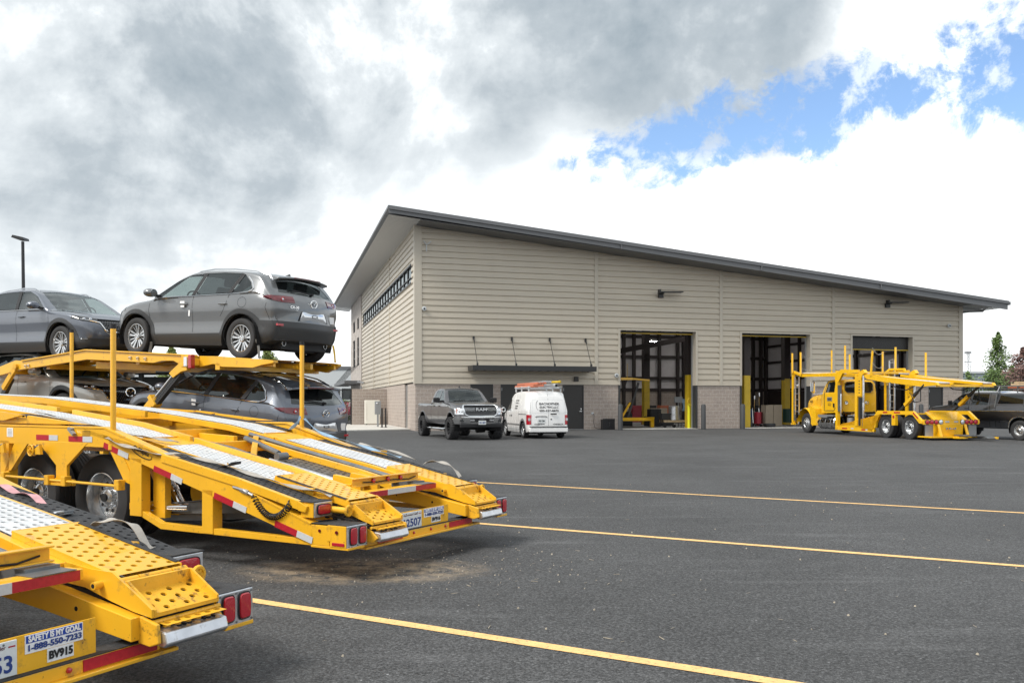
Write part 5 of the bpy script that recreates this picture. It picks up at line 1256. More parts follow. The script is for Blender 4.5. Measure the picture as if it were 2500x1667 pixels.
    m = MB(); c = f(0, .80, .055); m.box(c.x-.02, c.x+.004, -.48, .48, .72, .87); part('lower_intake', m, 'gloss_black', t)
    for sg in (1, -1): m = MB(); m.box(c.x-.01, c.x+.012, sg*.40-.09, sg*.40+.09, .765, .825); part('tow_hook_surround', m, 'chrome', t)
    m = MB(); m.box(5.10, 5.26, -.86, .86, .50, .66); part('valance', m, 'black', t, bevel=.03)
    m = MB(); m.box(c.x+.03, c.x+.045, -.155, .155, .62, .78); pl = part('number_plate', m, 'plate', t, bevel=.004)
    text('plate_number', '321 MFP', .085, 'blue_text', pl, (c.x+.048, 0, .695), (0, 1, 0), (0, 0, 1), width=.26, bold=.002)
    m = MB(); m.tube([f(y, .64, .05) for y in (-.2, .2)], .01)
    for (y, x) in ((0, 2.35), (-.0, 2.75)): pass
    for y in (0, -.22, .22): m = MB(); p = B.top(2.62, y); m.lathe([(.045, -.02), (.03, .02), (0, .03)], p, 'z', 10); part('roof_marker', m, 'orange', t) if 0 else None
    p = B.top(2.35, 0); m = MB(); m.prism([(2.20, p.z-.02), (2.42, p.z-.02), (2.30, p.z+.07)], -.03, .03); part('antenna_fin', m, 'black', t, bevel=.01)
    m = MB()
    for y0, y1 in ((-.62, -.05), (.05, .62)): a = B.top(3.46, y0); b = B.top(3.38, y1); m.bar(a+Vector((0, 0, .02)), b+Vector((0, 0, .02)), .02, .02)
    part('wiper', m, 'black', t)
    seam(B, [(3.50, 1.50), (3.52, 1.2), (3.50, .62)], parent=t, w=.012); seam(B, [(2.45, 2.03), (2.45, 1.2), (2.45, .62)], parent=t, w=.012); seam(B, [(1.56, 1.9), (1.54, 1.3), (1.56, 1.0)], parent=t, w=.012); seam(B, [(1.33, 1.48), (1.33, .64)], parent=t, w=.03, name='bed_gap'); seam(B, [(3.6, 1.475), (4.3, 1.44), (4.95, 1.35)], parent=t, w=.012, name='bonnet_gap')
    for P in ([(.62, 1.0), (1.2, .98), (3.6, .98)],): seam(B, P, parent=t, w=.01, name='body_crease')
    m = MB(); m.box(1.6, 3.3, -.8, .8, .65, 1.48); part('cabin', m, 'seat', t, bevel=.03)
    for x in (2.3, 1.75):
        for y in (-.4, .4): m = MB(); m.bar((x, y, 1.4), (x-.1, y, 1.78), .45, .13, up=(1, 0, 0)); part('seat', m, 'seat', t, bevel=.03)
    m = MB(); m.box(-1.0, 5.0, -.45, .45, .5, .7); m.bar((0, -.8, .46), (0, .8, .46), .12, .12); m.bar((4.29, -.8, .46), (4.29, .8, .46), .12, .12); m.cyl((4.29, .1, .42), (4.29, .45, .44), .16); m.cyl((0, -.2, .45), (0, .2, .45), .2); m.bar((4.6, -.7, .5), (4.6, .7, .5), .06, .1); part('underbody', m, 'under', t)
    for x in (0, 4.29):
        for sg in (1, -1): wheel(t, x, sg*.93, .45, .33, sg, .265, 'spoke8', 'black', tread=1, dish=.07)
    return t
# ---------------------------------------------------------------- compact van
def make_van():
    t = thing('panel_van', 'white compact electrician van with ladders on its roof rack, seen from behind', 'van')
    zt = [(-.80, 1.75), (-.79, 1.88), (-.74, 1.94), (-.5, 1.98), (.5, 2.01), (1.6, 1.98), (1.95, 1.90), (2.35, 1.62), (2.95, 1.16), (3.2, 1.09), (3.6, .98), (3.76, .80), (3.8, .6)]
    zb = [(-.8, .30), (-.4, .24), (2.8, .24), (3.8, .26)]
    xf = [(.2, 3.70), (.5, 3.80), (.8, 3.72), (1.2, 3.6), (2, 3.6)]; xr = [(.25, -.80), (.5, -.82), (1.1, -.81), (1.5, -.76), (1.9, -.66), (2, -.64)]
    hw = [(-.82, .82), (-.76, .86), (-.5, .885), (0, .895), (2.9, .895), (3.3, .85), (3.6, .74), (3.8, .55)]
    belt = [(-.8, 1.15), (2.6, 1.10), (3.1, 1.0), (3.8, .75)]; low = [(0, .06), (.2, .03), (.35, .0), (1, .0)]
    B = Body(zt, zb, xf, xr, hw, belt, .20, low, crown=.05, rz=.07, rb=.10, nx=60, fcurve=.12, rcurve=.05, fzone=.2)
    side = lambda c, n: abs(c.y) > .5 and abs(n.y) > .25
    B.extract(B.cut([(2.74, 1.15), (2.66, 1.28), (2.28, 1.62), (2.0, 1.66), (1.92, 1.14)], 'y', side), 'side_window', 'glass_dark', t, offset=-.005, split=True)
    B.extract(B.cut([(2.88, -.68), (2.92, 0), (2.88, .68), (2.05, .66), (2.0, 0), (2.05, -.66)], 'z', lambda c, n: c.z > 1.1 and n.z > .15), 'windscreen', 'glass', t, offset=-.005)
    for x in (0, 2.91): B.extract(B.cut(circ(x, .34, .40, 22), 'y', lambda c, n: abs(c.y) > .45), 'tmp', 'void', t)
    for o_ in [q for q in list(COL.objects) if q.name.startswith('tmp')]: bpy.data.objects.remove(o_)
    arches(B, (0, 2.91), .34, .41, parent=t)
    for x in (0, 2.91): B.extract(B.cut([(x-.50, .20)]+[(x+math.cos(a)*.50, .36+math.sin(a)*.47) for a in [PI-.2-(PI-.4)*i/12 for i in range(13)]]+[(x+.50, .20)], 'y', lambda c, n: abs(c.y) > .5), 'arch_cladding', 'galv', t, offset=.008, th=.02, split=True)
    for sg in (1, -1): B.extract(B.cut([(sg*.72, .98), (sg*.93, .99), (sg*.93, .58), (sg*.74, .58)], 'x', lambda c, n: c.x < -.55), 'tail_light', 'red_lens', t, offset=.006, th=.02)
    B.finish('body', 'van_white', t)
    f = lambda y, z, d=0: B.end(y, z, -1)-Vector((d, 0, 0))
    for sg in (1, -1): c = f(.81*sg, .80); m = MB(); m.box(c.x-.012, c.x+.03, c.y-.05, c.y+.05, .74, .85); part('reversing_lamp', m, 'clear', t)
    def bs(P, w=.01, mt='darksteel', name='door_gap', lift=.002):
        m = MB(); Q = []
        for (a, b) in zip(P, P[1:]):
            for i in range(6): Q.append((lerp(a[0], b[0], i/6), lerp(a[1], b[1], i/6)))
        Q.append(P[-1]); m.tube([f(y, z, lift-w*.3) for y, z in Q], w/2, 4); part(name, m, mt, t)
    bs([(0, 1.86), (0, .52)], .012); bs([(-.72, 1.80), (-.76, 1.2), (-.72, .56)], .01); bs([(.72, 1.80), (.76, 1.2), (.72, .56)], .01); bs([(-.66, 1.60), (0, 1.62), (.66, 1.60), (.70, 1.05), (0, 1.05), (-.70, 1.05), (-.66, 1.60)], .008, 'far_white', 'window_pressing'); bs([(-.7, .54), (.7, .54)], .01)
    # bumper with black step
    m = MB(); m.box(-.90, -.74, -.84, .84, .26, .46); part('rear_bumper', m, 'van_white', t, bevel=.04); m = MB(); m.box(-.91, -.76, -.80, .80, .465, .50); part('bumper_step', m, 'cladding', t, bevel=.01)
    c = f(.30, .76); m = MB(); m.box(c.x-.014, c.x, .14, .46, .66, .82); pl = part('number_plate', m, 'plate', t); text('plate_number', '429 DJB', .08, 'black_text', pl, (c.x-.017, .30, .735), (0, -1, 0), (0, 0, 1), width=.26, bold=.002)
    m = MB(); m.tube([f(y, z, .01) for y, z in ((.56, .90), (.50, .92), (.36, .92), (.24, .92), (.12, .92), (.06, .90))], .014, 6); part('plate_lamp_bar', m, 'black', t)
    m = MB(); c = f(-.22, 1.02); m.tube([(c.x-.02, -.10, 1.02), (c.x-.05, -.14, 1.02), (c.x-.05, -.30, 1.02), (c.x-.02, -.34, 1.02)], .022, 8); part('door_handle', m, 'black', t)
    c = f(-.12, .80); m = MB(); m.cyl(c, c-Vector((.012, 0, 0)), .03, n=12); part('lock', m, 'black', t)
    # signwriting, rear
    def rt(s_, y, z, size, width=None, **k): c = f(y, z); d = f(y, z+.1); return text('lettering', s_, size, 'black_text', t, (c.x-.006, y, z), (0, -1, 0), (d.x-c.x, 0, .1), width=width, thick=.0015, **k)
    rt('BACHOFNER', -.03, 1.44, .13, .86, bold=.002, shear=.2); rt('ELECTRIC,LLC', -.03, 1.30, .115, .84, bold=.002, shear=.2); rt('503-327-8872', -.03, 1.155, .10, .84, bold=.003)
    rt('CCB#187063', .36, .595, .06, .50, bold=.002, shear=.2); rt('BACHOE-891LW', -.37, .595, .06, .55, bold=.002, shear=.2)
    m = MB(); m.tube([f(.40+math.cos(a)*.10, 1.40+math.sin(a)*.17, .006) for a in [PI*.62+PI*1.0*i/12-PI for i in range(13)]] if 0 else [f(.44+.08*math.sin(a), 1.38+math.cos(a)*.18, .006) for a in [PI*(i/12) for i in range(13)]], .007, 4); part('logo_arc', m, 'black_text', t)
    # signwriting, left side
    for s_, z, wd in (('BACHOFNER', 1.58, .50), ('ELECTRIC LLC', 1.47, .50), ('RESIDENTIAL', 1.34, .42), ('COMMERCIAL', 1.24, .44)):
        c = B.side(1.0, z, 1); text('lettering', s_, .085, 'black_text', t, (1.05, c.y+.006, z), (-1, 0, 0), (0, -.1, .5), width=wd, thick=.0015, shear=.25)
    seam(B, [(1.86, 1.82), (1.84, 1.1), (1.86, .3)], parent=t, w=.012); seam(B, [(.75, 1.82), (.62, 1.1), (.62, .7)], parent=t, w=.012); seam(B, [(2.76, 1.1), (2.78, .8), (2.62, .4)], parent=t, w=.012); seam(B, [(.62, 1.0), (.0, 1.0), (-.5, 1.0)], parent=t, w=.03, mt='black', name='slide_rail')
    seam(B, [(2.55, .56), (.48, .56)], parent=t, w=.07, mt='galv', name='rub_strip', lift=.01)
    for z in (.46, .38, .32): seam(B, [(2.5, z), (.48, z)], parent=t, w=.02, mt='far_white', name='sill_rib', lift=.004)
    for x in (1.74, 2.0): c = B.side(x, .93, 1); m = MB(); m.lathe([(0, .012), (.045, .01), (.05, 0)], (x, c.y, .93), 'y', 12); part('door_handle', m, 'black', t)
    for sg in (1, -1): mirror_part(t, B, 2.62, 1.12, sg, (.08, .10, .13), 'black')
    m = MB(); m.box(-.6, 2.8, -.75, .75, .3, 1.1); part('cabin', m, 'seat', t)
    m = MB(); m.box(-.7, 3.2, -.5, .5, .2, .34); m.bar((0, -.7, .33), (0, .7, .33), .1, .1); part('underbody', m, 'under', t)
    m = MB()
    for x in (-.3, .8, 1.7):
        m.bar((x, -.72, 2.10), (x, .72, 2.10), .05, .04)
        for sg in (1, -1): m.bar((x, sg*.70, 1.95), (x, sg*.70, 2.18), .05, .05)
    for sg in (1, -1): m.bar((-.5, sg*.70, 2.14), (1.9, sg*.70, 2.14), .03, .03)
    part('roof_rack', m, 'far_white', t)
    for x in (0, 2.91):
        for sg in (1, -1): wheel(t, x, sg*.78, .335, .21, sg, .21, 'spoke8', 'silver')
    return t
def ladder_mb(L_, w_, n, rail=.09, th=.03):
    m = MB()
    for s_ in (-1, 1): m.box(-L_/2, L_/2, s_*w_/2-th/2, s_*w_/2+th/2, -rail/2, rail/2)
    for k in range(n): x = lerp(-L_/2+.15, L_/2-.15, k/(n-1)); m.cyl((x, -w_/2, 0), (x, w_/2, 0), .018, n=8)
    return m
# ---------------------------------------------------------------- older two-tone pickup with canopy
def make_old():
    t = thing('pickup_truck', 'older two-tone grey and black pickup with canopy and rack, cut off at the right edge', 'pickup truck')
    zt = [(-1.3, 1.6), (-1.26, 1.86), (-1.1, 1.90), (.9, 1.91), (1.05, 1.93), (1.25, 1.97), (2.5, 1.98), (2.74, 1.93), (3.0, 1.76), (3.38, 1.46), (3.6, 1.42), (4.2, 1.36), (4.45, 1.28), (4.52, 1.1)]
    zb = [(-1.3, .62), (-.5, .52), (.7, .46), (3.2, .46), (4.5, .52)]
    xf = [(.5, 4.50), (.9, 4.54), (1.3, 4.48), (2, 4.4)]; xr = [(.5, -1.3), (2, -1.26)]
    hw = [(-1.3, .94), (-1.1, .98), (0, 1.0), (1, .99), (3.4, .99), (4.2, .97), (4.45, .92), (4.52, .84)]
    belt = [(-1.3, 1.32), (3.4, 1.32), (4.5, 1.22)]; low = [(0, .08), (.42, .04), (.6, .0), (.9, .0), (1, .02)]
    B = Body(zt, zb, xf, xr, hw, belt, .30, low, crown=.04, rz=.05, rb=.10, nx=60, fcurve=.06, rcurve=.03, fzone=.15)
    side = lambda c, n: abs(c.y) > .5 and abs(n.y) > .25
    for P, g in (([(3.18, 1.42), (2.36, 1.40), (2.36, 1.86), (2.72, 1.87)], 'glass_dark'), ([(2.20, 1.40), (1.42, 1.40), (1.42, 1.85), (2.16, 1.86)], 'glass_dark'), ([(.98, 1.44), (-.14, 1.44), (-.12, 1.80), (.90, 1.80)], 'glass_dark'), ([(-.18, 1.44), (-1.15, 1.44), (-1.1, 1.80), (-.16, 1.80)], 'glass_dark')):
        B.extract(B.cut(P, 'y', side), 'side_window', g, t, offset=-.006, split=True)
    B.extract(B.cut([(3.34, -.80), (3.38, 0), (3.34, .80), (2.76, .70), (2.72, 0), (2.76, -.70)], 'z', lambda c, n: c.z > 1.4 and n.z > .15), 'windscreen', 'glass_dark', t, offset=-.005)
    for x in (0, 3.62): B.extract(B.cut(circ(x, .44, .47, 22), 'y', lambda c, n: abs(c.y) > .45), 'tmp', 'void', t)
    for o_ in [q for q in list(COL.objects) if q.name.startswith('tmp')]: bpy.data.objects.remove(o_)
    arches(B, (0, 3.62), .44, .48, y0=.5, yb=.99, parent=t)
    B.extract(B.cut([(-1.5, 1.14), (4.6, 1.14), (4.6, .74), (-1.5, .74)], 'y', lambda c, n: abs(c.y) > .5 and abs(n.y) > .2), 'black_side_band', 'pick_black', t, offset=.002, split=True)
    B.finish('body', 'pick_grey', t)
    for sg in (1, -1):
        for x in (0, 3.62): m = MB(); m.tube([B.side(x+math.cos(a)*.49, .44+math.sin(a)*.49, sg)+Vector((0, sg*.01, 0)) for a in [PI*.02+PI*.96*i/16 for i in range(17)]], .03, 6); part('arch_lip', m, 'chrome', t, smooth=True)
        m = MB(); m.tube([B.side(x, 1.145, sg)+Vector((0, sg*.006, 0)) for x in (-1.2, 0, 1.5, 3, 4.4)], .012, 5); part('chrome_strip', m, 'chrome', t); m = MB(); m.tube([B.side(x, .755, sg)+Vector((0, sg*.006, 0)) for x in (.55, 1.5, 2.2, 3.1)], .014, 5); part('chrome_strip', m, 'chrome', t)
        c = B.side(3.1, 1.42, sg); m = MB(); m.box(c.x-.04, c.x+.03, c.y+sg*.06, c.y+sg*.26, 1.38, 1.58); part('wing_mirror', m, 'darksteel', t, bevel=.02)
        for x in (2.4, 1.5): c = B.side(x, 1.25, sg); m = MB(); m.box(x-.09, x+.09, c.y, c.y+sg*.03, 1.235, 1.265); part('door_handle', m, 'black', t)
        c = B.side(4.40, 1.06, sg); m = MB(); m.box(c.x-.08, c.x+.06, c.y-sg*.02, c.y+sg*.015, .98, 1.16); part('indicator', m, 'orange', t)
        for P in (([(2.28, 1.96), (2.30, 1.3), (2.30, .5)]), ([(1.36, 1.94), (1.33, 1.3), (1.33, .5)]), ([(1.02, 1.90), (1.06, 1.32), (1.06, .5)])): seam(B, P, parent=t, w=.02, sides=(sg,))
    m = MB(); m.tube([(1.10, .96, 1.3), (1.02, .92, 1.9), (.98, .82, 2.14)], .035, 8); m.tube([(1.10, -.96, 1.3), (1.02, -.92, 1.9), (.98, -.82, 2.14)], .035, 8)
    for y in (.82, -.82): m.bar((1.1, y, 2.16), (-1.6, y, 2.12), .05, .05); m.bar((.98, y, 2.04), (-1.6, y, 2.02), .03, .03)
    for x in (.98, .2, -.6, -1.3): m.bar((x, -.82, 2.14), (x, .82, 2.14), .05, .04); m.bar((x, .82, 2.14), (x, .82, 1.88), .03, .03); m.bar((x, -.82, 2.14), (x, -.82, 1.88), .03, .03)
    part('roof_rack', m, 'steel', t)
    m = MB(); m.box(1.2, 3.2, -.8, .8, .55, 1.36); m.box(-1.1, 1.1, -.7, .7, .7, 1.3); part('cabin', m, 'seat', t)
    for x in (2.3, 1.55): m = MB(); m.bar((x, 0, 1.3), (x-.1, 0, 1.65), 1.4, .13, up=(1, 0, 0)); part('seat', m, 'seat', t, bevel=.03)
    m = MB(); m.box(-1.2, 4.2, -.4, .4, .42, .6); part('underbody', m, 'under', t)
    m = MB(); m.box(4.45, 4.62, -.95, .95, .55, .75); part('front_bumper', m, 'chrome', t, bevel=.03)
    for x in (0, 3.62):
        for sg in (1, -1): wheel(t, x, sg*.90, .39, .24, sg, .225, 'hub', 'silver')
    return t
# ---------------------------------------------------------------- car-hauler tractor (local x forward, y = -s; left side at y=0, right at y=-2.5)
def tapes(parent, pts, y, sg, w=.05, name='reflective_tape'):
    """pts: list of (x0,z0,x1,z1,colour) strips on plane y"""
    for x0, z0, x1, z1, c in pts:
        d = Vector((x1-x0, 0, z1-z0)); n = Vector((-d.z, 0, d.x)).normalized()*w/2; m = MB(); o = Vector((0, y+sg*.002, 0)); e = Vector((0, sg*.0025, 0))
        a, b = Vector((x0, 0, z0))+o, Vector((x1, 0, z1))+o
        vs = [a-n, b-n, b+n, a+n]; m.add(vs+[v+e for v in vs], [(0, 1, 2, 3), (4, 7, 6, 5), (0, 4, 5, 1), (1, 5, 6, 2), (2, 6, 7, 3), (3, 7, 4, 0)])
        part(name, m, 'red_tape' if c == 'r' else 'white_tape', parent)
def make_hauler():
    Yc = 'yellow_clean'; t = thing('car_hauler_truck', 'yellow car-hauler tractor with raised deck, stakes and ladders before the middle bays', 'truck')
    W = -2.5
    # hood
    zt = [(6.5, 2.0), (7.2, 1.97), (8.2, 1.90), (8.6, 1.80), (8.85, 1.62), (8.98, 1.35), (9.0, 1.0)]; zb = [(6.5, .95), (7.4, .95), (7.5, .9), (9, .9)]
    B = Body(zt, zb, [(.9, 8.98), (1.3, 9.0), (1.8, 8.85), (2, 8.8)], [(.9, 6.5), (2, 6.5)], [(6.5, .80), (7.4, .66), (8.4, .56), (8.85, .48), (9, .38)], [(6.5, 1.75), (9, 1.6)], .35, [(0, .02), (1, 0)], crown=.08, rz=.12, rb=.25, nx=36, fcurve=.1, rcurve=0)
    h = B.finish('bonnet', Yc, t); h.location = (0, -1.12, 0)
    m = MB(); m.box(8.88, 9.02, -1.6, -.9, .95, 1.72); part('radiator_grille', m, 'chrome', t, bevel=.03)
    # fenders
    for sg, y0, y1 in ((1, .02, -.62), (-1, -1.88, -2.52)):
        m = MB(); c = (7.98, .53); n = 14; vs = []
        A = [PI*1.02-PI*1.02*i/n for i in range(n+1)]
        prof = [(c[0]+math.cos(a)*.66, c[1]+math.sin(a)*(.70 if 0 else .72)) for a in A]
        prof = [(7.22, .40)]+prof
        for y in (y0, lerp(y0, y1, .12), y1):
            for (x, z) in prof: vs.append((x, y, z-(.04 if y == y0 else 0)))
        k = len(prof); m.add(vs, [(j*k+i, j*k+i+1, (j+1)*k+i+1, (j+1)*k+i) for j in range(2) for i in range(k-1)])
        m.prism([(7.22, .40), (7.36, .45), (7.33, .9), (7.5, 1.15), (7.4, 1.35), (6.95, 1.2), (6.9, .4)], y0, y1); 
        part('front_wing', m, Yc, t, smooth=True)
        c_ = y0-.3*sg if sg > 0 else y1+.3; m = MB(); m.lathe([(.11, -.1), (.12, .0), (0, .04)], (8.75, lerp(y0, y1, .5), 1.05), 'x', 14); part('headlight', m, 'clear', t)
    m = MB(); m.box(8.75, 9.1, W+.1, -.1, .38, .72); part('front_bumper', m, 'chrome', t, bevel=.04)
    # cab
    zt = [(4.94, 2.50), (5.05, 2.56), (5.5, 2.60), (6.2, 2.62), (6.42, 2.52), (6.75, 2.05), (6.9, 1.95), (6.95, 1.7)]
    B = Body(zt, [(4.94, 1.04), (6.95, 1.0)], [(1, 6.95), (2.7, 6.9)], [(1, 4.94), (2.7, 4.95)], [(4.94, .86), (5.1, .88), (6.6, .86), (6.95, .80)], [(4.94, 1.95), (6.95, 1.93)], .14, [(0, 0), (1, 0)], crown=.06, rz=.08, rb=.12, nx=40, fcurve=.08, rcurve=0)
    sd_ = lambda c, n: abs(c.y) > .5
    B.extract(B.cut([(6.40, 1.98), (6.22, 2.45), (5.62, 2.50), (5.60, 1.98)], 'y', sd_), 'side_window', 'glass_dark', t, offset=-.01, split=True)
    B.extract(B.cut([(6.84, -.8), (6.86, 0), (6.84, .8), (6.44, .74), (6.42, 0), (6.44, -.74)], 'z', lambda c, n: c.z > 1.9 and n.z > .1), 'windscreen', 'glass_dark', t, offset=-.01)
    for q in [q for q in t.children if q.name.startswith(('side_window', 'windscreen'))]: q.location = (0, -1.04, 0)
    c = B.finish('cab', Yc, t); c.location = (0, -1.04, 0)
    y = -.16
    for sg in (1,):
        m = MB(); P = [(6.45, 1.95), (6.25, 2.52), (5.52, 2.54), (5.50, 1.25), (5.62, 1.12), (6.45, 1.12), (6.45, 1.95)]
        m.tube([(x, y+.012-.14*max(0, z-1.95), z) for x, z in P], .012, 4); part('door_gap', m, 'darksteel', t)
    m = MB(); m.box(5.80, 6.20, y-.02, y+.012, 1.58, 1.76); sg_ = part('door_sign', m, 'galv', t); text('lettering', 'HANSEN', .085, 'black_text', sg_, (6.0, y+.015, 1.675), (-1, 0, 0), (0, 0, 1), width=.34, bold=.003); 
    for s_, z in (('AUTO HAULING', 1.615), ('USDOT 675', 1.45), ('PORTLAND, OR', 1.38)): text('lettering', s_, .05, 'black_text', t, (6.0, y+.016, z), (-1, 0, 0), (0, 0, 1), width=.26)
    m = MB(); m.box(5.58, 5.66, y, y+.04, 1.28, 1.46); part('door_handle', m, 'black', t)
    text('fleet_number', '675', .16, 'black_text', t, (8.2, -.50, 1.55), (-1, 0, 0), (0, 0, 1), width=.24, bold=.004)
    # rear wall of the cab with its wide window
    xr_ = 4.93
    P = [(-.40, 1.98), (-1.60, 1.98), (-1.70, 2.08), (-1.70, 2.36), (-1.60, 2.44), (-.40, 2.44), (-.30, 2.36), (-.30, 2.08)]
    m = MB(); m.prism(P, xr_-.004, xr_, 'x'); w_ = part('rear_window', m, 'glass_dark', t); m = MB(); m.tube([(xr_-.006, y_, z) for y_, z in P], .022, 5, closed=True); part('frame', m, 'black', w_)
    m = MB(); m.box(xr_-.012, xr_, -1.78, -.22, 1.02, 1.07); m.box(xr_-.012, xr_, -.25, -.18, 1.0, 1.09); m.box(xr_-.012, xr_, -1.82, -1.75, 1.0, 1.09); part('rear_skirt', m, 'black', t)
    for s_ in (.36, 1.42): m = MB(); m.lathe([(.09, 0), (.08, -.015), (.05, -.012), (.045, -.02), (0, -.02)], (xr_, -s_, 1.5), 'x', 14); part('vent', m, 'chrome', t)
    # tank, steps, chassis
    m = MB(); m.lathe([(0, 5.42), (.27, 5.42), (.30, 5.46), (.30, 6.86), (.27, 6.9), (0, 6.9)], (0, -.32, .55), 'x', 24); part('fuel_tank', m, 'chrome', t, smooth=True)
    m = MB()
    for x in (5.7, 6.15, 6.6): m.lathe([(.31, x-.03), (.31, x+.03)], (0, -.32, .55), 'x', 24)
    part('tank_strap', m, 'galv', t)
    m = MB(); m.box(6.0, 6.7, -.12, .0, .78, .86); m.box(5.5, 6.8, -.55, -.02, .84, .92); part('step', m, 'galv', t)
    m = MB(); m.box(-.8, 8.7, -1.0, -.85, .55, .85); m.box(-.8, 8.7, -1.65, -1.5, .55, .85); m.box(2.4, 3.4, -1.2, -.3, .4, .8); m.box(3.6, 4.8, -.9, -.3, .45, .85); m.cyl((2.6, -.3, .55), (2.6, -.95, .55), .16, n=14); m.cyl((-.0, -2.3, .5), (0, -.2, .5), .08); m.cyl((1.51, -2.3, .5), (1.51, -.2, .5), .08); m.box(7.9, 8.1, -2.2, -.3, .42, .55); part('chassis', m, 'under', t)
    m = MB(); m.bar((4.6, -.25, .9), (2.2, -.5, 1.0), .05, .05); m.cyl((3.3, -.25, .95), (4.2, -.3, .9), .07); m.cyl((4.3, -.2, .42), (4.3, -.2, .8), .16, n=14); m.tube([(2.4, -.2, .7), (2.8, -.1, .85), (3.2, -.15, .7), (3.4, -.12, .95)], .03); part('air_lines', m, 'galv', t)
    for x in (7.98,):
        for sg, yy in ((1, -.24), (-1, -2.26)): wheel(t, x, yy, .49, .30, sg, .29, 'hd', 'silver', z=.49, dish=-.02)
    for x in (-.04, 1.51):
        for sg, yy in ((1, -.17), (-1, -2.33)): wheel(t, x, yy, .50, .28, sg, .29, 'hd', 'silver', z=.49, dish=.10); wheel(t, x, yy-.32*sg, .50, .26, sg, .29, 'hd', 'silver', z=.49, dish=.10)
    # frame side profile
    Yf = [(-.1, 0.02), (-2.5, -2.38)]
    for sg, ya, yb in ((1, .06, -.04), (-1, -2.46, -2.56)):
        f1 = [(2.35, .22), (2.20, .90), (1.95, 1.15), (-.40, 1.15), (-.95, .76), (-.95, .66), (-.80, .66), (-.38, 1.00), (1.75, 1.00), (1.98, .82), (2.10, .40), (3.0, .40), (3.3, .50), (3.5, .50), (4.95, .42), (5.16, .42), (5.16, .24)]
        m = MB(); m.prism(f1, ya, yb); part('side_frame', m, Yc, t)
        tapes(t, [(3.1, .30, 2.8, .30, 'r'), (2.8, .30, 2.65, .30, 'w'), (4.6, .32, 4.2, .32, 'r'), (3.9, .33, 3.7, .33, 'w'), (1.55, 1.08, 1.25, 1.08, 'r'), (.8, 1.08, .4, 1.08, 'r'), (-.42, 1.08, -.72, .86, 'r')], ya if sg > 0 else yb, sg, .06)
        y = (ya+yb)/2
        m = MB(); m.box(.70, .95, ya+.01, yb-.01 if sg > 0 else yb+.01, .55, 1.0); part('mudguard_bracket', m, Yc, t); m = MB(); m.lathe([(0, .02*sg), (.06, .02*sg), (.07, 0)], (.82, ya if sg > 0 else yb, .90), 'y', 12); part('side_lamp', m, 'red_lens', t)
        # masts
        m = MB(); m.box(3.38, 3.56, y-.08, y+.08, .45, 2.75); m.prism([(3.60, .50), (3.56, .45), (3.2, .38), (2.2, .22), (2.15, .34), (2.9, .50), (3.36, .8)], y-.05, y+.05); part('lift_mast', m, Yc, t)
        m = MB(); m.box(3.16, 3.30, y-.07, y+.07, .48, 1.72); part('lift_slide', m, 'darksteel', t)
        m = MB(); m.cyl((3.04, y, .45), (3.02, y, 2.70), .045, n=12); m.cyl((3.04, y, .45), (3.04, y, 1.5), .055, n=12); part('ram', m, 'chrome', t, smooth=True)
        m = MB(); m.prism([(3.62, 1.72), (3.10, 1.75), (3.06, 1.9), (3.06, 2.62), (3.2, 2.78), (3.0, 2.9), (2.85, 2.86), (2.95, 2.6), (3.3, 1.8)] if 0 else [(3.10, 1.78), (3.36, 1.78), (3.36, 2.62), (3.2, 2.86), (2.95, 2.95), (2.8, 2.80), (3.0, 2.70), (3.10, 2.5)], y-.08, y+.08)
        for k in range(5): m.box(3.18, 3.26, y-.083, y+.083, 1.9+k*.13, 1.96+k*.13, 1)
        part('lift_carriage', m, [MT[Yc], MT['darksteel']], t)
        m = MB(); m.box(4.95, 5.12, y-.07, y+.07, .3, 2.50); part('cab_mast', m, Yc, t); m = MB(); m.box(4.82, 4.94, y-.06, y+.06, 1.1, 2.3); part('mast_channel', m, 'steel', t)
        m = MB(); m.cyl((4.78, y, .85), (4.78, y, 1.9), .035, n=10); part('ram', m, 'chrome', t)
        m = MB(); m.box(8.98, 9.12, y-.06, y+.06, .42, 3.0); m.box(8.9, 9.2, y-.06, y+.06, .38, .46); part('front_mast', m, Yc, t); m = MB(); m.box(8.86, 8.94, y-.05, y+.05, .6, 2.2); part('mast_channel', m, 'steel', t)
        # upper deck side rails
        m = MB(); m.prism([(9.2, 3.05), (9.2, 3.16), (8.2, 2.92), (5.1, 2.88), (4.72, 3.02), (3.40, 2.96), (3.40, 2.82), (4.60, 2.84), (4.95, 2.45), (5.2, 2.45), (5.25, 2.72), (8.2, 2.78)], ya-.02*sg, yb if sg < 0 else yb-.02); part('head_ramp_rail', m, Yc, t)
        m = MB(); m.prism([(3.15, 2.80), (2.9, 2.74), (1.5, 2.58), (-1.75, 2.27), (-1.85, 2.16), (-.9, 2.12), (1.5, 2.36), (2.75, 2.52)], ya-.02*sg, yb-.02 if sg > 0 else yb); part('rear_deck_rail', m, Yc, t)
        m = MB(); m.bar((9.1, y-sg*.30, 3.02), (5.2, y-sg*.30, 2.86), .5, .05); m.bar((4.9, y-sg*.3, 2.90), (3.3, y-sg*.30, 2.80), .5, .05); part('head_ramp', m, 'white', t)
        m = MB(); m.bar((3.0, y-sg*.32, 2.66), (-1.75, y-sg*.32, 2.25), .55, .045); part('deck_ramp', m, 'white', t)
        m = MB(); m.bar((1.5, y-sg*.62, 2.52), (-1.9, y-sg*.62, 2.22), .06, .1); m.bar((3.1, y-sg*.62, 2.70), (1.5, y-sg*.62, 2.52), .06, .1); m.bar((8.9, y-sg*.58, 3.0), (5.2, y-sg*.58, 2.86), .06, .09); part('inner_rail', m, Yc, t)
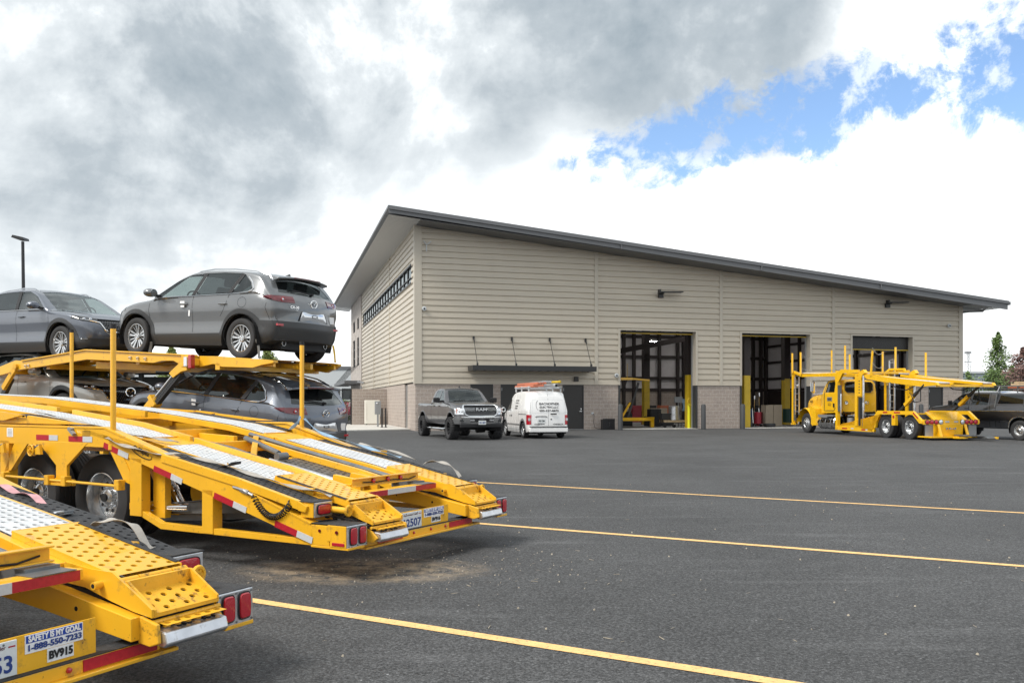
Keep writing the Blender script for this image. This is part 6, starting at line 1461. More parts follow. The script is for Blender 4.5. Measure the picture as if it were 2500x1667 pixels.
        # inclined rams
        m = MB(); a = Vector((.55, y, 1.12)); b = Vector((-1.05, y, 2.20)); mid = a.lerp(b, .58); m.bar(a.lerp(b, .25), mid, .12, .13); part('lift_arm', m, Yc, t)
        m = MB(); m.cyl(a, b, .05, n=10); m.bar(mid, mid.lerp(b, .35), .10, .10); part('ram', m, 'darksteel', t, smooth=True); m = MB(); m.cyl(mid+Vector((0, 0, .04)), b+Vector((0, 0, .0)), .028, n=8); part('ram_rod', m, 'chrome', t)
        m = MB(); m.tube([mid+Vector((.1, .05*sg, .1)), mid+Vector((-.15, .08*sg, -.25)), mid+Vector((-.55, .08*sg, -.2)), mid+Vector((-.5, .05*sg, .25))], .022, 6); m.tube([(1.3, y, 2.45), (.6, y+.05*sg, 2.05), (0, y+.05*sg, 2.0), (-.6, y, 2.2)], .022, 6); part('hydraulic_hose', m, 'black', t)
    # cross bars
    m = MB()
    for x, z in ((9.05, 3.0), (7.0, 2.86), (5.15, 2.8), (3.4, 2.88), (2.0, 2.5), (0, 2.28), (-1.75, 2.2)): m.box(x-.05, x+.05, -2.5, 0, z-.1, z)
    part('cross_member', m, Yc, t)
    m = MB(); m.bar((3.42, 0, 3.0), (3.42, -.7, 3.0), .08, .08); 
    # hoop frames over the decks (far side arch seen in the photo)
    m = MB(); m.prism([(5.0, 2.9), (4.6, 3.08), (3.5, 3.05), (3.42, 2.9), (3.5, 2.9), (3.6, 2.98), (4.55, 3.0), (4.85, 2.86)], -2.4, -2.34); part('rear_hoop', m, Yc, t)
    # stakes
    for x, s_, z0, z1 in ((9.0, -.1, 3.0, 3.98), (8.18, -.1, 2.9, 3.98), (2.3, -.05, 2.66, 3.70), (9.48, 2.4, 3.0, 4.19), (8.26, 2.4, 2.9, 4.35), (7.85, 2.4, 2.9, 3.88), (5.16, 2.4, 2.85, 3.87), (4.2, 2.4, 2.9, 4.01), (2.1, 2.4, 2.6, 3.64)):
        m = MB(); m.cyl((x+(.12 if x == 2.3 else 0), -s_, z0), (x, -s_, z1), .048, n=10); m.cyl((x, -s_, z1), (x, -s_, z1+.03), .05, n=10); part('stake', m, 'yellow_clean', t, smooth=True)
    m = MB()
    for z, sag in ((3.85, .18), (3.2, .15)):
        for x0, x1, s0, s1 in ((8.18, 9.4, -.1, 2.4), (5.16, 2.3, 2.4, -.05)): m.tube([(lerp(x0, x1, k/8), -lerp(s0, s1, k/8), z-sag*math.sin(PI*k/8)) for k in range(9)], .012, 5)
    part('stake_cable', m, 'galv', t)
    # ladders
    for x, s_, z0, z1 in ((8.68, -.02, .9, 2.8), (4.55, 2.45, 1.1, 3.5)):
        m = MB()
        for dx_ in (-.19, .19): m.box(x+dx_-.025, x+dx_+.025, -s_-.03, -s_+.03, z0, z1)
        k = z0+.15
        while k < z1: m.cyl((x-.19, -s_, k), (x+.19, -s_, k), .02, n=6); k += .3
        if z1 > 3: m.box(x-.21, x+.21, -s_-.03, -s_+.03, z1-.05, z1)
        part('ladder', m, 'alu', t)
    # mirrors
    m = MB(); m.box(6.95, 7.0, .02, .26, 2.02, 2.50); part('wing_mirror', m, 'chrome', t, bevel=.02); m = MB(); m.tube([(6.6, -.25, 2.55), (6.9, .14, 2.6), (6.95, .14, 1.9), (6.7, -.25, 1.95)], .018, 6); part('mirror_arm', m, 'chrome', t)
    m = MB(); m.lathe([(0, -.06), (.09, -.03), (.10, .03), (.0, .07)], (7.5, -.2, 2.05), 'x', 12); part('convex_mirror', m, 'chrome', t, smooth=True); m = MB(); m.lathe([(0, -.06), (.09, -.03), (.10, .03), (.0, .07)], (8.55, .05, 2.35), 'x', 12); part('convex_mirror', m, 'chrome', t, smooth=True)
    # tail
    m = MB(); m.prism([(-2.5, .62), (-2.5, .82), (-.0, .82), (0, .62)], -.98, -.88, 'x'); part('tail_panel', m, Yc, t)
    for i, (s_, c) in enumerate(((.16, 'red_lens'), (.36, 'red_lens'), (.56, 'red_lens'), (.76, 'clear'), (1.74, 'clear'), (1.94, 'red_lens'), (2.14, 'red_lens'), (2.34, 'red_lens'))):
        m = MB(); m.lathe([(.085, -.0), (.085, -.025), (0, -.035)], (-.98, -s_, .72), 'x', 14); l_ = part('tail_light', m, c, t, smooth=True); m = MB(); m.lathe([(.098, .0), (.098, -.02), (.085, -.02)], (-.98, -s_, .72), 'x', 14); part('bezel', m, 'black', l_)
    for s_ in (1.05, 1.45): m = MB(); m.box(-1.0, -.98, -s_-.09, -s_+.09, .70, .76); part('number_lamp', m, 'clear', t)
    m = MB(); m.prism([(-1.0, .62), (-.95, .16), (-.55, .12), (-.2, .2), (-.2, .62)], -.72, -1.78); part('hitch_housing', m, Yc, t, bevel=.01)
    m = MB(); m.prism([(-1.02, .62), (-.98, .62), (-1.15, .14), (-1.2, .14)], -.70, -.60); m.prism([(-1.02, .62), (-.98, .62), (-1.15, .14), (-1.2, .14)], -1.9, -1.8); m.box(-1.25, -.3, -2.2, -.15, .10, .16); part('hitch_brace', m, Yc, t)
    m = MB()
    for s_ in (1.0, 1.12, 1.38): m.lathe([(.045, 0), (.045, -.04), (0, -.04)], (-1.0, -s_, .46), 'x', 10)
    m.bar((-1.03, -1.15, .46), (-1.03, -1.35, .44), .03, .03); part('hose_coupling', m, 'chrome', t)
    for s_ in (.16, 2.12): m = MB(); m.box(-.86, -.84, -s_-.36, -s_, .12, .60); part('mud_flap', m, 'galv', t)
    m = MB(); m.prism([(-.95, .8), (-.4, 1.12), (-.36, 1.08), (-.9, .76)], -.5, -2.0); m.box(-.5, .8, -1.7, -.8, 1.0, 1.06); part('deck_plate', m, Yc, t)
    m = MB(); m.box(-1.9, -1.0, -2.3, -1.9, .17, .21); m.box(-1.7, -1.0, -1.75, -1.35, .17, .22); m.prism([(-2.1, .10), (-1.8, .10), (-1.8, .22), (-2.05, .14)], -1.95, -2.35); part('stinger_skid', m, 'steel', t)
    m = MB(); m.box(-2.15, -1.6, -2.4, -2.32, .08, .16); m.box(-1.6, -1.1, -1.5, -1.1, .08, .14); part('skid_tip', m, Yc, t)
    return t
# ---------------------------------------------------------------- quick-load trailers (local x = forward t, y = -s, z)
DK = [(-.3, .50), (.5, .635), (1.24, .80), (2.2, .975), (2.7, 1.075), (3.4, 1.2), (4.8, 1.35), (7.2, 1.54), (9.6, 1.62)]
dk = lambda x: interp(DK, x)
WT = 2.55
def perf_strip(m, x0, x1, s0, s1, zoff, cell, cw, r, th, mi=0, raised=0, prof=None):
    """perforated strip following the deck profile, split at its kinks"""
    f = prof or dk; ks = [x0]+[k for k, _ in DK if x0 < k < x1 and not prof]+[x1]
    nv = max(1, round((s1-s0)/cw))
    for a, b in zip(ks, ks[1:]):
        A = Vector((a, -s0, f(a)+zoff)); Bv = Vector((b, -s0, f(b)+zoff)); nu = max(1, round((Bv-A).length/cell))
        m.perf(A, (Bv-A)/nu, Vector((0, -(s1-s0)/nv, 0)), nu, nv, r, th, mi=mi, raised=raised)
def along(m, x0, x1, s0, s1, z0, z1, mi=0, prof=None):
    """solid strip following the deck: z0/z1 offsets"""
    f = prof or dk; ks = [x0]+[k for k, _ in DK if x0 < k < x1 and not prof]+[x1]
    P = [(x, f(x)+z1) for x in ks]+[(x, f(x)+z0) for x in reversed(ks)]
    m.prism(P, -s0, -s1, 'y', mi)
def oval_light(parent, c, w, h, ax='x', sg=-1, name='tail_light', mt='red_lens', n=20):
    """rounded light on plane x; c=(x,y,z)"""
    def ring(k, out):
        P = []
        for i in range(n):
            a = 2*PI*i/n; ca, sa = math.cos(a), math.sin(a); e = .42
            P.append((c[0]+sg*out, c[1]+math.copysign(abs(ca)**e, ca)*w/2*k, c[2]+math.copysign(abs(sa)**e, sa)*h/2*k))
        return P
    m = MB(); R_ = [ring(1, 0), ring(1, .010), ring(.92, .016), ring(.5, .018)]
    vs = sum(R_, []); fs = [(k*n+i, k*n+(i+1) % n, (k+1)*n+(i+1) % n, (k+1)*n+i) for k in range(3) for i in range(n)]+[tuple(range(3*n, 4*n))]
    m.add(vs, fs); l = part(name, m, mt, parent, smooth=True)
    m = MB(); m.tube([(p[0], p[1], p[2]) for p in ring(1.06, .006)], .004, 5, closed=True); part('gasket', m, 'black', l); return l
def reflector_pair(parent, x0, z0, x1, z1, xm, zm, y, sg=1, w=.055):
    tapes(parent, [(x0, z0, xm, zm, 'r'), (xm, zm, x1, z1, 'w')], y, sg, w)
def make_trailer(label, unit, platetxt, full=True):
    t = thing('car_hauler_trailer', label, 'trailer'); Y = 'yellow'
    for side in (0, 1):
        S = (lambda s: s) if side == 0 else (lambda s: WT-s); so_ = 1 if side == 0 else -1   # so_: outward y sign
        def al(m, x0, x1, s0, s1, z0, z1): along(m, x0, x1, S(s0), S(s1), z0, z1)
        def ps(m, x0, x1, s0, s1, *a, **k): a0, a1 = sorted((S(s0), S(s1))); perf_strip(m, x0, x1, a0, a1, *a, **k)
        def bx(m, x0, x1, s0, s1, z0, z1, mi=0): m.box(x0, x1, -S(s0), -S(s1), z0, z1, mi)
        def pr(m, P, s0, s1, mi=0): m.prism(P, -S(s0), -S(s1), 'y', mi)
        # main side beam
        m = MB(); pr(m, [(.40, .45), (1.15, .685), (2.19, .955), (3.09, 1.20), (9.6, 1.215), (9.6, 1.04), (3.11, 1.02), (2.72, .93), (1.71, .66), (.36, .29)], .0, .07)
        pr(m, [(.40, .452), (1.15, .687), (2.19, .957), (3.09, 1.202), (9.6, 1.217), (9.6, 1.237), (3.08, 1.222), (2.18, .975), (1.14, .705), (.39, .47)], -.006, .085)
        part('side_beam', m, Y, t, bevel=.003)
        if full:
            m = MB(); pr(m, [(3.35, 1.24), (4.38, 1.325), (4.40, 1.30), (4.78, 1.30), (4.80, 1.36), (9.6, 1.55), (9.6, 1.24)], .012, .045); part('upper_side_plate', m, Y, t, bevel=.003)
            m = MB(); pr(m, [(4.40, 1.33), (4.75, 1.27), (5.2, 1.28), (5.2, 1.34), (4.8, 1.36)], -.03, .01); part('rubrail', m, Y, t)
        # posts, gussets, wheel brackets
        m = MB(); bx(m, 2.53, 2.70, .0, .10, .38, .93); bx(m, 2.36, 2.53, .13, .20, .36, .86); pr(m, [(2.70, .93), (2.70, .74), (2.86, .96)], .01, .05); part('stand_post', m, Y, t, bevel=.004)
        m = MB(); bx(m, 1.56, 1.70, .0, .11, .285, .68); part('stand_post', m, Y, t, bevel=.004)
        m = MB(); pr(m, [(3.02, 1.02), (2.78, .70), (2.70, .68), (2.70, .80), (2.84, 1.0)], .0, .04); part('gusset', m, Y, t)
        m = MB(); pr(m, [(4.18, 1.06), (3.34, 1.06), (3.68, .82), (3.68, .69), (3.58, .68), (3.58, .62), (4.00, .62), (4.00, .68), (3.86, .69), (3.86, .82)], -.004, .03); bx(m, 3.62, 3.95, -.05, .04, .62, .65); part('axle_hanger', m, Y, t, bevel=.003)
        m = MB(); pr(m, [(4.60, 1.03), (4.36, 1.03), (4.66, .74), (4.78, .72)], .0, .05); bx(m, 4.70, 4.86, .0, .1, .5, 1.05); part('axle_hanger', m, Y, t)
        m = MB(); m.cyl((5.6, -S(-.05), .69), (2.80, -S(-.05), .66), .014, n=8); part('guard_rod', m, Y, t, smooth=True)
        m = MB()
        for x in (2.80, 3.64, 3.92, 4.7): bx(m, x-.035, x+.035, -.075, .0, .62, .72)
        part('rod_bracket', m, Y, t, bevel=.006)
        m = MB(); P = [(2.72, .50), (2.27, .34), (.40, .33), (.36, .28), (2.27, .28), (2.72, .44)]; pr(m, P, .01, .07); part('lower_rail', m, Y, t, bevel=.003)
        m = MB(); m.bar((2.7, -S(.1), .42), (1.0, -S(1.0), .36), .04, .06); part('brace', m, Y, t)
        # ratchet winch gears on the beam
        if full:
            for x in (4.14, 4.78):
                m = MB(); n = 18; yy = -S(-.10); m.tube([(x+math.cos(2*PI*i/n)*.048, yy, .97+math.sin(2*PI*i/n)*.055) for i in range(n)], .010, 6, closed=True); m.tube([(x+math.cos(2*PI*i/n)*.048, yy+so_*-.04, .97+math.sin(2*PI*i/n)*.055) for i in range(n)], .008, 6, closed=True)
                for i in range(6): a = 2*PI*i/6; m.bar((x, yy, .97), (x+math.cos(a)*.046, yy, .97+math.sin(a)*.052), .012, .012)
                m.cyl((x, -S(-.12), .97), (x, -S(.0), .97), .014, n=8); m.prism([(x-.15, .93), (x-.05, .93), (x-.06, .99), (x-.13, 1.03)], -S(-.09), -S(-.06)); part('winch', m, Y, t, smooth=True)
                m = MB(); m.cyl((x-.04, -S(-.07), 1.0), (x-.12, -S(-.07), 1.02), .016, n=8); part('winch_shaft', m, 'steel', t)
        # end box with two lamps
        m = MB(); bx(m, .20, .40, .0, .22, .29, .455); bx(m, .02, .19, -.004, .243, .285, .462); bx(m, .0, .40, .0, .2, .268, .290); bx(m, .175, .215, -.006, .06, .33, .462); part('end_box', m, Y, t, bevel=.004)
        m = MB(); bx(m, .01, .42, .0, .242, .463, .469); part('grip_top', m, 'grip', t)
        m = MB(); bx(m, .004, .02, -.002, .245, .284, .465); lp = part('lamp_plate', m, 'alu', t, bevel=.006)
        for s_ in (.065, .178): oval_light(lp, (.004, -S(s_), .378), .078, .135)
        m = MB()
        for s_, z in ((.012, .30), (.232, .30), (.012, .45), (.232, .45), (.12, .30), (.12, .452)): m.cyl((.004, -S(s_), z), (-.001, -S(s_), z), .006, n=6)
        part('rivet', m, 'steel', lp)
        m = MB(); m.box(.035, .165, -S(-.004), -S(-.010), .298, .325); part('side_reflector', m, 'red_lens', t, bevel=.003)
        m = MB(); m.cyl((.115, -S(-.004), .408), (.115, -S(-.012), .408), .015, n=12); m.cyl((.30, -S(.0), .41), (.30, -S(-.008), .41), .013, n=12); part('side_lamp', m, 'dark_red', t)
        # upper runway: outer black strip + lip
        x9 = 9.4 if full else 4.5
        m = MB(); ps(m, .54, 2.46, .035, .245, -.004, .075, .0525, .013, .02); 
        if full: ps(m, 3.0, 4.7, .06, .24, .0, .075, .06, .013, .02)
        part('outer_grip_strip', m, 'grip', t)
        m = MB(); al(m, .53, 2.24, -.012, .03, -.075, .0 if side == 0 else -.05); pr(m, [(.53, .56), (.53, .64 if side == 0 else .58), (.43, .60 if side == 0 else .57), (.45, .55)], -.012, .02); part('outer_lip', m, Y, t, bevel=.003)
        m = MB(); al(m, .45, 9.4, .250, .268, -.06, .002); al(m, 2.24, 3.4, .0, .03, -.04, -.002); part('runway_lip', m, Y, t)
        m = MB(); ps(m, 1.09, 2.52, .27, .66, .002, .060, .056, .0145, .02, raised=.004); ps(m, 2.86, x9, .27, .66, .002, .060, .056, .0125, .02, raised=.004); part('runway', m, 'white', t)
        m = MB(); al(m, 2.53, 2.85, .25, .70, -.03, .0); 
        for q in range(4): m.cyl((2.56, -S(.32+q*.09), dk(2.56)-.02), (2.55, -S(.32+q*.09), dk(2.56)-.02), .012, n=8, mi=1)
        bx(m, 2.52, 2.55, .27, .66, dk(2.52)-.07, dk(2.52)-.006); bx(m, 2.84, 2.87, .27, .66, dk(2.85)-.05, dk(2.85)+.01); part('runway_joint', m, [MT['yellow_worn'], MT['void']], t)
        m = MB(); rz_ = .05 if side == 0 else -.002; al(m, .62, 2.60, .668, .715, -.07, rz_); part('inner_rail', m, Y, t, bevel=.004); m = MB(); al(m, 2.66, 4.62 if full else 4.5, .668, .715, -.07, rz_); 
        if full: al(m, 4.9, 9.4, .668, .71, -.08, rz_)
        part('inner_rail', m, Y, t, bevel=.004)
        m = MB()
        for k in range(14): x = .75+k*.27; al(m, x, x+.10, .716, .7165, .01, .03)
        m = MB(); x0, x1 = .86, 2.95; zb_ = .02 if side == 0 else -.03; m.cyl((x0, -S(.80), dk(x0)-.03), (2.2, -S(.80), dk(2.2)+zb_), .024, n=10); m.cyl((2.2, -S(.80), dk(2.2)+zb_), (x1, -S(.80), dk(x1)-.02), .024, n=10); part('spare_bar', m, 'steel', t, smooth=True)
        m = MB(); al(m, 1.0, 2.9, .85, .90, -.10, -.04); part('inner_angle', m, Y, t)
        # hinged yellow ramp
        rp = lambda x: dk(x)+(.045 if side == 0 else .03)
        m = MB(); A = Vector((.24, -S(.285), rp(.24))); B_ = Vector((1.07, -S(.285), rp(1.07))); nu = 10; nv = 6; perfW = .37
        m.perf(A, (B_-A)/nu, Vector((0, -(S(.285+perfW)-S(.285))/nv, 0)), nu, nv, .0175, .012)
        rb_ = lambda x: rp(x)
        for s0, s1 in ((.275, .285), (.655, .668)): m.prism([(.235, rp(.235)+.001), (1.075, rp(1.075)+.001), (1.075, rp(1.075)-.055), (.235, rp(.235)-.062)], -S(s0), -S(s1))
        m.prism([(1.07, rp(1.07)+.001), (1.08, rp(1.08)), (1.10, rp(1.07)-.03), (1.08, rp(1.07)-.05)], -S(.285), -S(.655)); part('ramp_plate', m, Y, t)
        m = MB(); m.bar(Vector((.26, -S(.283), rp(.26)+.004)), Vector((1.05, -S(.283), rp(1.05)+.004)), .03, .006); part('ramp_grip_edge', m, 'grip', t)
        m = MB(); bx(m, .60, .72, .245, .282, rp(.66)-.05, rp(.66)+.006); m.cyl((.70, -S(.262), rp(.7)-.015), (.80, -S(.262), rp(.8)-.02), .012, n=8); part('ramp_latch', m, 'yellow_worn', t, bevel=.004)
        # hinge + flip ramp
        m = MB(); zc = .60 if side == 0 else .59
        m.cyl((.215, -S(.27), zc), (.215, -S(.36), zc), .022, n=12); m.cyl((.215, -S(.37), zc+.004), (.215, -S(.56), zc+.004), .018, n=12); m.cyl((.215, -S(.57), zc), (.215, -S(.67), zc), .022, n=12); m.bar((.235, -S(.37), zc-.01), (.235, -S(.56), zc-.01), .04, .035); part('hinge', m, 'yellow_worn', t, smooth=True)
        fp = lambda x: .468+(x-.0)*.42
        m = MB(); A = Vector((-.02, -S(.285), fp(-.02))); B_ = Vector((.17, -S(.285), fp(.17))); m.perf(A, (B_-A)/3, Vector((0, -(S(.655)-S(.285))/6, 0)), 3, 6, .0165, .01)
        m.box(-.03, -.02, -S(.275), -S(.665), .445, .464)
        for s0, s1 in ((.272, .285), (.655, .668)): m.prism([(-.03, .444), (-.03, .480), (.16, .60), (.23, .60), (.25, .53), (.1, .48)], -S(s0), -S(s1))
        m.prism([(.165, fp(.165)-.01), (.165, .60), (.19, .60), (.19, .52)], -S(.285), -S(.655)); part('flip_ramp', m, 'yellow_worn', t)
        m = MB(); pr(m, [(.74, .64), (.60, .665), (.42, .645), (.25, .64), (.10, .56), (-.03, .485), (-.03, .446), (.10, .465), (.26, .50), (.45, .55), (.70, .57)], .670, .684); part('ramp_cheek', m, Y, t)
        m = MB(); m.cyl((.33, -S(.684), .575), (.33, -S(.73), .575), .020, n=12); m.cyl((.33, -S(.73), .575), (.33, -S(.732), .575), .011, n=10, mi=1); part('cheek_socket', m, [MT['yellow_worn'], MT['void']], t, smooth=True)
        m = MB(); n = 16; yy = -S(.215); m.tube([(.18+math.cos(2*PI*i/n)*.0, yy-(-so_)*0+math.cos(2*PI*i/n)*.036, .555+math.sin(2*PI*i/n)*.038) for i in range(n)], .013, 6, closed=True); m.cyl((.20, yy, .555), (.40, yy, .56), .028, n=12)
        for i in range(3): a = PI*i/3; m.bar((.18, yy-math.cos(a)*.03, .555-math.sin(a)*.03), (.18, yy+math.cos(a)*.03, .555+math.sin(a)*.03), .014, .014)
        part('winch', m, 'yellow_worn', t, smooth=True)
        # strip end box with single lamp
        m = MB(); bx(m, .38, .52, .01, .23, .505, .633); bx(m, .38, .7, .20, .235, .50, .64); bx(m, .52, .64, .01, .05, .5, .52); part('lamp_box', m, Y, t, bevel=.005)
        m = MB(); bx(m, .37, .54, .0, .235, .634, .640); part('grip_top', m, 'grip', t)
        m = MB(); bx(m, .366, .38, .012, .228, .508, .632); lp = part('lamp_plate', m, 'alu', t, bevel=.005); oval_light(lp, (.366, -S(.12), .57), .15, .08)
        # inner lower beam, pad and loading lip
        m = MB(); pr(m, [(1.45, .60), (.70, .555), (.05, .445), (.05, .335), (.70, .42), (1.45, .50)], .665, .735); part('inner_beam', m, Y, t, bevel=.004); m = MB(); yy = -S(.7355) if 0 else -S(.735); m.cyl((.45, yy, .455), (.45, yy+so_*-.0015, .455), .012, n=10); m.cyl((.9, yy, .50), (.9, yy+so_*-.0015, .50), .008, n=8); part('bolt_hole', m, 'void', t)
        pad = lambda x: .438+(x-.0)*.10
        m = MB(); m.perf(Vector((-.0, -S(.27), pad(-.0))), Vector((.09, 0, .009)), Vector((0, -(S(.66)-S(.27))/5, 0)), 10, 5, .022, .02); bx(m, .02, .04, .26, .67, .34, .43); part('grip_pad', m, 'grip', t)
        m = MB(); m.perf(Vector((-.095, -S(.28), .412)), Vector((.075, 0, .006)), Vector((0, -(S(.65)-S(.28))/6, 0)), 1, 6, .018, .018, stag=False); m.cyl((-.020, -S(.26), .42), (-.020, -S(.67), .42), .012, n=8); part('lip_strip', m, 'yellow_worn', t)
        m = MB(); pr(m, [(-.0, .395), (-.10, .38), (-.115, .325), (-.09, .305), (.02, .32)], .285, .665)
        part('skid_end', m, 'alu', t, bevel=.008)
        m = MB()
        for s_ in (.34, .37, .40, .49, .52, .55): m.cyl((-.06, -S(s_), .378), (-.06, -S(s_), .3905), .0125, n=8)
        part('skid_bolt', m, 'void', t)
        m = MB(); pr(m, [(.05, .45), (-.07, .42), (-.08, .33), (-.02, .31), (.06, .32)], .668, .69); part('skid_bracket', m, 'yellow_worn', t, bevel=.006); m = MB(); pr(m, [(.12, .44), (-.02, .40), (-.09, .34), (-.04, .30), (.12, .31)], .262, .28); part('skid_bracket', m, 'yellow_worn', t, bevel=.006)
        # wheels
        for x in ((3.43, 4.60, 5.9)[:2]):
            wheel(t, x, -S(.32), .44, .25, so_, .26, 'hd', 'silver', z=.49, dish=.10); wheel(t, x, -S(.62), .44, .24, so_, .26, 'hd', 'silver', z=.49, dish=.10)
        m = MB(); bx(m, 2.9, 5.2, .85, .95, .55, .75); part('suspension_beam', m, 'darksteel', t)
        # conspicuity tape
        if side == 0:
            for a in ((4.20, 1.10, 3.83, 1.10, 3.98, 1.10), (3.65, 1.095, 3.27, 1.095, 3.42, 1.095), (3.09, 1.045, 2.72, .945, 2.87, .985), (2.35, .845, 1.96, .735, 2.11, .78), (1.54, .635, 1.14, .525, 1.30, .57), (.80, .435, .38, .322, .55, .368)):
                reflector_pair(t, *a, -S(0), 1)
        # stakes
        if full:
            for (x, s_, z1, lb) in (((2.99, .03, 2.18, ''),) if side == 0 else ((2.86, .05, 2.16, ''), (7.42, .05, 2.50, ''))):
                z0 = 1.02 if x < 3 else 1.5
                m = MB(); m.cyl((x, -S(s_), z0), (x, -S(s_), z1), .027, n=14); k_ = part('stake', m, Y, t, smooth=True); m = MB(); m.cyl((x, -S(s_), z1), (x, -S(s_), z1+.045), .028, n=14); part('cap', m, 'black', k_, smooth=True)
                m = MB(); m.cyl((x, -S(s_), z0-.02), (x, -S(s_), z0+.03), .045, n=14); part('stake_socket', m, Y, t)
    # cross members
    for x, z, h in ((1.45, .62, .10), (2.75, .98, .12), (3.7, 1.10, .10), (5.2, 1.2, .1), (6.5, 1.3, .1), (8, 1.4, .1)):
        if x > 4.6 and not full: continue
        m = MB(); m.box(x-.06, x+.06, -2.45, -.1, z-h/2, z+h/2); part('cross_member', m, Y, t, bevel=.004)
    m = MB(); m.box(2.9, 5.2, -1.6, -.95, .9, .95); part('centre_plate', m, Y, t)
    m = MB(); m.bar((1.9, -.8, .90), (3.0, -1.9, 1.08), .06, .06); m.prism([(3.05, 1.0), (3.05, 1.08), (4.8, 1.16), (4.8, 1.02)], -1.60, -1.66); m.prism([(3.05, 1.0), (3.05, 1.08), (4.8, 1.16), (4.8, 1.02)], -.88, -.94); part('centre_frame', m, Y, t, bevel=.004)
    # rear cross bar with tape, marker-light bracket
    m = MB(); m.box(.40, .52, -1.82, -.73, .600, .655); part('rear_cross_bar', m, Y, t, bevel=.004)
    m = MB(); m.box(.395, .40, -1.02, -.76, .603, .652); part('reflective_tape', m, 'red_tape', t); m = MB(); m.box(.395, .40, -1.80, -1.46, .603, .652); part('reflective_tape', m, 'red_tape', t); m = MB(); m.box(.395, .40, -1.46, -1.02, .603, .652); part('reflective_tape', m, 'white_tape', t)
    m = MB(); m.box(.52, .80, -1.78, -1.60, .60, .675); m.box(.39, .55, -1.78, -1.56, .656, .660); part('step_pad', m, 'steel', t)
    m = MB(); m.box(.60, .61, -1.78, -.76, .69, .755); m.box(.56, .61, -1.78, -.76, .755, .765); m.box(.56, .61, -1.78, -.76, .685, .694); part('marker_bracket', m, Y, t, bevel=.003)
    for s_ in (1.05, 1.27, 1.47): m = MB(); m.lathe([(0, -.03), (.022, -.02), (.024, .0)], (.598, -s_, .725), 'x', 12); part('marker_light', m, 'red_lens', t, smooth=True)
    m = MB(); m.tube([(.59, -.9, .72), (.585, -1.1, .71), (.585, -1.35, .715), (.585, -1.6, .70), (.59, -1.72, .72)], .006, 5); part('wiring', m, 'black', t)
    m = MB(); m.prism([(.62, .60), (.62, .74), (.95, .78), (1.0, .62)], -1.15, -1.19); m.prism([(.62, .60), (.62, .74), (.95, .78), (1.0, .62)], -.90, -.94); m.box(.72, .80, -1.62, -.88, .66, .70); part('lift_bracket', m, Y, t, bevel=.004)
    # yellow bulkheads either side of the gap
    m = MB(); m.prism([(.78, .62), (1.25, .74), (1.25, .70), (.78, .56)], -1.84, -1.62); m.prism([(.78, .62), (1.25, .74), (1.25, .70), (.78, .56)], -.94, -.72); part('filler_plate', m, Y, t)
    # stowed grey skid and its shiny tube
    pf = lambda x: dk(x)-.10
    m = MB(); m.perf(Vector((1.0, -1.25, pf(1.0))), (Vector((2.1, -1.25, pf(2.1)))-Vector((1.0, -1.25, pf(1.0))))/15, Vector((0, -.40/5, 0)), 15, 5, .018, .015); part('stowed_skid', m, 'grip_worn', t)
    m = MB(); m.cyl((1.0, -1.22, pf(1.0)-.01), (2.1, -1.22, pf(2.1)-.01), .035, n=14); part('skid_tube', m, 'alu', t, smooth=True)
    m = MB(); m.cyl((2.05, -1.3, pf(2.05)+.08), (2.75, -1.5, pf(2.7)+.09), .03, n=10); m.cyl((2.0, -1.22, pf(2.0)+.06), (2.0, -1.36, pf(2.0)+.06), .04, n=12); part('winch_bar', m, 'steel', t, smooth=True)
    m = MB(); m.box(2.3, 4.5, -1.75, -.85, .80, .83); m.prism([(1.9, .6), (1.9, .8), (2.3, .84), (2.3, .6)], -.9, -1.7); part('belly_pan', m, 'yellow_worn', t)
    m = MB()
    for q in range(60):
        a = q*.9; x = 2.45+.010*q; y = -1.05-.18*math.sin(q*.31); m.tube([(x+math.cos(a+k)*.018, y+math.sin(a+k)*.012, .86+.02*math.sin(q)) for k in (0, 1.6, 3.1, 4.7)], .005, 4)
    part('chain', m, 'yellow_worn', t)
    # hydraulics under the beam
    m = MB(); m.cyl((2.60, -.30, .80), (2.33, -.30, .46), .048, n=16); m.cyl((2.46, -.30, .63), (2.43, -.30, .59), .056, n=16); m.cyl((2.60, -.16, .445), (2.10, -.2, .47), .04, n=14); part('ram', m, 'chrome', t, smooth=True)
    m = MB(); m.bar((2.66, -.22, .82), (2.40, -.22, .44), .05, .05); m.cyl((2.5, -.7, .55), (2.5, -1.8, .55), .19, n=20); m.box(2.58, 2.68, -.22, -.12, .40, .50); part('ram_guide', m, Y, t)
    m = MB(); m.bar((2.37, -.25, .45), (1.2, -.25, .53), .08, .11); m.bar((2.65, -.3, .33), (1.75, -.3, .40), .06, .06); m.bar((1.7, -.3, .42), (.7, -.7, .50), .07, .09); part('lift_beam', m, 'steel', t)
    m = MB(); m.tube([(2.48+math.cos(a*PI/8)*.16, -.60, .55+math.sin(a*PI/8)*.16) for a in range(3, 12)], .02, 8); m.tube([(2.2, -.16, .51), (1.9, -.15, .55), (1.7, -.15, .56)], .01, 6); part('air_hose', m, 'black', t)
    m = MB(); m.cyl((3.43, -.3, .49), (3.43, -2.25, .49), .06); m.cyl((4.6, -.3, .49), (4.6, -2.25, .49), .06); m.cyl((4.0, -.9, .65), (4.0, -1.6, .65), .16, n=16); m.box(2.9, 9, -1.7, -.85, .72, .80); part('axle', m, 'under', t)
    # coiled air line near the lamp box
    m = MB(); pts = []; n = 340
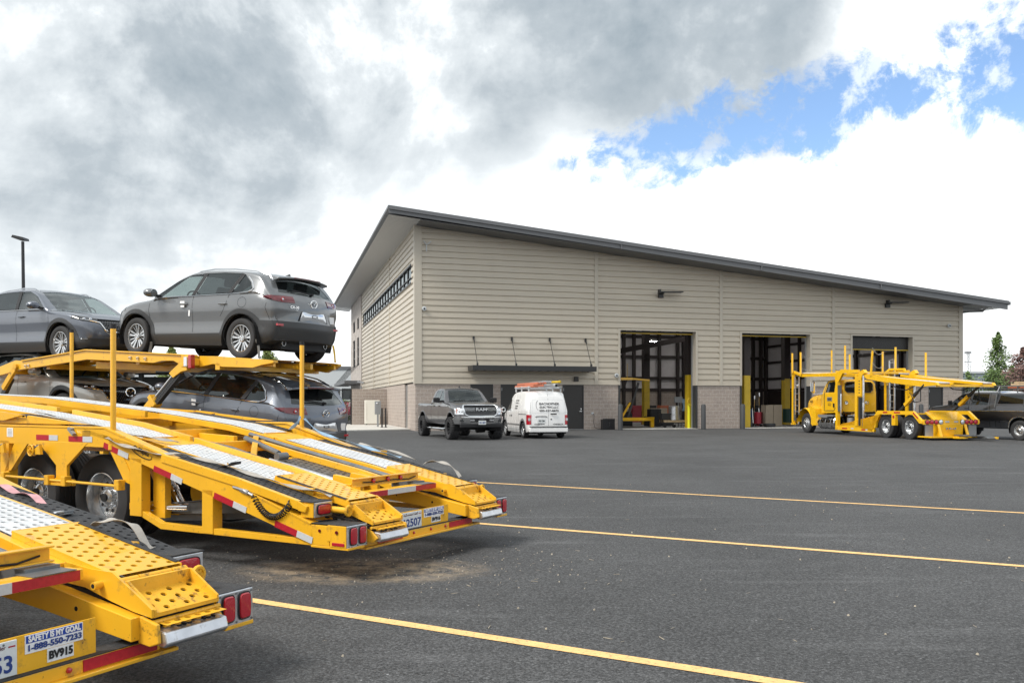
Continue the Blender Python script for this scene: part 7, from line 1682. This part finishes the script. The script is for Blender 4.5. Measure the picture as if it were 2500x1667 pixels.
    for i in range(n):
        u = i/(n-1); a = u*2*PI*24; c = Vector((lerp(1.04, .60, u)+.0, .01, .655-.15*math.sin(PI*min(1, u*1.02))**.8-.03*u)); tg = Vector((-.44, 0, -.15*math.cos(PI*u)*PI-.03)).normalized(); nn = Vector((-tg.z, 0, tg.x)); pts.append(c+nn*math.cos(a)*.024+Vector((0, 1, 0))*math.sin(a)*.024)
    m.tube(pts, .0062, 5); part('coiled_air_line', m, 'black', t, smooth=True)
    m = MB(); m.tube([(1.3, .0, .72), (1.15, .02, .70), (1.05, .01, .66)], .012, 6); m.cyl((1.2, 0, .70), (1.1, .01, .68), .022, n=10); part('air_coupling', m, 'galv', t)
    # bumper with sign and plates
    m = MB(); m.box(.10, .22, -2.02, -.30, .245, .305); m.box(.06, .24, -2.1, -.3, .228, .246); part('bumper_bar', m, Y, t, bevel=.004)
    m = MB(); m.box(.098, .222, -2.0, -.30, .306, .310); part('bumper_grip', m, 'grip', t)
    m = MB(); m.box(.095, .10, -2.0, -1.60, .250, .302); part('reflective_tape', m, 'red_tape', t); m = MB(); m.box(.095, .10, -.85, -.5, .250, .302); part('reflective_tape', m, 'red_tape', t)
    for s_ in (1.02, 1.29, 1.53): m = MB(); m.lathe([(0, -.012), (.012, -.009), (.014, 0)], (.099, -s_, .276), 'x', 12); part('marker_light', m, 'red_lens', t, smooth=True)
    m = MB(); m.box(.14, .15, -1.64, -.72, .31, .470); sp_ = part('sign_board', m, Y, t)
    m = MB(); m.box(.137, .14, -1.56, -1.235, .386, .465); part('sticker', m, 'paper', sp_); m = MB(); m.box(.1355, .137, -1.555, -1.24, .430, .462); part('sticker_band', m, 'blue_print', sp_)
    tx = lambda s_, sz, mt, y, z, w_, x_=.134, **k: text('lettering', s_, sz, mt, sp_, (x_, y, z), (0, -1, 0), (0, 0, 1), width=w_, **k)
    tx('SAFETY IS MY GOAL', .034, 'paper', -1.3975, .446, .295, bold=.0015, thick=.0008); tx('1-888-550-7233', .036, 'blue_text', -1.3975, .408, .30, bold=.0012, thick=.0008)
    m = MB(); m.box(.137, .14, -1.505, -1.355, .325, .384); part('sticker', m, 'paper', sp_); tx(unit, .048, 'black_text', -1.43, .354, .135, bold=.0022, thick=.0008)
    m = MB(); m.box(.132, .139, -1.19, -.885, .312, .462); pl = part('number_plate', m, 'plate', sp_, bevel=.003); tx(platetxt, .10, 'blue_text', -1.035, .362, .265, x_=.1305, bold=.002, thick=.0008)
    tx('Apportioned Trailer', .024, 'dark_red', -1.02, .438, .22, x_=.1305, thick=.0006); m = MB(); m.box(.1305, .132, -1.18, -1.145, .434, .440); part('plate_sticker', m, 'red_tape', pl); m = MB(); m.cyl((.132, -1.12, .450), (.129, -1.12, .450), .005, n=8); m.cyl((.132, -.95, .450), (.129, -.95, .450), .005, n=8); part('bolt', m, 'steel', pl)
    # square socket on the bumper
    m = MB()
    m.box(.08, .20, -2.07, -2.06, .312, .352); m.box(.08, .20, -2.00, -1.99, .312, .352); m.box(.08, .20, -2.07, -1.99, .352, .36); m.box(.08, .2, -2.07, -1.99, .306, .312); m.prism([(.08, .31), (.25, .31), (.25, .40)], -2.085, -2.07); part('socket', m, 'yellow_worn', t)
    # brand lettering and labels on the near beam
    if full:
        d = Vector((-.27, 0, -.082)).normalized(); u = Vector((0.29*.29, 0, .95)); c = Vector((2.53, .0035, .995))
        text('lettering', 'QuiXspinz', .062, 'black_text', t, c+Vector((0, 0, .008)), d, (-.29*-1, 0, .957), width=.235, bold=.001)
        m = MB(); uu = Vector((.29, 0, .957)).normalized(); n = 20
        m.tube([c+d*math.cos(a)*.155+uu*(math.sin(a)*.052-.004) for a in [PI*.9+PI*1.2*i/n for i in range(n+1)]], [.0012+.0035*math.sin(PI*i/n) for i in range(n+1)], 5); part('lettering_swoosh', m, 'black_text', t)
        m = MB(); m.box(4.62, 4.73, .0, .003, 1.095, 1.19); lb_ = part('label', m, 'paper', t)
        for q in range(6): m = MB(); m.box(4.635, 4.715, .003, .0036, 1.105+q*.0135, 1.109+q*.0135); part('label_print', m, 'black_text', lb_)
        m = MB()
        for q in range(5): m.box(3.30, 3.43, .0, .0012, 1.125+q*.012, 1.129+q*.012)
        part('stencil', m, 'black_text', t)
        m = MB(); m.bar((3.62, .02, 1.20), (3.52, .03, 1.14), .03, .03); m.cyl((3.58, .0, 1.19), (3.58, .04, 1.19), .02, n=10); part('toggle', m, 'galv', t)
    return t
AT = math.atan2(.495, -.869)
tr2 = make_trailer('unloaded yellow car-hauler trailer in the middle, white runways sloping to the yard', 'BV916', '12507')
tr2.location = (-1.314, 6.9, 0); tr2.rotation_euler = (0, 0, AT)
tr1 = thing('car_hauler_trailer', 'nearest yellow car-hauler trailer, rear end only, cut off at the lower left', 'trailer')
def copy_kids(src, dst):
    for ch in list(src.children):
        c = ch.copy(); COL.objects.link(c); c.parent = dst; copy_kids(ch, c)
copy_kids(tr2, tr1)
# the nearer trailer carries its own numbers
def retext(root, old, new):
    for o in list(root.children):
        if o.type == 'MESH' and o.name.startswith('sign_board'):
            for q in list(o.children):
                if q.name.startswith('lettering') and q.data.name.split('.')[0] == 'lettering' and q.get('w') == old: bpy.data.objects.remove(q)
sb = [o for o in tr1.children if o.name.startswith('sign_board')][0]
for q in list(sb.children):
    if q.type == 'MESH' and q.name.startswith('lettering'):
        xs = [v.co.y for v in q.data.vertices]; cy = (min(xs)+max(xs))/2; wz = [v.co.z for v in q.data.vertices]; cz = (min(wz)+max(wz))/2
        if abs(cy+1.43) < .02 and cz < .38: bpy.data.objects.remove(q); text('lettering', 'BV915', .048, 'black_text', sb, (.134, -1.43, .354), (0, -1, 0), (0, 0, 1), width=.135, bold=.0022, thick=.0008)
        elif abs(cy+1.035) < .02 and cz < .40: bpy.data.objects.remove(q); text('lettering', '42853', .10, 'blue_text', sb, (.1305, -1.035, .362), (0, -1, 0), (0, 0, 1), width=.265, bold=.002, thick=.0008)
sb.scale = (1, .84, 1); sb.location = (0, -1.64*.16-.055, 0)
tr1.location = (-2.5983, 2.4268, -.0098); tr1.rotation_euler = (0, .0118, AT+.0302)
tr1['label'] = 'nearest yellow car-hauler trailer, rear end only, cut off at the lower left'
M1 = tr1.matrix_basis.copy(); M2 = tr2.matrix_basis.copy()
M1 = Matrix.LocRotScale(tr1.location, tr1.rotation_euler, None); M2 = Matrix.LocRotScale(tr2.location, tr2.rotation_euler, None)
def strap(label, mt, M, pts, w=.045, side=(0, 1, 0), name='tie_down_strap', group='loose tie-down straps on the trailers'):
    P = [Vector((t_, -s_, z)) for t_, s_, z in pts]
    # smooth
    Q = []
    for i in range(len(P)-1):
        p0, p1, p2, p3 = P[max(0, i-1)], P[i], P[i+1], P[min(len(P)-1, i+2)]
        for k in range(6):
            u = k/6; Q.append(.5*((2*p1)+(-p0+p2)*u+(2*p0-5*p1+4*p2-p3)*u*u+(-p0+3*p1-3*p2+p3)*u**3))
    Q.append(P[-1]); n = len(Q)
    sd = [tuple(Vector(side)+Vector((.0, 0, .5*math.sin(i*.55+len(pts))))) for i in range(n)]
    m = MB(); m.ribbon(Q, w, sd, .003); o = part(name, m, mt, None, smooth=True); o.matrix_world = M; return tag(o, label, 'strap', group)
strap('faded pink strap trailing over the black strip of the nearest trailer', 'strap_pink', M1, [(2.30, 2.44, .945), (2.05, 2.42, .965), (1.88, 2.42, .915), (1.72, 2.42, .91), (1.55, 2.40, .835), (1.42, 2.38, .825)])
strap('grey strap looped over the end of the black strip on the nearest trailer', 'strap_grey', M1, [(1.02, 2.32, .765), (.92, 2.30, .80), (.80, 2.30, .815), (.68, 2.33, .79), (.60, 2.34, .70), (.56, 2.36, .665)])
strap('grey strap lying along the white runway up to the near yellow stake', 'strap_grey', M2, [(4.62, .24, 1.36), (4.3, .25, 1.32), (3.8, .22, 1.26), (3.3, .2, 1.20), (3.03, .1, 1.17)], .05)
strap('pale grey strap stretched from the near stake down along the side beam', 'strap_grey', M2, [(3.02, -.02, 1.12), (2.85, -.03, 1.07), (2.6, -.03, 1.03), (2.3, -.02, .985), (2.1, .08, .985), (1.95, .14, .95), (1.65, .17, .90), (1.35, .17, .84), (1.05, .18, .785), (.80, .2, .735), (.55, .24, .70), (.40, .26, .665)], .048)
strap('dark grey strap crossing the white runway beside the near stake', 'strap_grey', M2, [(2.98, .1, 1.15), (2.8, .2, 1.13), (2.62, .30, 1.10), (2.50, .40, 1.07)], .05)
strap('short pale blue strap end hanging from the far stake', 'strap_blue', M2, [(2.86, 2.48, 1.30), (2.84, 2.40, 1.22), (2.86, 2.30, 1.14)], .05)
strap('long pale blue strap running down the far edge of the middle trailer', 'strap_blue', M2, [(2.84, 2.52, 1.27), (2.6, 2.50, 1.12), (2.3, 2.47, 1.045), (1.9, 2.46, .965), (1.6, 2.44, .90), (1.3, 2.42, .85)], .05)
strap('grey strap lying beyond the blue strap on the far black strip', 'strap_grey', M2, [(2.0, 2.54, .985), (1.75, 2.53, .945), (1.45, 2.52, .90), (1.15, 2.50, .82)], .04)
strap('rumpled grey strap on the far rear corner of the middle trailer', 'strap_grey', M2, [(.98, 2.42, .79), (.85, 2.42, .82), (.70, 2.43, .80), (.60, 2.45, .74), (.52, 2.44, .66)], .05)
# ratchet buckles
def bt(name, label, cat, M, c, ang=0):
    t = thing(name, label, cat); t.matrix_world = M @ Matrix.Translation((c[0], -c[1], c[2])) @ Matrix.Rotation(ang, 4, 'Z') @ Matrix.Rotation(R(10), 4, 'Y'); return t
o = bt('ratchet_buckle', 'black ratchet buckle on the black strip of the middle trailer', 'buckle', M2, (1.55, .2, .885)); m = MB(); m.box(-.10, .10, -.03, .03, 0, .012); m.box(-.10, -.03, -.035, .035, .012, .025); part('handle', m, 'black', o, bevel=.003); m = MB(); m.cyl((0, -.035, .02), (0, .035, .02), .012, n=10); part('spool', m, 'chrome', o)
o = bt('ratchet_buckle', 'grey ratchet buckle on the black strip of the nearest trailer', 'buckle', M1, (1.38, 2.36, .80)); m = MB(); m.box(-.10, .10, -.03, .03, 0, .012); m.box(-.10, -.03, -.035, .035, .012, .025); part('handle', m, 'steel', o, bevel=.003); m = MB(); m.cyl((0, -.035, .02), (0, .035, .02), .012, n=10); part('spool', m, 'chrome', o)
# ---------------------------------------------------------------- loaded hauler behind
O3 = Vector((-1.314+.495*4.4, 6.9+.869*4.4, 0)); tr3 = thing('car_hauler_trailer', 'loaded two-deck yellow car hauler carrying four crossovers behind the middle trailer', 'trailer', O3, AT)
UT = [(5.3, 2.12), (6.4, 2.19), (7.35, 2.255), (9.88, 2.41), (11.87, 2.25), (12.9, 2.2), (15, 2.28)]; ut = lambda x: interp(UT, x)
for side in (0, 1):
    S = (lambda s: s) if side == 0 else (lambda s: WT-s)
    m = MB(); m.prism([(7.02, 2.20), (7.35, 2.255), (9.88, 2.415), (11.87, 2.265), (12.1, 2.29), (12.9, 2.12), (15, 1.9), (15, 1.78), (12.8, 1.98), (12.0, 2.10), (9.88, 2.25), (8.05, 2.145), (7.85, 2.175), (7.55, 2.17), (7.42, 2.12), (7.02, 2.08)], -S(0), -S(.10)); m.prism([(9.9, 2.412), (11.87, 2.262), (11.87, 2.285), (9.88, 2.435), (7.1, 2.262), (7.1, 2.24)], -S(-.03), -S(.13)); part('upper_rail', m, 'yellow', tr3, bevel=.004)
    m = MB(); m.prism([(7.02, 2.24), (6.6, 2.225), (5.5 if side == 0 else 6.15, 2.14 if side == 0 else 2.19), (5.35 if side == 0 else 6.0, 2.12 if side == 0 else 2.17), (5.35 if side == 0 else 6.0, 2.09 if side == 0 else 2.14), (5.4 if side == 0 else 6.1, 2.08), (5.6 if side == 0 else 6.2, 2.06), (5.8 if side == 0 else 6.3, 2.02), (6.5, 2.05), (6.7, 2.10), (7.02, 2.06)], -S(.10), -S(.20)); part('rear_rail', m, 'yellow', tr3, bevel=.004)
    m = MB(); 
    ks = [5.45 if side == 0 else 6.05, 6.4, 7.35, 9.88, 11.87, 12.9, 15]
    for a, b in zip(ks, ks[1:]): nu = max(1, round((b-a)/.09)); A = Vector((a, -S(.25), ut(a)-.012)); Bv = Vector((b, -S(.25), ut(b)-.012)); m.perf(A, (Bv-A)/nu, Vector((0, -(S(.80)-S(.25))/6, 0)), nu, 6, .02, .02)
    part('upper_runway', m, 'grip_worn', tr3)
    m = MB()
    for a, b in zip(ks, ks[1:]): m.prism([(a, ut(a)-.02), (b, ut(b)-.02), (b, ut(b)-.12), (a, ut(a)-.12)], -S(.8), -S(.86)); m.prism([(a, ut(a)-.03), (b, ut(b)-.03), (b, ut(b)-.10), (a, ut(a)-.10)], -S(.2), -S(.25))
    part('runway_beam', m, 'yellow', tr3)
    # end bracket with marker lamps and the inclined lift
    m = MB(); m.box(7.02, 7.28, -S(-.06), -S(.0), 2.06, 2.26); m.prism([(7.15, 2.1), (7.35, 2.12), (7.60, 1.96), (7.50, 1.88), (7.3, 1.98), (7.15, 2.0)], -S(-.05), -S(.02)); part('lift_bracket', m, 'yellow', tr3, bevel=.006)
    m = MB(); m.box(7.0, 7.07, -S(-.10), -S(-.01), 2.03, 2.25); part('side_marker', m, 'red_lens', tr3, bevel=.01); m = MB(); m.box(7.10, 7.18, -S(-.10), -S(-.06), 2.06, 2.22); part('lamp', m, 'clear', tr3, bevel=.01)
    a, b = Vector((8.45, -S(.02), 1.20)), Vector((7.45, -S(.02), 2.02))
    m = MB(); m.cyl(a, b, .030, n=12); part('ram_rod', m, 'chrome', tr3, smooth=True)
    d = (b-a).normalized(); nn = Vector((d.z, 0, -d.x)); m = MB(); a2, b2 = a-nn*.10, b-nn*.10+d*.03; m.bar(a2, b2, .09, .075)
    for k in range(24): c = a2.lerp(b2, .15+k*.032); 
    part('safety_rail', m, 'darksteel', tr3)
    m = MB()
    for k in range(22): c = a2.lerp(b2, .18+k*.036); m.cyl(c+Vector((0, (.047 if side == 0 else -.047), 0)), c+Vector((0, (.049 if side == 0 else -.049), 0)), .011, n=8)
    part('rail_hole', m, 'void', tr3)
    m = MB(); m.bar(a-nn*.04, a.lerp(b, .35)-nn*.03, .12, .14); m.bar(a.lerp(b, .36)-nn*.03, a.lerp(b, .42)-nn*.03, .16, .22); part('lift_arm', m, 'yellow', tr3, bevel=.006)
    m = MB(); m.bar((13.0, -S(.1), 1.2), (12.4, -S(.1), 1.95), .08, .1); part('safety_rail', m, 'darksteel', tr3); m = MB(); m.cyl((12.05, -S(-.05), 2.17), (12.05, -S(.06), 2.17), .055, n=14); m.bar((12.05, -S(0), 2.17), (12.5, -S(0), 1.75), .06, .1); part('pivot', m, 'yellow_worn', tr3, smooth=True)
    m = MB()
    for x in (11.75, 8.65, 8.45, 8.25, 11.65): m.tube([(x+math.cos(k*PI/4)*.035, -S(-.01)+.01*math.sin(k*1.7), ut(x)-.09+math.sin(k*PI/4)*.022) for k in range(8)], .008, 5, closed=True)
    part('chain_link', m, 'chrome', tr3)
    # lower deck
    LD = [(4.6, .26), (5.6, .33), (6.21, .405), (8.86, .735), (11.26, .98), (15, 1.0)]
    m = MB()
    for (x0, z0), (x1, z1) in zip(LD, LD[1:]): m.prism([(x0, z0), (x1, z1), (x1, z1-.05), (x0, z0-.05)], -S(.25), -S(.78)); m.prism([(x0, z0+.03), (x1, z1+.03), (x1, z1-.12), (x0, z0-.12)], -S(.2), -S(.25))
    part('lower_runway', m, 'yellow', tr3)
    m = MB(); m.prism([(4.55, .22), (4.55, .38), (7.4, 1.0), (15, 1.02), (15, .86), (7.4, .82)], -S(.0), -S(.08)); part('lower_beam', m, 'yellow', tr3)
    for x in (7.9, 9.1, 10.3): wheel(tr3, x, -S(.3), .44, .25, 1 if side == 0 else -1, .26, 'hd', 'silver', z=.44, dish=.1)
    m = MB(); m.cyl((12.9, -S(.05), 1.0), (12.9, -S(.05), 2.1), .07, n=8); part('deck_post', m, 'yellow', tr3)
for x in (6.6, 7.3, 8.6, 9.88, 11.2, 12.3, 13.5): m = MB(); m.box(x-.05, x+.05, -2.45, -.1, ut(x)-.20, ut(x)-.10); part('cross_member', m, 'yellow', tr3)
for x in (5.0, 7.5, 9.6, 11.5, 13): m = MB(); m.box(x-.05, x+.05, -2.45, -.1, .5, .62); part('cross_member', m, 'yellow', tr3)
m = MB(); m.bar((9.8, -.15, 2.15), (7.6, -1.3, 2.05), .08, .12); m.bar((9.8, -2.4, 2.15), (7.6, -1.3, 2.05), .08, .12)
part('deck_brace', m, 'yellow', tr3)
def on3(o, tt, z, face, pitch=0, s_=1.275):
    p = O3+Vector((-.869, .495, 0))*tt+Vector((.495, .869, 0))*s_; o.location = (p.x, p.y, z); o.rotation_euler = (0, -pitch, AT if face > 0 else AT+PI)
def recolour(root, new):
    for c in root.children:
        if c.type == 'MESH':
            for i, s_ in enumerate(c.material_slots):
                if s_.material == MT['car_grey']: s_.link = 'OBJECT'; s_.material = MT[new]
        recolour(c, new)
carC = make_suv('car_grey', 'grey crossover on the upper deck, rear end towards the building'); on3(carC, 6.42, 2.195, 1, math.asin(.14/2.65))
G_ = 'crossovers loaded on the hauler'; carC['group'] = G_
for lab, paint, args in (('blue-grey crossover on the upper deck at the left edge, nose to the right', 'car_blue', (13.97, 2.285, -1, 0)), ('silver crossover on the lower deck showing its dark grille', 'car_silver', (13.91, .985, -1, 0)), ('wet blue-grey crossover on the lower deck, tail beside the far stake', 'car_blue', (6.21, .405, 1, math.asin(.33/2.65)))):
    c = copy_tree(carC); c['label'] = lab; on3(c, *args); recolour(c, paint)
# wheel straps of the upper car
M3 = Matrix.LocRotScale(O3, Matrix.Rotation(AT, 3, 'Z').to_euler(), None)
for lab, mt, P in (('dark strap hooked beside the near rear wheel of the upper car', 'strap_grey', [(6.05, .42, 2.50), (6.0, .42, 2.36), (5.97, .40, 2.19)]), ('dark strap hooked behind the near front wheel of the upper car', 'strap_grey', [(8.66, .42, 2.60), (8.66, .42, 2.48), (8.68, .40, 2.34)]), ('yellow strap hooked at the far rear wheel of the upper car', 'strap_yellow', [(5.98, 2.2, 2.50), (5.95, 2.2, 2.36), (5.93, 2.2, 2.19)])):
    strap(lab, mt, M3, P, .05, (0, 1, 0), group='wheel straps of the upper car')
# ---------------------------------------------------------------- place the other vehicles
ram = make_ram(); ram.location = (-3.07, 39.0, 0); ram.rotation_euler = (0, 0, R(-69.3))
van = make_van(); van.location = (1.30, 36.45, 0); van.rotation_euler = (0, 0, R(105.0))
MV = Matrix.LocRotScale(van.location, van.rotation_euler, None)
def vt(o, x, y, z, rz=0, ry=0): o.matrix_world = MV @ Matrix.Translation((x, y, z)) @ Matrix.Rotation(rz, 4, 'Z') @ Matrix.Rotation(ry, 4, 'Y')
m = ladder_mb(2.9, .42, 9, .08, .035); o = part('ladder', m, 'orange'); tag(o, 'orange fibreglass ladder at the left of the van roof rack', 'ladder'); vt(o, .65, .42, 2.20)
m = ladder_mb(2.7, .36, 9, .07, .03); o = part('ladder', m, 'orange'); tag(o, 'shorter orange ladder stacked on top of the orange ladder', 'ladder'); vt(o, .55, .34, 2.30, R(3), 0)
m = ladder_mb(2.4, .36, 8, .07, .03); o = part('ladder', m, 'alu'); tag(o, 'silver aluminium ladder in the middle of the van roof rack', 'ladder'); vt(o, .45, -.02, 2.36, R(-4), 0)
m = MB(); m.cyl((-1.1, 0, 0), (1.3, 0, 0), .075, n=14); m.cyl((-1.13, 0, 0), (-1.1, 0, 0), .06, n=14, mi=1); o = part('pipe_carrier', m, ['far_white', 'black']); tag(o, 'white conduit carrier tube on the right of the van roof', 'tube'); vt(o, .35, -.36, 2.20)
m = MB(); m.box(-.25, .2, -.08, .08, 0, .08); m.cyl((-.32, 0, .04), (-.25, 0, .04), .06, n=10); o = part('work_light', m, 'bay_yellow', bevel=.01); tag(o, 'yellow tool strapped on the right of the van rack', 'tool'); vt(o, -.35, -.46, 2.32, R(20))
m = MB(); m.cyl((-.9, 0, 0), (.9, .1, .0), .04, n=10); m.cyl((-.7, .1, .03), (1.0, .16, .03), .03, n=10); o = part('conduit', m, 'galv'); tag(o, 'grey conduit lengths lying between the ladders on the van roof', 'pipe'); vt(o, .4, -.2, 2.36)
trk = make_hauler(); trk.location = (16.1, 35, 0); trk.rotation_euler = (0, 0, math.atan2(8, -1.56))
old = make_old(); old.location = (20.98, 34.40, 0); old.rotation_euler = (0, 0, math.atan2(4.2, -1.75))
MO = Matrix.LocRotScale(old.location, old.rotation_euler, None)
m = MB(); m.box(-1.2, 1.0, -.35, .35, 0, .09); m.box(-1.2, .9, -.30, .3, .10, .16); o = part('lumber_stack', m, 'wood'); o.matrix_world = MO @ Matrix.Translation((-.3, .2, 2.17)); tag(o, 'pale lumber stack on the rack of the dark pickup', 'lumber')
m = MB(); m.box(-1.2, 1.1, -.03, .03, 0, .14); o = part('plank', m, 'orange'); o.matrix_world = MO @ Matrix.Translation((-.4, .70, 2.03)); tag(o, 'reddish plank along the side of the pickup rack', 'plank')
for k, (x, y, lb) in enumerate(((19.3, 42.5, 'flat pale wooden board on the asphalt seen under the pickup, left one'), (20.6, 42.0, 'flat pale wooden board on the asphalt seen under the pickup, right one'))):
    m = MB(); m.box(-.8, .8, -.4, .4, .02, .07); m.box(-.8, -.7, -.4, .4, 0, .02); m.box(.7, .8, -.4, .4, 0, .02); o = part('pallet', m, 'wood'); o.location = (x, y, .0); tag(o, lb, 'pallet')
# multi-material meshes made with MB keep their slots
sc.cycles.max_bounces = 6; sc.cycles.transparent_max_bounces = 12
